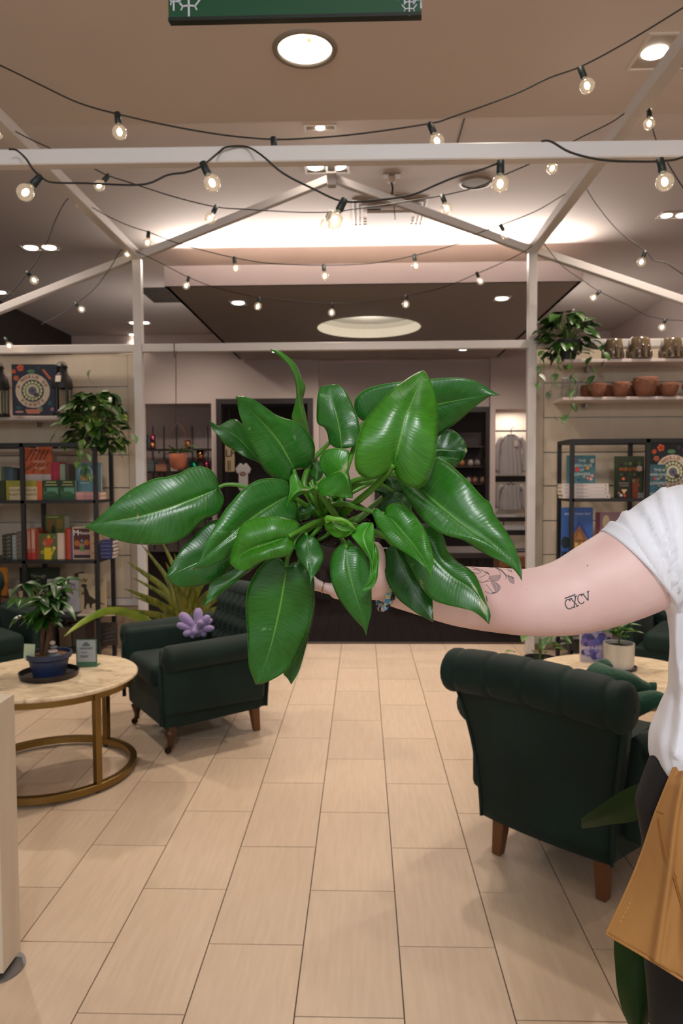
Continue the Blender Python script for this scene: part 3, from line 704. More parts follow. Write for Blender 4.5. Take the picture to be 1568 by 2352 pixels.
def table(loc, r, h, label, legs, rz=0):
    t = thing('round_side_table', label, 'table', loc, rz, None)
    MB().lathe([(0.001, h-0.022), (r-0.006, h-0.022), (r, h-0.016), (r, h-0.006), (r-0.006, h), (0.001, h)], n=72).build('marble_top', M_marb, t, smooth=False)
    MB().lathe([(r-0.03, h-0.022), (r-0.03, h-0.055), (r-0.022, h-0.055), (r-0.022, h-0.022)], n=72).build('apron_ring', M_brass, t, smooth=False)
    MB().lathe([(r-0.045, 0.012), (r-0.045, 0.046), (r-0.012, 0.046), (r-0.012, 0.012), (r-0.045, 0.012)], n=72).build('base_ring', M_brass, t, bevel=0.002, seg=1)
    for a in legs:
        x, y = (r-0.029)*math.cos(a), (r-0.029)*math.sin(a)
        MB().box((0, 0, 0), (0.034, 0.03, h-0.022-0.046)).build('leg', M_brass, t, bevel=0.002, seg=1, loc=(x, y, (h-0.022+0.046)/2)).rotation_euler = (0, 0, a)
        MB().lathe([(0.001, 0), (0.012, 0), (0.012, 0.013), (0.001, 0.013)], (x*0.98, y*0.98, 0), 10).build('glide', M_black, t)
    return t
TLC = V(-1.57, 3.56, 0); table(tuple(TLC), 0.425, 0.50, 'round cream marble table on a brass ring base beside the left armchair', [math.radians(x) for x in (-36, 68, 150, 235)])
TRC = V(1.265, 3.585, 0); table(tuple(TRC), 0.425, 0.50, 'round cream marble table with brass base half hidden behind the person', [math.radians(x) for x in (-20, 28, 160, 208)])
# ------------------------------------------------------------ whitewashed wooden stand at the left edge
p = at(5, 2240, 2.10); t = thing('plywood_stand', 'whitewashed plywood stand on a steel plate cut by the left edge', 'display stand', (p.x, 2.10, 0))
zt_ = at(22, 1618, 2.05).z
MB().box((0.005, 0.0, (zt_+0.02)/2), (0.055, 0.11, zt_-0.02)).build('upright', mat('whitewashed_pine', '#cfc2ae', 0.7, noise=0.12, nscale=2, stretch=(8, 8, 1)), t, bevel=0.002, seg=1)
MB().box((-0.45, 0.03, 0.09), (0.86, 0.05, 0.14)).build('bottom_board', mat('whitewashed_pine', '#cfc2ae', 0.7), t, bevel=0.002, seg=1)
MB().box((-0.45, 0.03, zt_-0.08), (0.86, 0.05, 0.10)).build('top_board', mat('whitewashed_pine', '#cfc2ae', 0.7), t, bevel=0.002, seg=1)
MB().box((-0.9, 0.0, (zt_+0.02)/2), (0.05, 0.11, zt_-0.02)).build('upright', mat('whitewashed_pine', '#cfc2ae', 0.7), t, bevel=0.002, seg=1)
for x_ in (-0.01, -0.9): MB().lathe([(0.001, 0), (0.075, 0), (0.075, 0.006), (0.001, 0.008)], (x_, 0.0, 0), 32).build('floor_plate', mat('steel_plate', '#8d8d8f', 0.35, metal=0.8), t)
for z_ in (0.055+0.02, zt_-0.05):
    MB().lathe([(0.001, 0), (0.009, 0), (0.009, 0.002), (0.007, 0.004), (0.001, 0.005)], (0.0, -0.055, z_), 12, ax=Matrix.Rotation(PI/2, 3, 'X')).build('screw', mat('steel_screw', '#77797a', 0.3, metal=0.9), t)
# ------------------------------------------------------------ generic foliage leaves
def leafmat(name, c1, c2, rough=0.35, vein=None, spots=None, sc=12):
    if name in _M: return _M[name]
    m = bpy.data.materials.new(name); m.use_nodes = True; nt = m.node_tree; b = nt.nodes['Principled BSDF']; b.inputs['Roughness'].default_value = rough
    tc = nt.nodes.new('ShaderNodeTexCoord'); n = nt.nodes.new('ShaderNodeTexNoise'); n.inputs['Scale'].default_value = sc; nt.links.new(tc.outputs['Object'], n.inputs[0])
    oi = nt.nodes.new('ShaderNodeObjectInfo'); ad = nt.nodes.new('ShaderNodeMath'); ad.operation = 'MULTIPLY_ADD'; ad.inputs[1].default_value = 0.5; nt.links.new(oi.outputs['Random'], ad.inputs[0]); 
    sb = nt.nodes.new('ShaderNodeMath'); sb.operation = 'ADD'; sb.inputs[1].default_value = -0.25; nt.links.new(n.outputs['Fac'], sb.inputs[0]); nt.links.new(sb.outputs[0], ad.inputs[2])
    r = nt.nodes.new('ShaderNodeValToRGB'); r.color_ramp.elements[0].color = (*hx(c1), 1); r.color_ramp.elements[1].color = (*hx(c2), 1); r.color_ramp.elements[0].position = 0.3; r.color_ramp.elements[1].position = 0.75
    if spots:
        e = r.color_ramp.elements.new(0.80); e.color = (*hx(spots), 1)
    nt.links.new(ad.outputs[0], r.inputs[0]); nt.links.new(r.outputs[0], b.inputs['Base Color'])
    b.inputs['Subsurface Weight'].default_value = 0.0
    _M[name] = m; return m
def leafmesh(name, mt, L=0.06, W=0.045, heart=True, curl=0.3, pts=None):
    """leaf in local coords: base at origin, pointing +y, normal +z"""
    nu, nv = 8, 6
    def P(u, v):
        s = -1+2*v
        if heart: wd = (math.sin(PI*min(u*1.0, 1)**0.62))**0.8 if 0 < u < 1 else 0
        else: wd = math.sin(PI*u**0.8)**0.9 if 0 < u < 1 else 0
        back = (0.16*L*abs(s)**1.5*math.exp(-u*5)*(1 if heart else 0))
        x = s*W/2*wd*1.05; y = u*L-back*(1-u)
        z = 0.10*L*abs(s)*wd-curl*L*u*u
        return V(x, y, z)
    me = MB().grid(P, nu, nv).mesh(name, mt); me.polygons.foreach_set('use_smooth', [True]*len(me.polygons)); return me
def place_leaf(me, parent, loc, d, roll=0, s=1.0, name='leaf'):
    d = V(*d).normalized(); up_ = V(0, 0, 1); x = d.cross(up_)
    if x.length < 0.1: x = V(1, 0, 0)
    x.normalize(); z = x.cross(d); R = Matrix((x, d, z)).transposed() @ Matrix.Rotation(roll, 3, 'Y')
    o = bpy.data.objects.new(name, me); COL.objects.link(o); o.parent = parent
    o.matrix_local = Matrix.Translation(V(*loc)) @ R.to_4x4() @ Matrix.Scale(s, 4); return o
def vine_plant(name, label, loc, pot, me_l, n, rad, zr, drops, rnd, mt_stem, tall=0.16):
    t = thing(name, label, 'plant', loc); pot(t)
    st = MB()
    z0 = pot.h
    for i in range(n):
        a = rnd.uniform(0, 2*PI); e = rnd.uniform(-0.95, 1.2); r = rad*rnd.uniform(0.45, 1.0)
        p = V(math.cos(a)*r*math.cos(e*0.9), math.sin(a)*r*0.75*math.cos(e*0.9), z0+zr*math.sin(e)+0.05)
        out = V(math.cos(a), math.sin(a)*0.8-0.35, rnd.uniform(-1.1, 0.25)); 
        place_leaf(rnd.choice(me_l), t, p, out, rnd.uniform(-0.6, 0.6), rnd.uniform(0.75, 1.15))
        st.tube(bez((0, 0, z0-0.01), (p.x*0.3, p.y*0.3, z0+0.08), (p.x*0.8, p.y*0.8, p.z+0.05), p, 5), 0.0016, 4)
    for pts, k in drops:
        path = crom([V(*q)-V(*loc) for q in pts], 5); st.tube(path, 0.0018, 5)
        rs = resample(path, k)
        for i, q in enumerate(rs[1:]):
            sd = 1 if i % 2 else -1
            place_leaf(rnd.choice(me_l), t, q, (sd*rnd.uniform(0.2, 0.9), -0.5, -1.0), rnd.uniform(-0.5, 0.5), rnd.uniform(0.5, 0.8))
    o = st.build('stem', mt_stem, t, smooth=True)
    return t
M_stem = mat('green_stem', '#4f6a24', 0.5)
M_soil = mat('dark_soil', '#1c130d', 0.95, bump=0.5, bscale=120, noise=0.5, nscale=90, col2='#3a2a1c')
def simple_pot(r0, r1, h, mt, soil=0.9, rim=0.0):
    def f(t):
        prof = [(0.001, 0), (r0, 0), (r1, h-rim*1.2)]
        if rim: prof += [(r1+rim*0.3, h-rim*1.2), (r1+rim*0.4, h)]
        else: prof += [(r1, h)]
        prof += [(r1-0.006, h), (r1-0.010, h*0.8)]
        MB().lathe(prof, n=32).build('pot', mt, t, smooth=False, bevel=0.0015, seg=1)
        MB().lathe([(r1-0.009, h*soil), (r1*0.5, h*soil+0.006), (0.001, h*soil+0.008)], n=24).build('soil', M_soil, t, smooth=True)
    f.h = h*soil; return f
rnd = random.Random(11)
lm1 = [leafmesh('leaf', leafmat('pothos_variegated', '#1c3f10', '#4a6c24', 0.4, spots='#9a9a58', sc=25), 0.105, 0.078, curl=c) for c in (0.15, 0.35, 0.05)]
pl = V(at(213, 1018, 5.72).x, 5.78, LZ[0]+0.002)
vine_plant('pothos_plant', 'variegated pothos spilling over the top of the left shelving unit', tuple(pl), simple_pot(0.07, 0.085, 0.13, mat('grey_pot', '#4a4a48', 0.6)), lm1, 190, 0.25, 0.25, [
    ([at(190, 985, 5.6), at(160, 975, 5.52), at(128, 990, 5.5), at(125, 1000, 5.5)], 1), ([at(200, 990, 5.55), at(185, 1030, 5.5), at(180, 1060, 5.48)], 3),
    ([at(215, 1000, 5.5), at(200, 1040, 5.45), at(197, 1075, 5.45), at(205, 1090, 5.45)], 4), ([at(260, 990, 5.5), at(285, 1005, 5.5), at(306, 1000, 5.5)], 2), ([at(215, 880, 5.7), at(203, 870, 5.7), at(207, 850, 5.7)], 1)], rnd, M_stem)
lm2 = [leafmesh('leaf', leafmat('pothos_green', '#143008', '#2f5a14', 0.35, sc=25), 0.10, 0.075, curl=c) for c in (0.15, 0.35, 0.05)]
pr = V(at(1306, 825, 5.9).x, 5.92, zsB+0.002)
vine_plant('pothos_plant', 'green pothos trailing from a dark pot at the end of the upper right shelf', tuple(pr), simple_pot(0.055, 0.095, 0.15, mat('charcoal_pot', '#23272a', 0.5), rim=0.012), lm2, 115, 0.23, 0.19, [
    ([at(1285, 800, 5.7), at(1278, 850, 5.65), at(1262, 900, 5.62)], 5), ([at(1310, 810, 5.7), at(1314, 880, 5.65), at(1313, 930, 5.65), at(1300, 957, 5.65), at(1272, 958, 5.65)], 6),
    ([at(1250, 790, 5.7), at(1240, 830, 5.66), at(1236, 880, 5.64)], 5), ([at(1350, 800, 5.7), at(1362, 850, 5.66), at(1360, 865, 5.64)], 3), ([at(1375, 780, 5.75), at(1385, 800, 5.7), at(1387, 830, 5.68)], 3),
    ([at(1290, 830, 5.68), at(1325, 868, 5.66), at(1345, 880, 5.66)], 2)], rnd, M_stem)
# ------------------------------------------------------------ money tree in a blue pot on its tray
MT = V(at(113, 1545, 3.52).x, 3.52, 0.50)
t = thing('plant_tray', 'black round tray under the blue pot on the left marble table', 'tray', (MT.x, MT.y, 0.5005))
MB().lathe([(0.001, 0), (0.135, 0), (0.142, 0.028), (0.137, 0.028), (0.131, 0.006), (0.001, 0.005)], n=48).build('tray', mat('black_tray', '#1c1513', 0.45), t, smooth=False)
def blue_pot(t):
    MB().lathe([(0.001, 0), (0.075, 0), (0.095, 0.082), (0.107, 0.09), (0.11, 0.115), (0.101, 0.115), (0.096, 0.09)], n=40).build('pot', mat('navy_pot', '#1c2c55', 0.4, noise=0.25, nscale=5, col2='#2b3240'), t, smooth=False, bevel=0.001, seg=1)
    MB().lathe([(0.099, 0.098), (0.05, 0.103), (0.001, 0.104)], n=24).build('bark_chips', mat('bark_chips', '#6a4a2a', 0.95, bump=0.6, bscale=70, noise=0.6, nscale=60), t, smooth=True)
t = thing('money_tree', 'leafy money tree in a navy blue pot on the left marble table', 'plant', (MT.x, MT.y, 0.5065)); blue_pot(t)
tk = MB()
for k in range(4):
    a0 = k*PI/2; tk.tube([(0.02*math.cos(a0+h*9)-0.01, 0.02*math.sin(a0+h*9), 0.09+h) for h in [i*0.02 for i in range(13)]], [0.014-0.0003*i for i in range(13)], 7)
tk.build('trunk', mat('brown_trunk', '#4a3220', 0.8), t, smooth=True)
lm3 = [leafmesh('leaf', leafmat('money_tree_leaf', '#163a0c', '#35661c', 0.35, sc=20), 0.105, 0.046, False, c) for c in (0.2, 0.4)]
stm = MB()
for i in range(19):
    a = i*2.4+0.3; rr = rnd.uniform(0.03, 0.12); hz = rnd.uniform(0.27, 0.47); c = V(math.cos(a)*rr-0.005, math.sin(a)*rr*0.9, hz)
    stm.tube(bez((-0.01, 0, 0.27), (-0.01, 0, 0.33), c*1.0+V(0, 0, 0.02), c, 5), 0.0022, 5)
    for k in range(6):
        b = k*PI/3+rnd.uniform(-0.3, 0.3); place_leaf(rnd.choice(lm3), t, c, (math.cos(b), math.sin(b), rnd.uniform(-0.5, 0.25)), rnd.uniform(-0.3, 0.3), rnd.uniform(0.7, 1.1))
stm.build('stem', M_stem, t, smooth=True)
_cr = MB(); [_cr.ball((0.045, -0.05, 0.105+0.013*k), 0.017-0.002*k, 10, sc=(1, 1, 0.5)) for k in range(5)]
tg = MB(); tg.box((-0.062, -0.075, 0.135), (0.05, 0.003, 0.075), rot=(0.1, 0.1, 0.2)); tg.build('plant_label', mat('plant_label', '#a9b89a', 0.6), t)
o_ = thing('stacked_stones', 'little stack of grey and pale stones in the blue pot', 'ornament', (MT.x+0.045, MT.y-0.05, 0.5065+0.102))
for k_, (r_, c_) in enumerate(((0.03, '#5d6468'), (0.024, '#b9a99c'), (0.019, '#6a6e70'), (0.014, '#a99a90'))):
    MB().ball((0.003*(-1)**k_, 0, 0.008+0.0205*k_), r_, 12, sc=(1, 0.9, 0.42 if k_ < 3 else 0.8)).build('stone', C(c_, 0.8), o_, smooth=True)
# table card
p = atz(190, 1535, 0.5); t = thing('table_card', 'small white and green information card standing on the left marble table', 'card', (p.x+0.01, p.y+0.03, 0.5005), math.radians(4))
MB().box((0, 0, 0.0715), (0.106, 0.006, 0.143)).build('card_board', mat('card_green', '#3d6b52', 0.5), t)
MB().box((0, -0.0036, 0.083), (0.096, 0.001, 0.113)).build('card_panel', mat('card_white', '#9fa4a6', 0.5), t)
MB().box((0, 0.03, 0.002), (0.106, 0.06, 0.003)).build('card_foot', mat('card_green', '#3d6b52', 0.5), t)
def letter(t, s, x, z, y, h, col, name='lettering', rot=None, sp=1.0, bold=0.0, th=0.0008, face=None):
    vs, fs = text_faces(s, h, sp, bold); m = MB()
    m.add([(x+a, y, z+b) for a, b in vs], fs); o = m.build(name, C(col), t); return o
m = MB()
for z_, w_ in ((0.126, 0.02), (0.119, 0.034), (0.112, 0.04), (0.1, 0.07), (0.094, 0.06), (0.076, 0.03), (0.058, 0.04), (0.052, 0.036)): m.box((-0.01 if z_ < 0.08 else 0, -0.0043, z_), (w_, 0.0006, 0.003 if z_ < 0.105 else 0.005))
m.build('printed_lines', C('#3a4740'), t)
# ------------------------------------------------------------ books
M_page = mat('paper_pages', '#cfc3b2', 0.85)
GLYPH = {}
def art(parent, w, h, y, items, name='cover_print', ox=0, oz=0):
    """flat print: items in cover units (x 0..1, z 0..1 from the bottom)"""
    m = MB(); k = 0
    for it in items:
        k += 1; yy = y-0.0003*k; c = C(it[-1])
        if it[0] == 'disc':
            _, x, z, r, _c = it[:5]; n = 20; m.add([(ox+(x-0.5)*w+r*w*math.cos(2*PI*i/n), yy, oz+z*h+r*w*math.sin(2*PI*i/n)) for i in range(n)], [tuple(range(n))], c)
        elif it[0] == 'oval':
            _, x, z, rx, rz, _c = it; n = 20; m.add([(ox+(x-0.5)*w+rx*w*math.cos(2*PI*i/n), yy, oz+z*h+rz*h*math.sin(2*PI*i/n)) for i in range(n)], [tuple(range(n))], c)
        elif it[0] == 'rect':
            _, x0, z0, x1, z1, _c = it; m.add([(ox+(a-0.5)*w, yy, oz+b*h) for a, b in ((x0, z0), (x1, z0), (x1, z1), (x0, z1))], [(0, 1, 2, 3)], c)
        elif it[0] == 'poly':
            m.add([(ox+(a-0.5)*w, yy, oz+b*h) for a, b in it[1]], [tuple(range(len(it[1])))], c)
        elif it[0] == 'line':
            _, pts, wd, _c = it
            for a, b in zip(pts, pts[1:]):
                A = V(ox+(a[0]-0.5)*w, 0, oz+a[1]*h); B = V(ox+(b[0]-0.5)*w, 0, oz+b[1]*h); d = (B-A).normalized(); nn = V(-d.z, 0, d.x)*wd*w/2
                m.add([V(*p)+V(0, yy, 0) for p in (A-nn, B-nn, B+nn, A+nn)], [(0, 1, 2, 3)], c)
        elif it[0] == 'flower':
            _, x, z, r, _c = it
            for q in range(5):
                a = q*2*PI/5+x*9; n = 10
                m.add([(ox+(x-0.5)*w+r*w*(0.55*math.cos(a)+0.48*math.cos(2*PI*i/n)), yy, oz+z*h+r*w*(0.55*math.sin(a)+0.48*math.sin(2*PI*i/n))) for i in range(n)], [tuple(range(n))], c)
        elif it[0] == 'text':
            _, s, x, z, hh, _c = it; vs, fs = text_faces(s, hh*h, 1.0, 0.01)
            m.add([(ox+(x-0.5)*w+a, yy, oz+z*h+b) for a, b in vs], fs, c)
        elif it[0] == 'arc':
            _, s, x, z, R, hh, a0, a1, _c = it; n = len(s)
            for i, ch in enumerate(s):
                if ch == ' ': continue
                a = a0+(a1-a0)*(i/(n-1)); vs, fs = text_faces(ch, hh*h, 1.0, 0.03); ro = (a-PI/2) if a0 > a1 else (a+PI/2)
                if a0 < a1: ro = a+PI/2
                cx_, cz_ = ox+(x-0.5)*w+R*w*math.cos(a), oz+z*h+R*w*math.sin(a)
                m.add([(cx_+p*math.cos(ro)-q*math.sin(ro), yy, cz_+p*math.sin(ro)+q*math.cos(ro)) for p, q in vs], fs, c)
    return m.build(name, None, parent)
def book(label, px0, py0, px1, py1, Y, z0, cover, th=0.02, items=(), lean=0.0, name='book', cat='book', group=None, spine=None, rz=0.0, rough=0.45):
    """upright book facing the camera, cover at depth Y, resting at height z0"""
    a = at((px0+px1)/2, py1, Y); x0 = at(px0, (py0+py1)/2, Y).x; x1 = at(px1, (py0+py1)/2, Y).x; w = x1-x0; zt_ = at((px0+px1)/2, py0, Y).z; h = zt_-z0
    t = thing(name, label, cat, ((x0+x1)/2, Y, z0+0.001), rz, group)
    m = MB(); m.box((0, 0.0015, h/2), (w, 0.003, h)); m.box((0, th-0.0015, h/2), (w, 0.003, h)); m.box((-w/2+0.0015, th/2, h/2), (0.003, th-0.006, h))
    m.build('cover', C(cover, rough), t)
    MB().box((0.0005, th/2, h/2), (w-0.008, th-0.006, h-0.006)).build('pages', M_page, t)
    if items: art(t, w, h, -0.0002, items)
    if spine:
        s = MB(); s.add([(-w/2-0.0004, 0.001, 0), (-w/2-0.0004, th-0.001, 0), (-w/2-0.0004, th-0.001, h), (-w/2-0.0004, 0.001, h)], [(0, 1, 2, 3)]); s.build('spine', C(spine), t)
    if lean: t.rotation_euler.x = lean
    return t
def spinebook(label, px0, py0, px1, py1, Y, z0, col, items=(), depth=0.15, group=None, tilt=0):
    """book shelved with the spine towards the aisle"""
    x0 = at(px0, (py0+py1)/2, Y).x; x1 = at(px1, (py0+py1)/2, Y).x; w = x1-x0-0.0012; h = at((px0+px1)/2, py0, Y).z-z0
    t = thing('book', label, 'book', ((x0+x1)/2, Y, z0+0.001), 0, group)
    m = MB(); m.box((0, 0.001, h/2), (w, 0.002, h)); m.box((-w/2+0.001, depth/2, h/2), (0.002, depth-0.004, h)); m.box((w/2-0.001, depth/2, h/2), (0.002, depth-0.004, h))
    m.build('cover', C(col), t)
    MB().box((0, depth/2-0.001, h/2-0.002), (w-0.004, depth-0.008, h-0.006)).build('pages', M_page, t)
    if items: art(t, w, h, -0.0002, items)
    if tilt: t.rotation_euler.y = tilt
    return t
def flatbook(label, px0, px1, pyb, pyt, Y, z0, col, items=(), group=None, rz=0, d=0.14):
    x0 = at(px0, pyb, Y).x; x1 = at(px1, pyb, Y).x; w = x1-x0; h = at(px0, pyt, Y).z-at(px0, pyb, Y).z
    t = thing('book', label, 'book', ((x0+x1)/2, Y+d/2, z0+0.0006), rz, group)
    h -= 0.0008
    m = MB(); m.box((0, 0, 0.001), (w, d, 0.002)); m.box((0, 0, h-0.001), (w, d, 0.002)); m.box((0, -d/2+0.001, h/2), (w, 0.002, h-0.004))
    m.build('cover', C(col), t); MB().box((0, 0.002, h/2), (w-0.006, d-0.008, h-0.0045)).build('pages', M_page, t)
    if items: art(t, w, h, -d/2-0.0002, items)
    return t, z0+h+0.0008
def world_of_plants():
    it = [('flower', 0.2, 0.93, 0.08, '#d9603a'), ('flower', 0.05, 0.86, 0.05, '#d9603a'), ('flower', 0.1, 0.73, 0.06, '#cf6a45'), ('oval', 0.44, 0.86, 0.09, 0.04, '#4e7a55'), ('poly', [(0.68, 0.9), (0.74, 0.9), (0.9, 0.72), (0.85, 0.7)], '#c86a48'), ('disc', 0.6, 0.93, 0.05, '#3b3540'),
          ('oval', 0.85, 0.24, 0.05, 0.05, '#2f5a68'), ('disc', 0.62, 0.12, 0.07, '#7a8a82'), ('oval', 0.14, 0.15, 0.06, 0.03, '#2c5a62'), ('oval', 0.16, 0.07, 0.1, 0.022, '#b98a86'), ('disc', 0.9, 0.12, 0.04, '#a9707a'),
          ('disc', 0.47, 0.48, 0.39, '#cdbfa8'), ('disc', 0.47, 0.48, 0.255, '#1d3b33')]
    for k in range(16):
        a = k*PI/8; it.append(('oval', 0.47+0.195*math.cos(a), 0.48+0.166*math.sin(a), 0.032, 0.03, '#c9c5a0'))
    it += [('disc', 0.47, 0.48, 0.15, '#c9c5a0'), ('disc', 0.47, 0.48, 0.095, '#5c5f72'), ('disc', 0.47, 0.48, 0.02, '#23242c'), ('oval', 0.56, 0.4, 0.07, 0.04, '#4a3c46'),
           ('poly', [(0.3, 0.12), (0.66, 0.12), (0.62, 0.03), (0.34, 0.03)], '#c07860'),
           ('arc', 'A WORLD OF', 0.47, 0.48, 0.32, 0.058, PI*0.91, PI*0.12, '#9c4a38'), ('arc', 'PLANTS', 0.47, 0.48, 0.32, 0.058, PI*1.25, PI*1.75, '#9c4a38')]
    return it
YL = YSH-0.1
book('dark floral plant book standing between the two black lanterns', 29, 837, 128, 957, YL, zsA, '#1c2238', 0.03, world_of_plants(), spine='#1f5a38', rz=0.06)
# lanterns
def lantern(x, Y, z, label, k=1.0):
    t = thing('black_lantern', label, 'lantern', (x, Y, z), 0.3, 'black lanterns on the left wall shelf')
    M_l = mat('lantern_black', '#141312', 0.5)
    MB().lathe([(0.085, 0), (0.085, 0.02), (0.001, 0.02)], n=12).build('base', M_l, t)
    m = MB()
    for i in range(6): a = i*PI/3; m.bar((0.075*math.cos(a), 0.075*math.sin(a), 0.02), (0.078*math.cos(a), 0.078*math.sin(a), 0.23), 0.012, 0.012)
    m.build('frame', M_l, t)
    MB().lathe([(0.068, 0.02), (0.07, 0.23)], n=18).build('glass', glass_mat('lantern_glass', (0.75, 0.78, 0.7), 0.8), t, smooth=True)
    MB().lathe([(0.088, 0.22), (0.088, 0.25), (0.078, 0.29), (0.055, 0.335), (0.045, 0.355), (0.042, 0.385), (0.054, 0.39), (0.03, 0.41), (0.008, 0.425), (0.001, 0.43)], n=18).build('hood', M_l, t, smooth=True)
    MB().tube([(0.04*math.cos(a), 0, 0.40+0.035*math.sin(a)) for a in [PI*i/12 for i in range(13)]], 0.003, 6).build('ring_handle', M_l, t, smooth=True)
    return t
lA = lantern(at(143, 955, YL+0.05).x, YL+0.06, zsA, 'black metal lantern with a white price sticker beside the plant book'); lA.scale = (0.95, 0.95, 1.0)
MB().box((0.0, -0.083, 0.29), (0.045, 0.002, 0.052), rot=(-0.25, 0, 0)).build('price_sticker', mat('sticker', '#d8c7ba', 0.6), lA).rotation_euler = (0, 0, -0.28)
lantern(at(-4, 955, YL+0.05).x, YL+0.06, zsA, 'black metal lantern cut by the left edge of the photo')
# ---- left unit, first tier
Z1, Z2, Z3 = LZ[1], LZ[2], LZ[3]; YK = YF+0.06
lines = [('line', [(0.05+i*0.17-0.12, 0.05+(0.1 if i % 2 else 0)), (0.35+i*0.15-0.05, 0.4)], 0.03, '#3a1c14') for i in range(5)]+[('line', [(0.05+i*0.16, 0.45), (0.3+i*0.15, 0.85)], 0.03, '#3a1c14') for i in range(5)]
# flat white book with orange book on top
fb, zt1 = flatbook('white book lying flat under the orange one', 59, 118, 1149, 1091, YF+0.2, Z1, '#b9b0ac')
book('orange houseplant book with dark diagonal strokes on the top tier', 56, 1022, 119, 1091, YF+0.22, zt1, '#b8562f', 0.02, lines+[('text', 'HOW', 0.35, 0.88, 0.09, '#d8b9a0'), ('text', 'TO', 0.45, 0.72, 0.08, '#d8b9a0'), ('text', 'HOUSE', 0.55, 0.43, 0.09, '#d8b9a0'), ('text', 'PLANT', 0.6, 0.2, 0.09, '#d8b9a0')])
for i, (a, b, c, nm) in enumerate(((117, 123.5, '#a3243c', 'left'), (123.5, 130, '#b02a44', 'middle'), (130, 137, '#a3243c', 'right'))):
    spinebook('%s one of three crimson spines on the top tier' % {'left': 'leftmost', 'middle': 'middle', 'right': 'rightmost'}[nm], a, 1062, b, 1149, YF+0.2, Z1, c, group='crimson spines')
spinebook('pale green spine beside the crimson books', 138, 1066, 150, 1149, YF+0.2, Z1, '#8f9a84'); spinebook('grey brown spine behind the green twin books', 150, 1066, 159, 1149, YF+0.2, Z1, '#4c443e')
for i, (x0, x1, nm) in enumerate(((14, 48, 'left of the shelf post'), (57, 85, 'right of the shelf post'))):
    book('lime and cream houseplants book just '+nm, x0, 1104, x1, 1149, YK, Z1, '#8c8a2c', 0.03, [('rect', 0.22 if i == 0 else 0.02, 0, 1, 0.68, '#c2b08c'), ('text', 'HOUSE', 0.6 if i == 0 else 0.5, 0.5, 0.12, '#3c3a24'), ('text', 'PLANTS', 0.6 if i == 0 else 0.5, 0.28, 0.12, '#3c3a24')])
spinebook('orange spine between the houseplants book and the green twins', 85, 1105, 97, 1149, YK, Z1, '#c0522a')
for i, (x0, x1) in enumerate(((98, 136.5), (137.5, 173))):
    book(('left' if i == 0 else 'right')+' one of two matching dark green gardening books', x0, 1103, x1, 1149, YK, Z1, '#1d4a2c', 0.03, [('rect', 0, 0.62, 1, 1, '#17381f'), ('line', [(0.2, 0.9), (0.8, 0.9)], 0.05, '#b9b070'), ('line', [(0.15, 0.76), (0.85, 0.76)], 0.05, '#b9b070'), ('rect', 0.08, 0.3, 0.92, 0.62, '#5a8a72'), ('oval', 0.5, 0.3, 0.35, 0.14, '#2c5a34'), ('oval', 0.18, 0.55, 0.08, 0.2, '#24441c')])
fb, z_ = flatbook('pink book lying flat under the teal terrarium book, lower', 176, 231, 1149, 1140, YF+0.08, Z1, '#c98f8c'); fb, z_ = flatbook('pink book lying flat under the teal terrarium book, upper', 175, 230, 1140, 1131, YF+0.08, z_, '#d29a92')
book('large teal book with a glass terrarium on its cover', 174, 1063, 232, 1131, YF+0.12, z_, '#4d7a86', 0.03, [('disc', 0.38, 0.66, 0.28, '#9fb4b8'), ('disc', 0.38, 0.64, 0.24, '#4c7080'), ('oval', 0.38, 0.5, 0.2, 0.12, '#a87a34'), ('oval', 0.4, 0.66, 0.07, 0.2, '#2f5a2a'), ('oval', 0.3, 0.6, 0.05, 0.1, '#4a6a24'), ('text', 'THE NEW', 0.35, 0.3, 0.05, '#c9d4d4')], rz=0.0)
for i, (a, b, t_, c) in enumerate(((2, 9, 1072, '#4a5a3c'), (9, 20, 1074, '#2f3f48'), (20, 31, 1075, '#39505a'), (31, 40, 1078, '#2b3338'))):
    spinebook(('leftmost mossy', 'dark slate', 'blue grey', 'charcoal')[i]+' spine standing behind the lime houseplants book', a, t_, b, 1149, YF+0.2, Z1, c)
spinebook('dark olive book at the left edge of the top tier', -12, 1104, 12, 1149, YK, Z1, '#2c3016')
# ---- second tier
for i, (a, b, t_, c, nm) in enumerate(((62, 71, 1216, '#b0604c', 'coral'), (72, 81, 1214, '#b9705a', 'salmon'))):
    spinebook(nm+' spine with cream lettering right of the shelf post', a, t_, b, 1286, YK, Z2, c, [('line', [(0.3, 0.35), (0.3, 0.95)], 0.22, '#d9b8a0'), ('line', [(0.7, 0.35), (0.7, 0.9)], 0.14, '#e0c4b0'), ('rect', 0, 0, 1, 0.22, '#b8382e')])
spinebook('thin red spine beside the watering can book', 82, 1222, 90, 1286, YK, Z2, '#8c2f1a')
book('olive book with a yellow watering can and red blooms', 90, 1226, 131, 1286, YK, Z2, '#4e5a2c', 0.02, [('disc', 0.45, 0.66, 0.26, '#a34a2c'), ('disc', 0.65, 0.72, 0.14, '#b8402a'), ('disc', 0.55, 0.88, 0.09, '#c8a018'), ('disc', 0.3, 0.62, 0.1, '#b86a3c'), ('rect', 0.28, 0.0, 0.68, 0.46, '#c9b01a'), ('line', [(0.66, 0.15), (0.84, 0.42)], 0.08, '#c9b01a'), ('disc', 0.84, 0.44, 0.09, '#d4bc50'), ('disc', 0.2, 0.28, 0.1, '#c9b01a'), ('disc', 0.21, 0.28, 0.06, '#4e5a2c'), ('disc', 0.88, 0.86, 0.04, '#9aa08a')])
book('white block of pages beside the watering can book', 131.5, 1225, 148.5, 1286, YK+0.01, Z2, '#cdb5a4', 0.03)
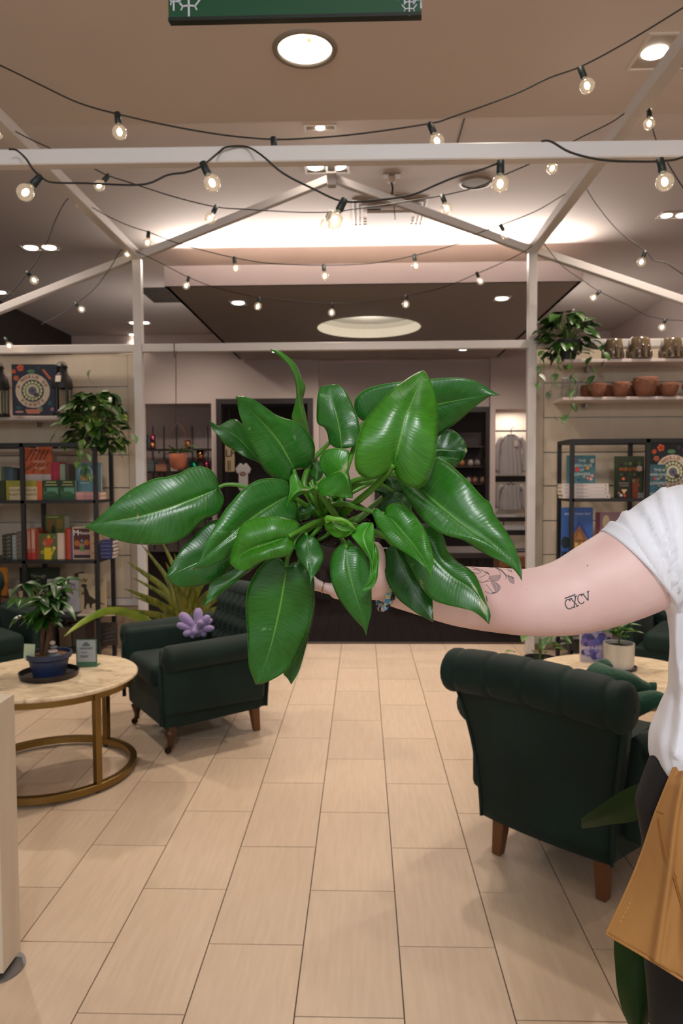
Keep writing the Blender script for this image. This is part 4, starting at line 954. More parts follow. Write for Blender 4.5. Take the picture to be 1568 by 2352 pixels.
for i, (a, b, c, nm) in enumerate(((148.7, 155, '#8c3016', 'left'), (155, 162, '#b04020', 'right'))): spinebook(nm+' one of two rust red spines beside the white block', a, 1215, b, 1286, YK, Z2, c)
spinebook('thin lilac spine beside the picture book with big letter M', 162.3, 1219, 166.5, 1286, YK, Z2, '#4c4a70')
book('cream edged book with a bright poster cover and large M title', 167, 1211, 209, 1286, YK, Z2, '#b9a48c', 0.02, [('rect', 0.05, 0.04, 0.95, 0.96, '#4a1f20'), ('rect', 0.05, 0.04, 0.95, 0.13, '#2a2028'), ('rect', 0.06, 0.14, 0.94, 0.3, '#b08478'), ('disc', 0.24, 0.5, 0.16, '#a05a2c'), ('disc', 0.76, 0.52, 0.16, '#a8602c'), ('disc', 0.5, 0.42, 0.14, '#b9607a'), ('poly', [(0.36, 0.26), (0.64, 0.26), (0.5, 0.55)], '#4f8a3c'), ('disc', 0.5, 0.58, 0.07, '#6a8aa0'), ('text', 'M', 0.2, 0.82, 0.16, '#d8d0c8'), ('text', 'House', 0.64, 0.82, 0.1, '#d8d0c8')])
spinebook('tan spine with orange motifs beside the M poster book', 209.3, 1213, 219, 1286, YK, Z2, '#b9946c', [('disc', 0.5, 0.8, 0.25, '#b0602a'), ('disc', 0.5, 0.5, 0.25, '#b0602a'), ('disc', 0.5, 0.2, 0.25, '#b0602a')])
book('moss green book with a dark figure, raised behind the watering can book', 105, 1183, 148, 1286, YK+0.2, Z2, '#5c6420', 0.02, [('rect', 0.12, 0.62, 0.4, 0.9, '#8a5a24'), ('rect', 0.6, 0.68, 0.9, 0.9, '#8a6a24'), ('oval', 0.42, 0.62, 0.12, 0.14, '#26301a'), ('line', [(0.1, 0.95), (0.7, 0.95)], 0.05, '#a8b070')], spine='#a05a20')
book('grey book edge behind the rust red spines', 148.5, 1186, 160, 1286, YK+0.2, Z2, '#8c8574', 0.02)
z_ = Z2
for k in range(5):
    fb, z_ = flatbook(('lowest', 'second lowest', 'middle', 'second highest', 'topmost')[k]+' of five flat navy books at the end of the second tier', 229-k % 2, 258+(k*7 % 3), 1286-k*8.4, 1286-(k+1)*8.4, YF+0.1, z_, ('#2b2f5a', '#343a68')[k % 2], [('line', [(0.1, 0.5), (0.8, 0.5)], 0.03, '#7c84a8')])
for i, (a, b, t_, c, nm) in enumerate(((5, 13, 1229, '#23221e', 'black patterned'), (13, 27, 1227, '#3a3a30', 'dark speckled'), (28, 38, 1229, '#8d8f8c', 'pale grey'), (38, 50, 1222, '#5e554c', 'brown grey patterned'))):
    spinebook(nm+' spine left of the shelf post on the second tier', a, t_, b, 1286, YK, Z2, c, [('line', [(0.2, 0.15*k+0.1), (0.8, 0.15*k+0.14)], 0.12, '#8a8468' if i != 2 else '#c0c4c4') for k in range(6)])
# ---- third tier
book('orange and black book at the left edge of the lowest tier', -24, 1304, 17, 1395, YK+0.02, Z3+0.045, '#b9741a', 0.02, [('rect', 0, 0, 1, 0.32, '#241c16'), ('disc', 0.75, 0.2, 0.18, '#8a4a28'), ('text', 'NS', 0.8, 0.6, 0.06, '#3a1c0c')])
t = thing('orange_box', 'low orange carton under the orange and black book', 'box', (at(4, 1400, YK).x, YK+0.06, Z3+0.001)); MB().box((0, 0, 0.0215), (0.16, 0.16, 0.043)).build('carton', C('#b8762a'), t); MB().box((0, 0, 0.0435), (0.161, 0.03, 0.0008)).build('tape', C('#8a5a20'), t)
spinebook('white book leaning to the left on the lowest tier', 32, 1352, 41, 1415, YK, Z3+0.006, '#b9aea4', tilt=-0.24)
book('dark green book titled Fairy behind the white one', 46, 1304, 137, 1414, YF+0.3, Z3, '#202c16', 0.02, [('disc', 0.2, 0.6, 0.15, '#1a2412'), ('text', 'Through', 0.47, 0.80, 0.075, '#9aa080'), ('text', 'the', 0.47, 0.71, 0.05, '#9aa080'), ('text', 'Fairy', 0.5, 0.55, 0.15, '#a9a888')])
spinebook('cream spine with yellow foot left of the money tree leaves', 44, 1358, 59, 1414, YK, Z3, '#b9a888', [('rect', 0, 0, 1, 0.14, '#a8902c'), ('disc', 0.6, 0.5, 0.2, '#6a5a3c')])
book('white picture book titled I Am Love', 109, 1331, 181, 1414, YF+0.2, Z3, '#b8b4b6', 0.02, [('text', 'I AM LOVE', 0.47, 0.80, 0.13, '#6a625c'), ('disc', 0.46, 0.56, 0.075, '#9c4436'), ('line', [(0.46, 0.45), (0.46, 0.22)], 0.09, '#4a5070'), ('line', [(0.42, 0.46), (0.28, 0.6)], 0.03, '#a05a4c'), ('line', [(0.5, 0.46), (0.64, 0.62)], 0.03, '#a05a4c')])
spinebook('maroon spine peeking between the white and cream picture books', 171, 1318, 178, 1414, YF+0.24, Z3, '#4a1820')
book('cream picture book with a crowned brown dinosaur', 181, 1318, 243, 1414, YF+0.22, Z3, '#b3a283', 0.02, [('poly', [(0.08, 0.78), (0.3, 0.78), (0.33, 0.88), (0.25, 0.84), (0.2, 0.9), (0.14, 0.84), (0.06, 0.88)], '#8a3c1a'), ('oval', 0.2, 0.68, 0.11, 0.05, '#33241a'), ('poly', [(0.2, 0.7), (0.3, 0.62), (0.4, 0.42), (0.55, 0.34), (0.98, 0.17), (0.6, 0.22), (0.5, 0.2), (0.46, 0.12), (0.5, 0.08), (0.4, 0.09), (0.38, 0.2), (0.3, 0.2), (0.24, 0.1), (0.28, 0.07), (0.18, 0.07), (0.2, 0.25), (0.2, 0.5), (0.1, 0.5), (0.12, 0.46), (0.18, 0.44)], '#33241a'), ('text', 'LITTLE', 0.72, 0.82, 0.07, '#7a6c50'), ('text', 'DINO', 0.7, 0.72, 0.07, '#7a6c50')])
for k, (a, b, w_) in enumerate(((183, 230, 'left'), (231, 272, 'right'))):
    t = thing('open_booklet', w_+' one of two thin white booklets lying at the shelf end', 'booklet', (at((a+b)/2, 1408, YF+0.12).x, YF+0.12, Z3+0.001), 0.12)
    MB().box((0, 0, 0.004), (at(b, 1408, YF).x-at(a, 1408, YF).x-0.015, 0.2, 0.008)).build('sheet', C('#c9b8ac'), t); MB().box((0, 0, 0.0095), (0.1, 0.16, 0.003)).build('cover_sheet', C('#b9a79c'), t)
# lower items
t = thing('carved_panel', 'dark grey carved wooden panel leaning under the left shelving unit', 'panel', (at(252, 1470, 5.75).x, 5.75, 0.142))
pz = at(252, 1430, 5.75).z-0.142
MB().box((0, 0, pz/2), (0.13, 0.02, pz)).build('backing', C('#3b342e', 0.8), t)
m = MB(); [m.bar((-0.05+0.02*(k % 2), -0.012, 0.03+k*0.03), (0.05-0.02*(k % 2), -0.012, 0.05+k*0.03), 0.008, 0.006) for k in range(int(pz/0.03)-2)]; m.build('carving', C('#57504a', 0.7), t)['kind'] = 'stuff'
for i, (a, b, t_, c, nm) in enumerate(((74, 100, 1440, '#5a4a3c', 'brown'), (102, 140, 1432, '#3c3530', 'dark'), (148, 176, 1438, '#6b5b4a', 'tan'), (178, 208, 1430, '#4a4038', 'umber'))):
    tt = thing('storage_box', nm+' storage box on the bottom board of the left unit', 'box', (at((a+b)/2, 1500, YK+0.1).x, YK+0.1, 0.141)); ww = at(b, 1500, YK).x-at(a, 1500, YK).x; hh = at(a, t_, YK).z-0.141
    MB().box((0, 0, hh*0.42), (ww, 0.2, hh*0.84)).build('body', C(c, 0.8), tt, bevel=0.003); MB().box((0, 0, hh*0.9), (ww+0.006, 0.206, hh*0.12)).build('lid', C(c, 0.7), tt, bevel=0.003)
# ---- right unit
RZ1, RZ2 = RZ[1], RZ[2]
lof = [('text', 'THE', 0.53, 0.80, 0.10, '#bcc8c4'), ('text', 'LANGUAGE', 0.5, 0.64, 0.10, '#bcc8c4'), ('text', 'OF', 0.52, 0.48, 0.09, '#bcc8c4'), ('text', 'FLOWERS', 0.5, 0.33, 0.10, '#bcc8c4'), ('flower', 0.88, 0.80, 0.08, '#c9c6bc'), ('disc', 0.35, 0.5, 0.08, '#b03038'), ('flower', 0.3, 0.82, 0.05, '#7a4a8c'), ('disc', 0.72, 0.55, 0.06, '#c88424'), ('flower', 0.6, 0.25, 0.05, '#b8b088'), ('disc', 0.88, 0.28, 0.05, '#c9807c'), ('disc', 0.84, 0.16, 0.055, '#c98a84'), ('disc', 0.72, 0.2, 0.045, '#c9807c'), ('flower', 0.4, 0.14, 0.05, '#2f4f8c')]
z_ = RZ1
for k, (a, b) in enumerate(((1292, 1401), (1290, 1397), (1289.5, 1397), (1290, 1397))):
    fb, z_ = flatbook(('lowest', 'second lowest', 'second highest', 'topmost')[k]+' of four white books stacked under the teal flower book', a, b, 1144-k*8.4, 1144-(k+1)*8.4, YF+0.06, z_, '#c3b9b6', [('line', [(0.3, 0.55), (0.56, 0.55)], 0.012, '#8a8280'), ('line', [(0.06, 0.55), (0.14, 0.55)], 0.012, '#8a8280'), ('disc', 0.94, 0.5, 0.012, '#3a3838')])
book('teal flower book standing on the stack of four white books', 1302, 1046, 1367, 1110, YF+0.1, z_, '#34606a', 0.02, lof)
book('dark leafy book with orange title behind the small black book', 1412, 1048, 1479, 1144, YF+0.16, RZ1, '#26301c', 0.03, [('disc', 0.2+0.15*(k % 5), 0.3+0.13*(k//5), 0.06, ('#3a4628', '#55583c', '#1c2414')[k % 3]) for k in range(25)]+[('text', 'MONSTERA', 0.52, 0.68, 0.075, '#c0601c'), ('disc', 0.82, 0.70, 0.1, '#a08a80')], spine='#2a5a28', rz=0.03)
book('small black cocktail book with coloured drawings on the right unit', 1416, 1097, 1449, 1143, YK, RZ1, '#141312', 0.02, [('disc', 0.45, 0.94, 0.1, '#c06a1c'), ('text', 'BOTANICAL', 0.5, 0.72, 0.06, '#a09880'), ('text', 'COCKTAIL', 0.5, 0.6, 0.06, '#a09880'), ('poly', [(0.3, 0.42), (0.72, 0.42), (0.5, 0.2)], '#c9a878'), ('disc', 0.3, 0.14, 0.1, '#b9c0b0'), ('disc', 0.55, 0.12, 0.1, '#c0401c'), ('disc', 0.15, 0.25, 0.07, '#c06a1c')])
spinebook('rust brown spine with green spots beside the black cocktail book', 1451, 1100, 1466, 1143, YK+0.02, RZ1, '#6a2c12', [('disc', 0.2, 0.9, 0.2, '#3c7a2c')])
z_ = RZ1
for k in range(2): fb, z_ = flatbook(('lower', 'upper')[k]+' of two grey flat books beside the shelf post', 1467, 1479, 1144-k*6, 1144-(k+1)*6, YF+0.05, z_, '#5c6066')
book('dark floral plant book standing on the right unit', 1496, 1020, 1598, 1144, YF+0.22, RZ1, '#181a24', 0.03, world_of_plants(), spine='#1f5a38')
z_ = RZ1
for k in range(2): fb, z_ = flatbook(('lower', 'upper')[k]+' of two blue flat books under the leftmost teal flower book near the person', 1490, 1522, 1144-k*6, 1144-(k+1)*6, YF+0.05, z_, ('#4a6a7c', '#8a97a0')[k])
book('teal flower book in front of the dark floral plant book', 1489, 1067, 1528, 1132, YF+0.09, z_, '#2f5864', 0.02, lof)
house = [('rect', 0, 0.0, 1, 0.12, '#1c2430'), ('oval', 0.12, 0.3, 0.14, 0.12, '#16222c'), ('oval', 0.9, 0.22, 0.1, 0.1, '#16222c'), ('poly', [(0.3, 0.5), (0.55, 0.72), (0.86, 0.44), (0.86, 0.36), (0.55, 0.64), (0.3, 0.42)], '#2b3f8c'), ('poly', [(0.34, 0.1), (0.34, 0.42), (0.56, 0.64), (0.82, 0.36), (0.82, 0.1)], '#8c5c34'), ('rect', 0.42, 0.12, 0.55, 0.3, '#d9a860'), ('rect', 0.6, 0.12, 0.76, 0.3, '#d9a860'), ('poly', [(0.45, 0.36), (0.56, 0.52), (0.7, 0.36)], '#b07c48'), ('text', 'BIGGER THAN TINY', 0.5, 0.87, 0.04, '#b9c4d8')]
book('blue book with a lit wooden house at dusk', 1290, 1166, 1361, 1283, YF+0.08, RZ2, '#2f5596', 0.03, house)
book('book with plum and pink blossoms beside the blue house book', 1369, 1177, 1432, 1283, YF+0.1, RZ2, '#8c6a70', 0.03, [('rect', 0, 0, 1, 0.35, '#5a1c34'), ('rect', 0, 0, 0.13, 1, '#6a2038'), ('oval', 0.35, 0.78, 0.13, 0.16, '#c2b490'), ('oval', 0.42, 0.5, 0.2, 0.1, '#b99c84'), ('disc', 0.7, 0.7, 0.12, '#b07a84'), ('disc', 0.8, 0.5, 0.1, '#c29aa0'), ('disc', 0.6, 0.35, 0.1, '#7a3a58'), ('disc', 0.3, 0.3, 0.1, '#7a3a58')])
t = thing('hydrangea_book', 'book with blue and violet hydrangeas on its cover, standing on the right marble table', 'book', (at(1368, 1500, 3.83).x, 3.83, 0.501)); 
hw = at(1403, 1480, 3.93).x-at(1335, 1480, 3.93).x; hh = 0.235
MB().box((0, 0.012, hh/2), (hw, 0.02, hh)).build('pages', M_page, t); MB().box((0, 0, hh/2), (hw+0.004, 0.003, hh+0.003)).build('cover', C('#b8aeb4'), t)
hr = random.Random(5); art(t, hw, hh, -0.002, [('disc', hr.uniform(0.08, 0.92), hr.uniform(0.02, 0.9), hr.uniform(0.07, 0.14), hr.choice(['#4c4a8c', '#6a5a9c', '#8a7ab0', '#3c3a70', '#5c5ca8', '#a094c0'])) for k in range(46)]+[('text', 'HYDRANGEAS', 0.5, 0.32, 0.07, '#d8cfe0')])
# ---- pottery on the right wall shelves
M_glz = mat('olive_glaze', '#6e5f45', 0.2, noise=0.45, nscale=14, col2='#43352a', coat=0.6, stretch=(1, 1, 0.3))
def glazed(px, pw, pt, label):
    Y = YSH+0.06; c = at(px, 822, Y); h = at(px, pt, Y).z-zsB; r = pw/2/F*Y
    t = thing('glazed_pot', label, 'pot', (c.x, Y, zsB+0.001), 0, 'olive glazed pots')
    MB().lathe([(0.001, 0), (r*1.08, 0), (r*1.12, 0.008), (r*1.02, 0.014), (r*1.02, h*0.5), (r*0.9, h*0.85), (r*0.82, h*0.97), (r*0.7, h), (0.001, h)], n=40).build('body', M_glz, t, smooth=True)
    dr = MB()
    for k in range(12):
        a = k*PI/6; hh_ = h*(0.5+0.2*math.sin(k*5.1)); dr.tube([(r*1.025*math.cos(a), r*1.025*math.sin(a), 0.016), (r*1.0*math.cos(a), r*1.0*math.sin(a), hh_*0.8), (r*0.93*math.cos(a), r*0.93*math.sin(a), hh_)], [r*0.14, r*0.13, r*0.03], 8)
    dr.build('glaze_drips', mat('drip_glaze', '#4a3a34', 0.15, coat=0.8, noise=0.3, nscale=30), t, smooth=True)
glazed(1407, 44, 780, 'leftmost upturned glazed pot beside the pothos'); glazed(1467, 50, 776, 'middle and largest upturned glazed pot'); glazed(1541, 48, 778, 'upturned glazed pot nearest the right edge')
glazed(1608, 48, 778, 'upturned glazed pot just beyond the right edge')
M_ter = mat('terracotta', '#8a5a44', 0.85, noise=0.25, nscale=12, bump=0.15, bscale=30)
def bowl(px, pw, pt, label, Y, c='terracotta'):
    cc = at(px, 908, Y); h = at(px, pt, Y).z-zsC; r = pw/2/F*Y
    t = thing('terracotta_bowl', label, 'bowl', (cc.x, Y, zsC+0.001), px, 'terracotta bowls')
    MB().lathe([(0.001, 0), (r*0.62, 0), (r*0.82, h*0.35), (r*0.97, h*0.7), (r*0.92, h*0.86), (r*0.94, h), (r*0.84, h), (r*0.8, h*0.6), (0.001, h*0.2)], n=36).build('bowl', M_ter if c == 'terracotta' else mat('terracotta_dark', '#7c4630', 0.85, noise=0.3, nscale=12), t, smooth=True)
    kn = MB(); [kn.ball((r*0.96*math.cos(a), r*0.96*math.sin(a), h*0.78), r*0.1, 8, sc=(1, 1, 1.2)) for a in [k*PI/4 for k in range(8)]]; kn.build('knobs', M_ter, t, smooth=True)['kind'] = 'stuff'
bowl(1373, 38, 881, 'small terracotta bowl left of centre on the lower shelf', YSH-0.02); bowl(1425, 42, 879, 'small terracotta bowl beside the tall one', YSH-0.02); bowl(1481, 56, 868, 'largest terracotta bowl, rising above its neighbours', YSH-0.0); bowl(1536, 42, 880, 'small terracotta bowl right of the largest one', YSH-0.02); bowl(1588, 44, 879, 'terracotta bowl at the right edge of the photo', YSH-0.02)
for px, nm in ((1350, 'nearest the glass jars'), (1398, 'between the two small bowls'), (1452, 'left of the largest bowl'), (1510, 'right of the largest bowl')): bowl(px, 34, 886, 'dark terracotta bowl in the back row, '+nm, YSH+0.19, 'd')
# glass jars
for k, (px, hpx, nm) in enumerate(((1299, 868, 'left'), (1318, 872, 'right'))):
    c = at(px, 908, YSH); h = at(px, hpx, YSH).z-zsC; t = thing('glass_jar', nm+' one of two clear glass jars under the trailing pothos', 'jar', (c.x, YSH+0.02, zsC+0.001))
    MB().lathe([(0.001, 0.003), (0.03, 0.003), (0.032, 0.01), (0.032, h*0.8), (0.026, h*0.9), (0.027, h)], n=24).build('glass', glass_mat('clear_glass', (0.93, 0.96, 0.95), 0.65), t, smooth=True)
    MB().lathe([(0.024, h*0.96), (0.030, h*0.96), (0.030, h+0.004), (0.024, h+0.004)], n=24).build('rim', mat('clear_rim', '#c9d4d2', 0.1, spec=1.0), t, smooth=True)
# ---- white marble pot on the right table and green plush
cm = atz(1430, 1542, 0.50)
M_wm = mat('white_marble_pot', '#cfc8bc', 0.35, noise=0.35, nscale=7, col2='#9c9890', stretch=(1, 1, 0.3))
t = thing('saucer', 'dark round saucer under the white marble pot', 'saucer', (cm.x, cm.y+0.06, 0.5005)); MB().lathe([(0.001, 0), (0.085, 0), (0.09, 0.012), (0.084, 0.012), (0.08, 0.004), (0.001, 0.004)], n=32).build('saucer', C('#3b3330', 0.5), t, smooth=False)
t = thing('small_potted_plant', 'small bright green plant in a white marble pot on the right table', 'plant', (cm.x, cm.y+0.06, 0.5055))
MB().lathe([(0.001, 0), (0.068, 0), (0.072, 0.004), (0.076, 0.125), (0.069, 0.125), (0.067, 0.1)], n=36).build('pot', M_wm, t, smooth=False); MB().lathe([(0.069, 0.108), (0.001, 0.114)], n=24).build('soil', M_soil, t)
lm4 = [leafmesh('leaf', leafmat('bright_leaf', '#2c5a14', '#5a8c2c', 0.35, sc=20), 0.10, 0.045, False, c) for c in (0.1, 0.5)]
stb = MB()
for i in range(16):
    a = i*2.4; el = (1.3, 0.7, 0.3, 0.9)[i % 4]; c = V(0.012*math.cos(a), 0.012*math.sin(a), 0.15+0.004*i); place_leaf(lm4[i % 2], t, c, (math.cos(a), math.sin(a), el), 0, 0.8+0.2*(i % 3)/2)
stb.tube([(0, 0, 0.11), (0.005, 0, 0.22)], 0.004, 6); stb.build('stem', M_stem, t, smooth=True)
# ------------------------------------------------------------ plush toys
def loftball(mb, path, radii, n=14, flat=1.0): 
    pts = crom([tuple(p)+(r,) for p, r in zip(path, radii)], 6)
    mb.tube([tuple(p[:3]) for p in pts], [max(p[3], 0.0008) for p in pts], n, sx=flat)
t = thing('succulent_plush', 'lilac plush succulent with stubby petals on the arm of the left armchair', 'plush toy', tuple(at(452, 1462, 4.25)))
M_lil = mat('lilac_plush', '#9a86b4', 0.95, noise=0.12, nscale=12, bump=0.4, bscale=90, sheen=0.6)
pc = at(452, 1445, 4.25); base = V(*t.location)
PT = [((418, 1414), (448, 1440), 24, 0.0), ((455, 1403), (455, 1440), 22, 0.03), ((476, 1418), (460, 1442), 19, 0.0), ((486, 1443), (460, 1446), 17, -0.02), ((412, 1436), (445, 1446), 18, -0.03), ((448, 1452), (452, 1442), 17, -0.07), ((460, 1430), (455, 1445), 18, -0.06), ((425, 1456), (448, 1450), 17, -0.04), ((483, 1425), (462, 1440), 14, 0.04), ((440, 1462), (450, 1450), 15, -0.02), ((470, 1458), (456, 1448), 15, 0.0)]
for (tx, ty), (bx_, by_), wpx, dy in PT:
    a = at(bx_, by_, 4.25)-base; b = at(tx, ty, 4.25+dy)-base; b = b+(b-a)*0.12; r = wpx/2/F*4.25*0.92; m = MB(); d = b-a
    loftball(m, [a, a+d*0.35, a+d*0.75, a+d*1.0, a+d*1.05], [r*0.5, r*0.85, r, r*0.62, 0.001]); m.build('petal', M_lil, t, smooth=True)
m = MB(); m.ball(at(452, 1448, 4.25)-base, 0.04, 14); m.build('centre', M_lil, t, smooth=True)
t = thing('dark_green_plush', 'dark green plush with two curling pointed arms lying on the near right armchair', 'plush toy', tuple(at(1400, 1640, 2.75)))
M_gp = mat('green_plush', '#0f4a34', 0.85, noise=0.3, nscale=10, bump=0.3, bscale=60, sheen=0.4); base = V(*t.location)
def plush_arm(pxs, rs, Y):
    m = MB(); loftball(m, [at(x, y, Y+dy)-base for x, y, dy in pxs], [r/F*Y for r in rs], 18); return m.build('arm', M_gp, t, smooth=True)
plush_arm([(1370, 1560, 0.05), (1400, 1566, 0), (1440, 1570, 0), (1470, 1580, 0), (1490, 1582, 0), (1500, 1574, 0), (1506, 1568, 0)], [40, 34, 27, 20, 15, 10, 2], 2.72)
plush_arm([(1380, 1640, 0.05), (1415, 1636, 0), (1450, 1622, 0), (1480, 1612, 0), (1505, 1605, 0), (1528, 1608, 0), (1540, 1612, 0)], [36, 33, 28, 24, 19, 12, 2], 2.66)
plush_arm([(1375, 1560, 0.15), (1385, 1530, 0.15), (1396, 1540, 0.12), (1408, 1548, 0.1)], [36, 20, 16, 4], 2.74)
m = MB(); m.ball(at(1392, 1600, 2.78)-base, 0.09, 18, sc=(0.8, 1, 1)); m.build('body', M_gp, t, smooth=True)
# ------------------------------------------------------------ yellow green sword leaved plant behind the left chair
sb_ = at(430, 1480, 5.15); t = thing('dracaena_plant', 'yellow green sword leaved plant rising behind the left armchair', 'plant', (sb_.x, 5.15, 0))
MB().lathe([(0.001, 0), (0.12, 0), (0.16, 0.30), (0.15, 0.30), (0.14, 0.24)], n=28).build('pot', C('#3a2e28', 0.6), t); MB().lathe([(0.146, 0.26), (0.001, 0.27)], n=20).build('soil', M_soil, t)
M_drac = mat('dracaena_leaf', '#7d7a22', 0.4, noise=0.45, nscale=6, col2='#3a4a12', stretch=(8, 8, 1)); M_drac2 = mat('lime_leaf', '#8a9c2c', 0.4, noise=0.3, nscale=8, col2='#5a7a20')
def blade(path, w, mt, parent, name='leaf', fold=0.25, side=None):
    pts = resample(crom([tuple(p) for p in path], 6), 14); m = MB(); vs = []; L = len(pts)
    for i, p in enumerate(pts):
        d = (pts[min(i+1, L-1)]-pts[max(i-1, 0)]).normalized(); x = side if side else d.cross(V(0, 1, 0)); x = V(*x).normalized(); nn = x.cross(d)
        u = i/(L-1); ww = w*(min(1, 0.35+u*3))*(1-u**3)**0.8*0.5+0.0004
        vs += [p-x*ww+nn*ww*fold, p, p+x*ww+nn*ww*fold]
    fs = [(i*3+j, i*3+j+1, i*3+j+4, i*3+j+3) for i in range(L-1) for j in range(2)]
    m.add(vs, fs); return m.build(name, mt, parent, smooth=True)
b0 = V(*t.location)
DR = [((322, 1248), -14), ((368, 1236), 6), ((380, 1290), 5), ((300, 1325), -12), ((308, 1372), -10), ((285, 1352), -30), ((345, 1350), -8), ((430, 1250), 0), ((452, 1270), 5), ((410, 1330), 0), ((440, 1330), 0), ((470, 1340), 5), ((490, 1300), 10), ((520, 1330), 15), ((540, 1350), 20), ((400, 1270), -4), ((500, 1370), 12), ((270, 1400), -18), ((360, 1380), 0), ((560, 1380), 20), ((290, 1290), -20), ((510, 1260), 12), ((462, 1300), 3)]
for i, ((tx, ty), bow) in enumerate(DR):
    Y = 5.15+0.22*math.sin(i*2.3); tip = at(tx, ty, Y)-b0; bs = V((i % 5-2)*0.02, (i % 3-1)*0.02, 0.26); mid = bs.lerp(tip, 0.5)+V(-tip.x*0.22, 0, 0.06)
    blade([bs, mid, bs.lerp(tip, 0.82)+V(-tip.x*0.10, 0, 0.03), tip], 0.040+0.009*(i % 3), M_drac, t)
blade([V(-0.04, 0, 0.26), at(330, 1425, 5.0)-b0, at(270, 1404, 4.85)-b0, at(225, 1410, 4.7)-b0, at(180, 1435, 4.6)-b0, at(146, 1463, 4.5)-b0], 0.07, M_drac2, t)
# big leaf plant beside the person
bp_ = V(1.12, 1.62, 0); t = thing('large_leaf_plant', 'large leaved plant behind the apron, one leaf pointing left with a torn tip', 'plant', tuple(bp_))
MB().lathe([(0.001, 0), (0.13, 0), (0.17, 0.32), (0.16, 0.32), (0.15, 0.25)], n=28).build('pot', C('#4a4440', 0.6), t); MB().lathe([(0.154, 0.28), (0.001, 0.29)], n=20).build('soil', M_soil, t)
M_big = mat('big_leaf', '#1f4a10', 0.55, noise=0.35, nscale=5, col2='#122e08', spec=0.25, bump=0.1, bscale=14)
PXY = []
def edge_leaf(E1, E2, MID, dfun, nu=22, nv=5, world=True):
    """leaf blade from traced centre line and two edges; dfun(u, s) gives the depth"""
    mid = resample(crom(MID, 8), nu); e1 = resample(crom(E1, 8), nu); e2 = resample(crom(E2, 8), nu); vs = []; PXY.clear()
    for i in range(nu+1):
        u = i/nu; row = []
        for j in range(-nv, nv+1):
            s = abs(j)/nv; e = e1 if j < 0 else e2; p = mid[i].lerp(e[i], s); row.append(at(p[0], p[1], dfun(u, s*(1 if j > 0 else -1)))); PXY.append((p[0], p[1]))
        vs += row
    q = 2*nv+1; fs = [(i*q+j, i*q+j+1, (i+1)*q+j+1, (i+1)*q+j) for i in range(nu) for j in range(q-1)]
    return vs, fs, q
def simple_traced(parent, E1, E2, MID, dfun, mt, name='leaf'):
    vs, fs, q = edge_leaf(E1, E2, MID, dfun); o = V(*parent.location); m = MB(); m.add([v-o for v in vs], fs); return m.build(name, mt, parent, smooth=True, weld=True)
simple_traced(t, [(1600, 1740), (1560, 1755), (1500, 1785), (1430, 1815), (1380, 1848), (1334, 1880)], [(1600, 1740), (1560, 1800), (1510, 1850), (1460, 1885), (1400, 1894), (1352, 1902), (1336, 1903)], [(1600, 1740), (1540, 1790), (1480, 1830), (1400, 1868), (1334, 1894)], lambda u, s: 1.62-0.12*u+0.012*abs(s)+0.03*s, M_big)
simple_traced(t, [(1470, 2100), (1430, 2130), (1410, 2160), (1412, 2220), (1418, 2280), (1432, 2330), (1450, 2370), (1462, 2400)], [(1470, 2100), (1530, 2140), (1560, 2200), (1545, 2280), (1500, 2330), (1480, 2370), (1462, 2400)], [(1470, 2100), (1480, 2170), (1486, 2240), (1475, 2320), (1462, 2400)], lambda u, s: 1.36-0.04*u+0.035*s*s+0.003*math.sin(u*20)*abs(s), M_big)
m = MB(); L0 = V(*t.location); m.tube(bez((0, 0, 0.28), (0, 0, 0.8), at(1680, 1720, 1.62)-L0, at(1598, 1742, 1.62)-L0, 10), 0.009, 8); m.tube(bez((0, 0, 0.28), (-0.1, 0, 0.9), at(1540, 2000, 1.4)-L0, at(1472, 2102, 1.36)-L0, 10), 0.008, 8)
m.build('petiole', M_stem, t, smooth=True)
for i in range(4):
    a = -0.6+i*0.7; c = V(math.cos(a)*0.25, math.sin(a)*0.25, 0.75+0.1*i)
    m = MB(); m.tube(bez((0, 0, 0.28), (0, 0, 0.6), c*0.9, c, 8), 0.008, 6); m.build('petiole', M_stem, t, smooth=True)
    place_leaf(leafmesh('leaf', M_big, 0.34, 0.17, False, 0.4), t, c, (math.cos(a), math.sin(a), 0.3))
# ivy low behind the right chair
rnd2 = random.Random(3); lm5 = [leafmesh('leaf', leafmat('ivy_leaf', '#24481a', '#5f8038', 0.4, sc=20), 0.12, 0.07, True, 0.3)]
iv = V(at(1240, 1480, 5.3).x, 5.3, 0); t = thing('low_leafy_plant', 'leafy plant standing on the floor behind the near right armchair', 'plant', tuple(iv))
MB().lathe([(0.001, 0), (0.09, 0), (0.12, 0.16), (0.11, 0.16)], n=24).build('pot', C('#4a443e', 0.7), t)
for i in range(26):
    a = i*2.4; r = 0.05+0.012*i*0.7; place_leaf(lm5[0], t, (math.cos(a)*r*0.8, math.sin(a)*r*0.5, 0.2+0.2*rnd2.random()), (math.cos(a), math.sin(a)-0.3, rnd2.uniform(-0.2, 0.8)), 0, rnd2.uniform(0.7, 1.0))
m = MB(); m.tube([(0, 0, 0.1), (0, 0, 0.3)], 0.01, 6); m.build('stem', M_stem, t)
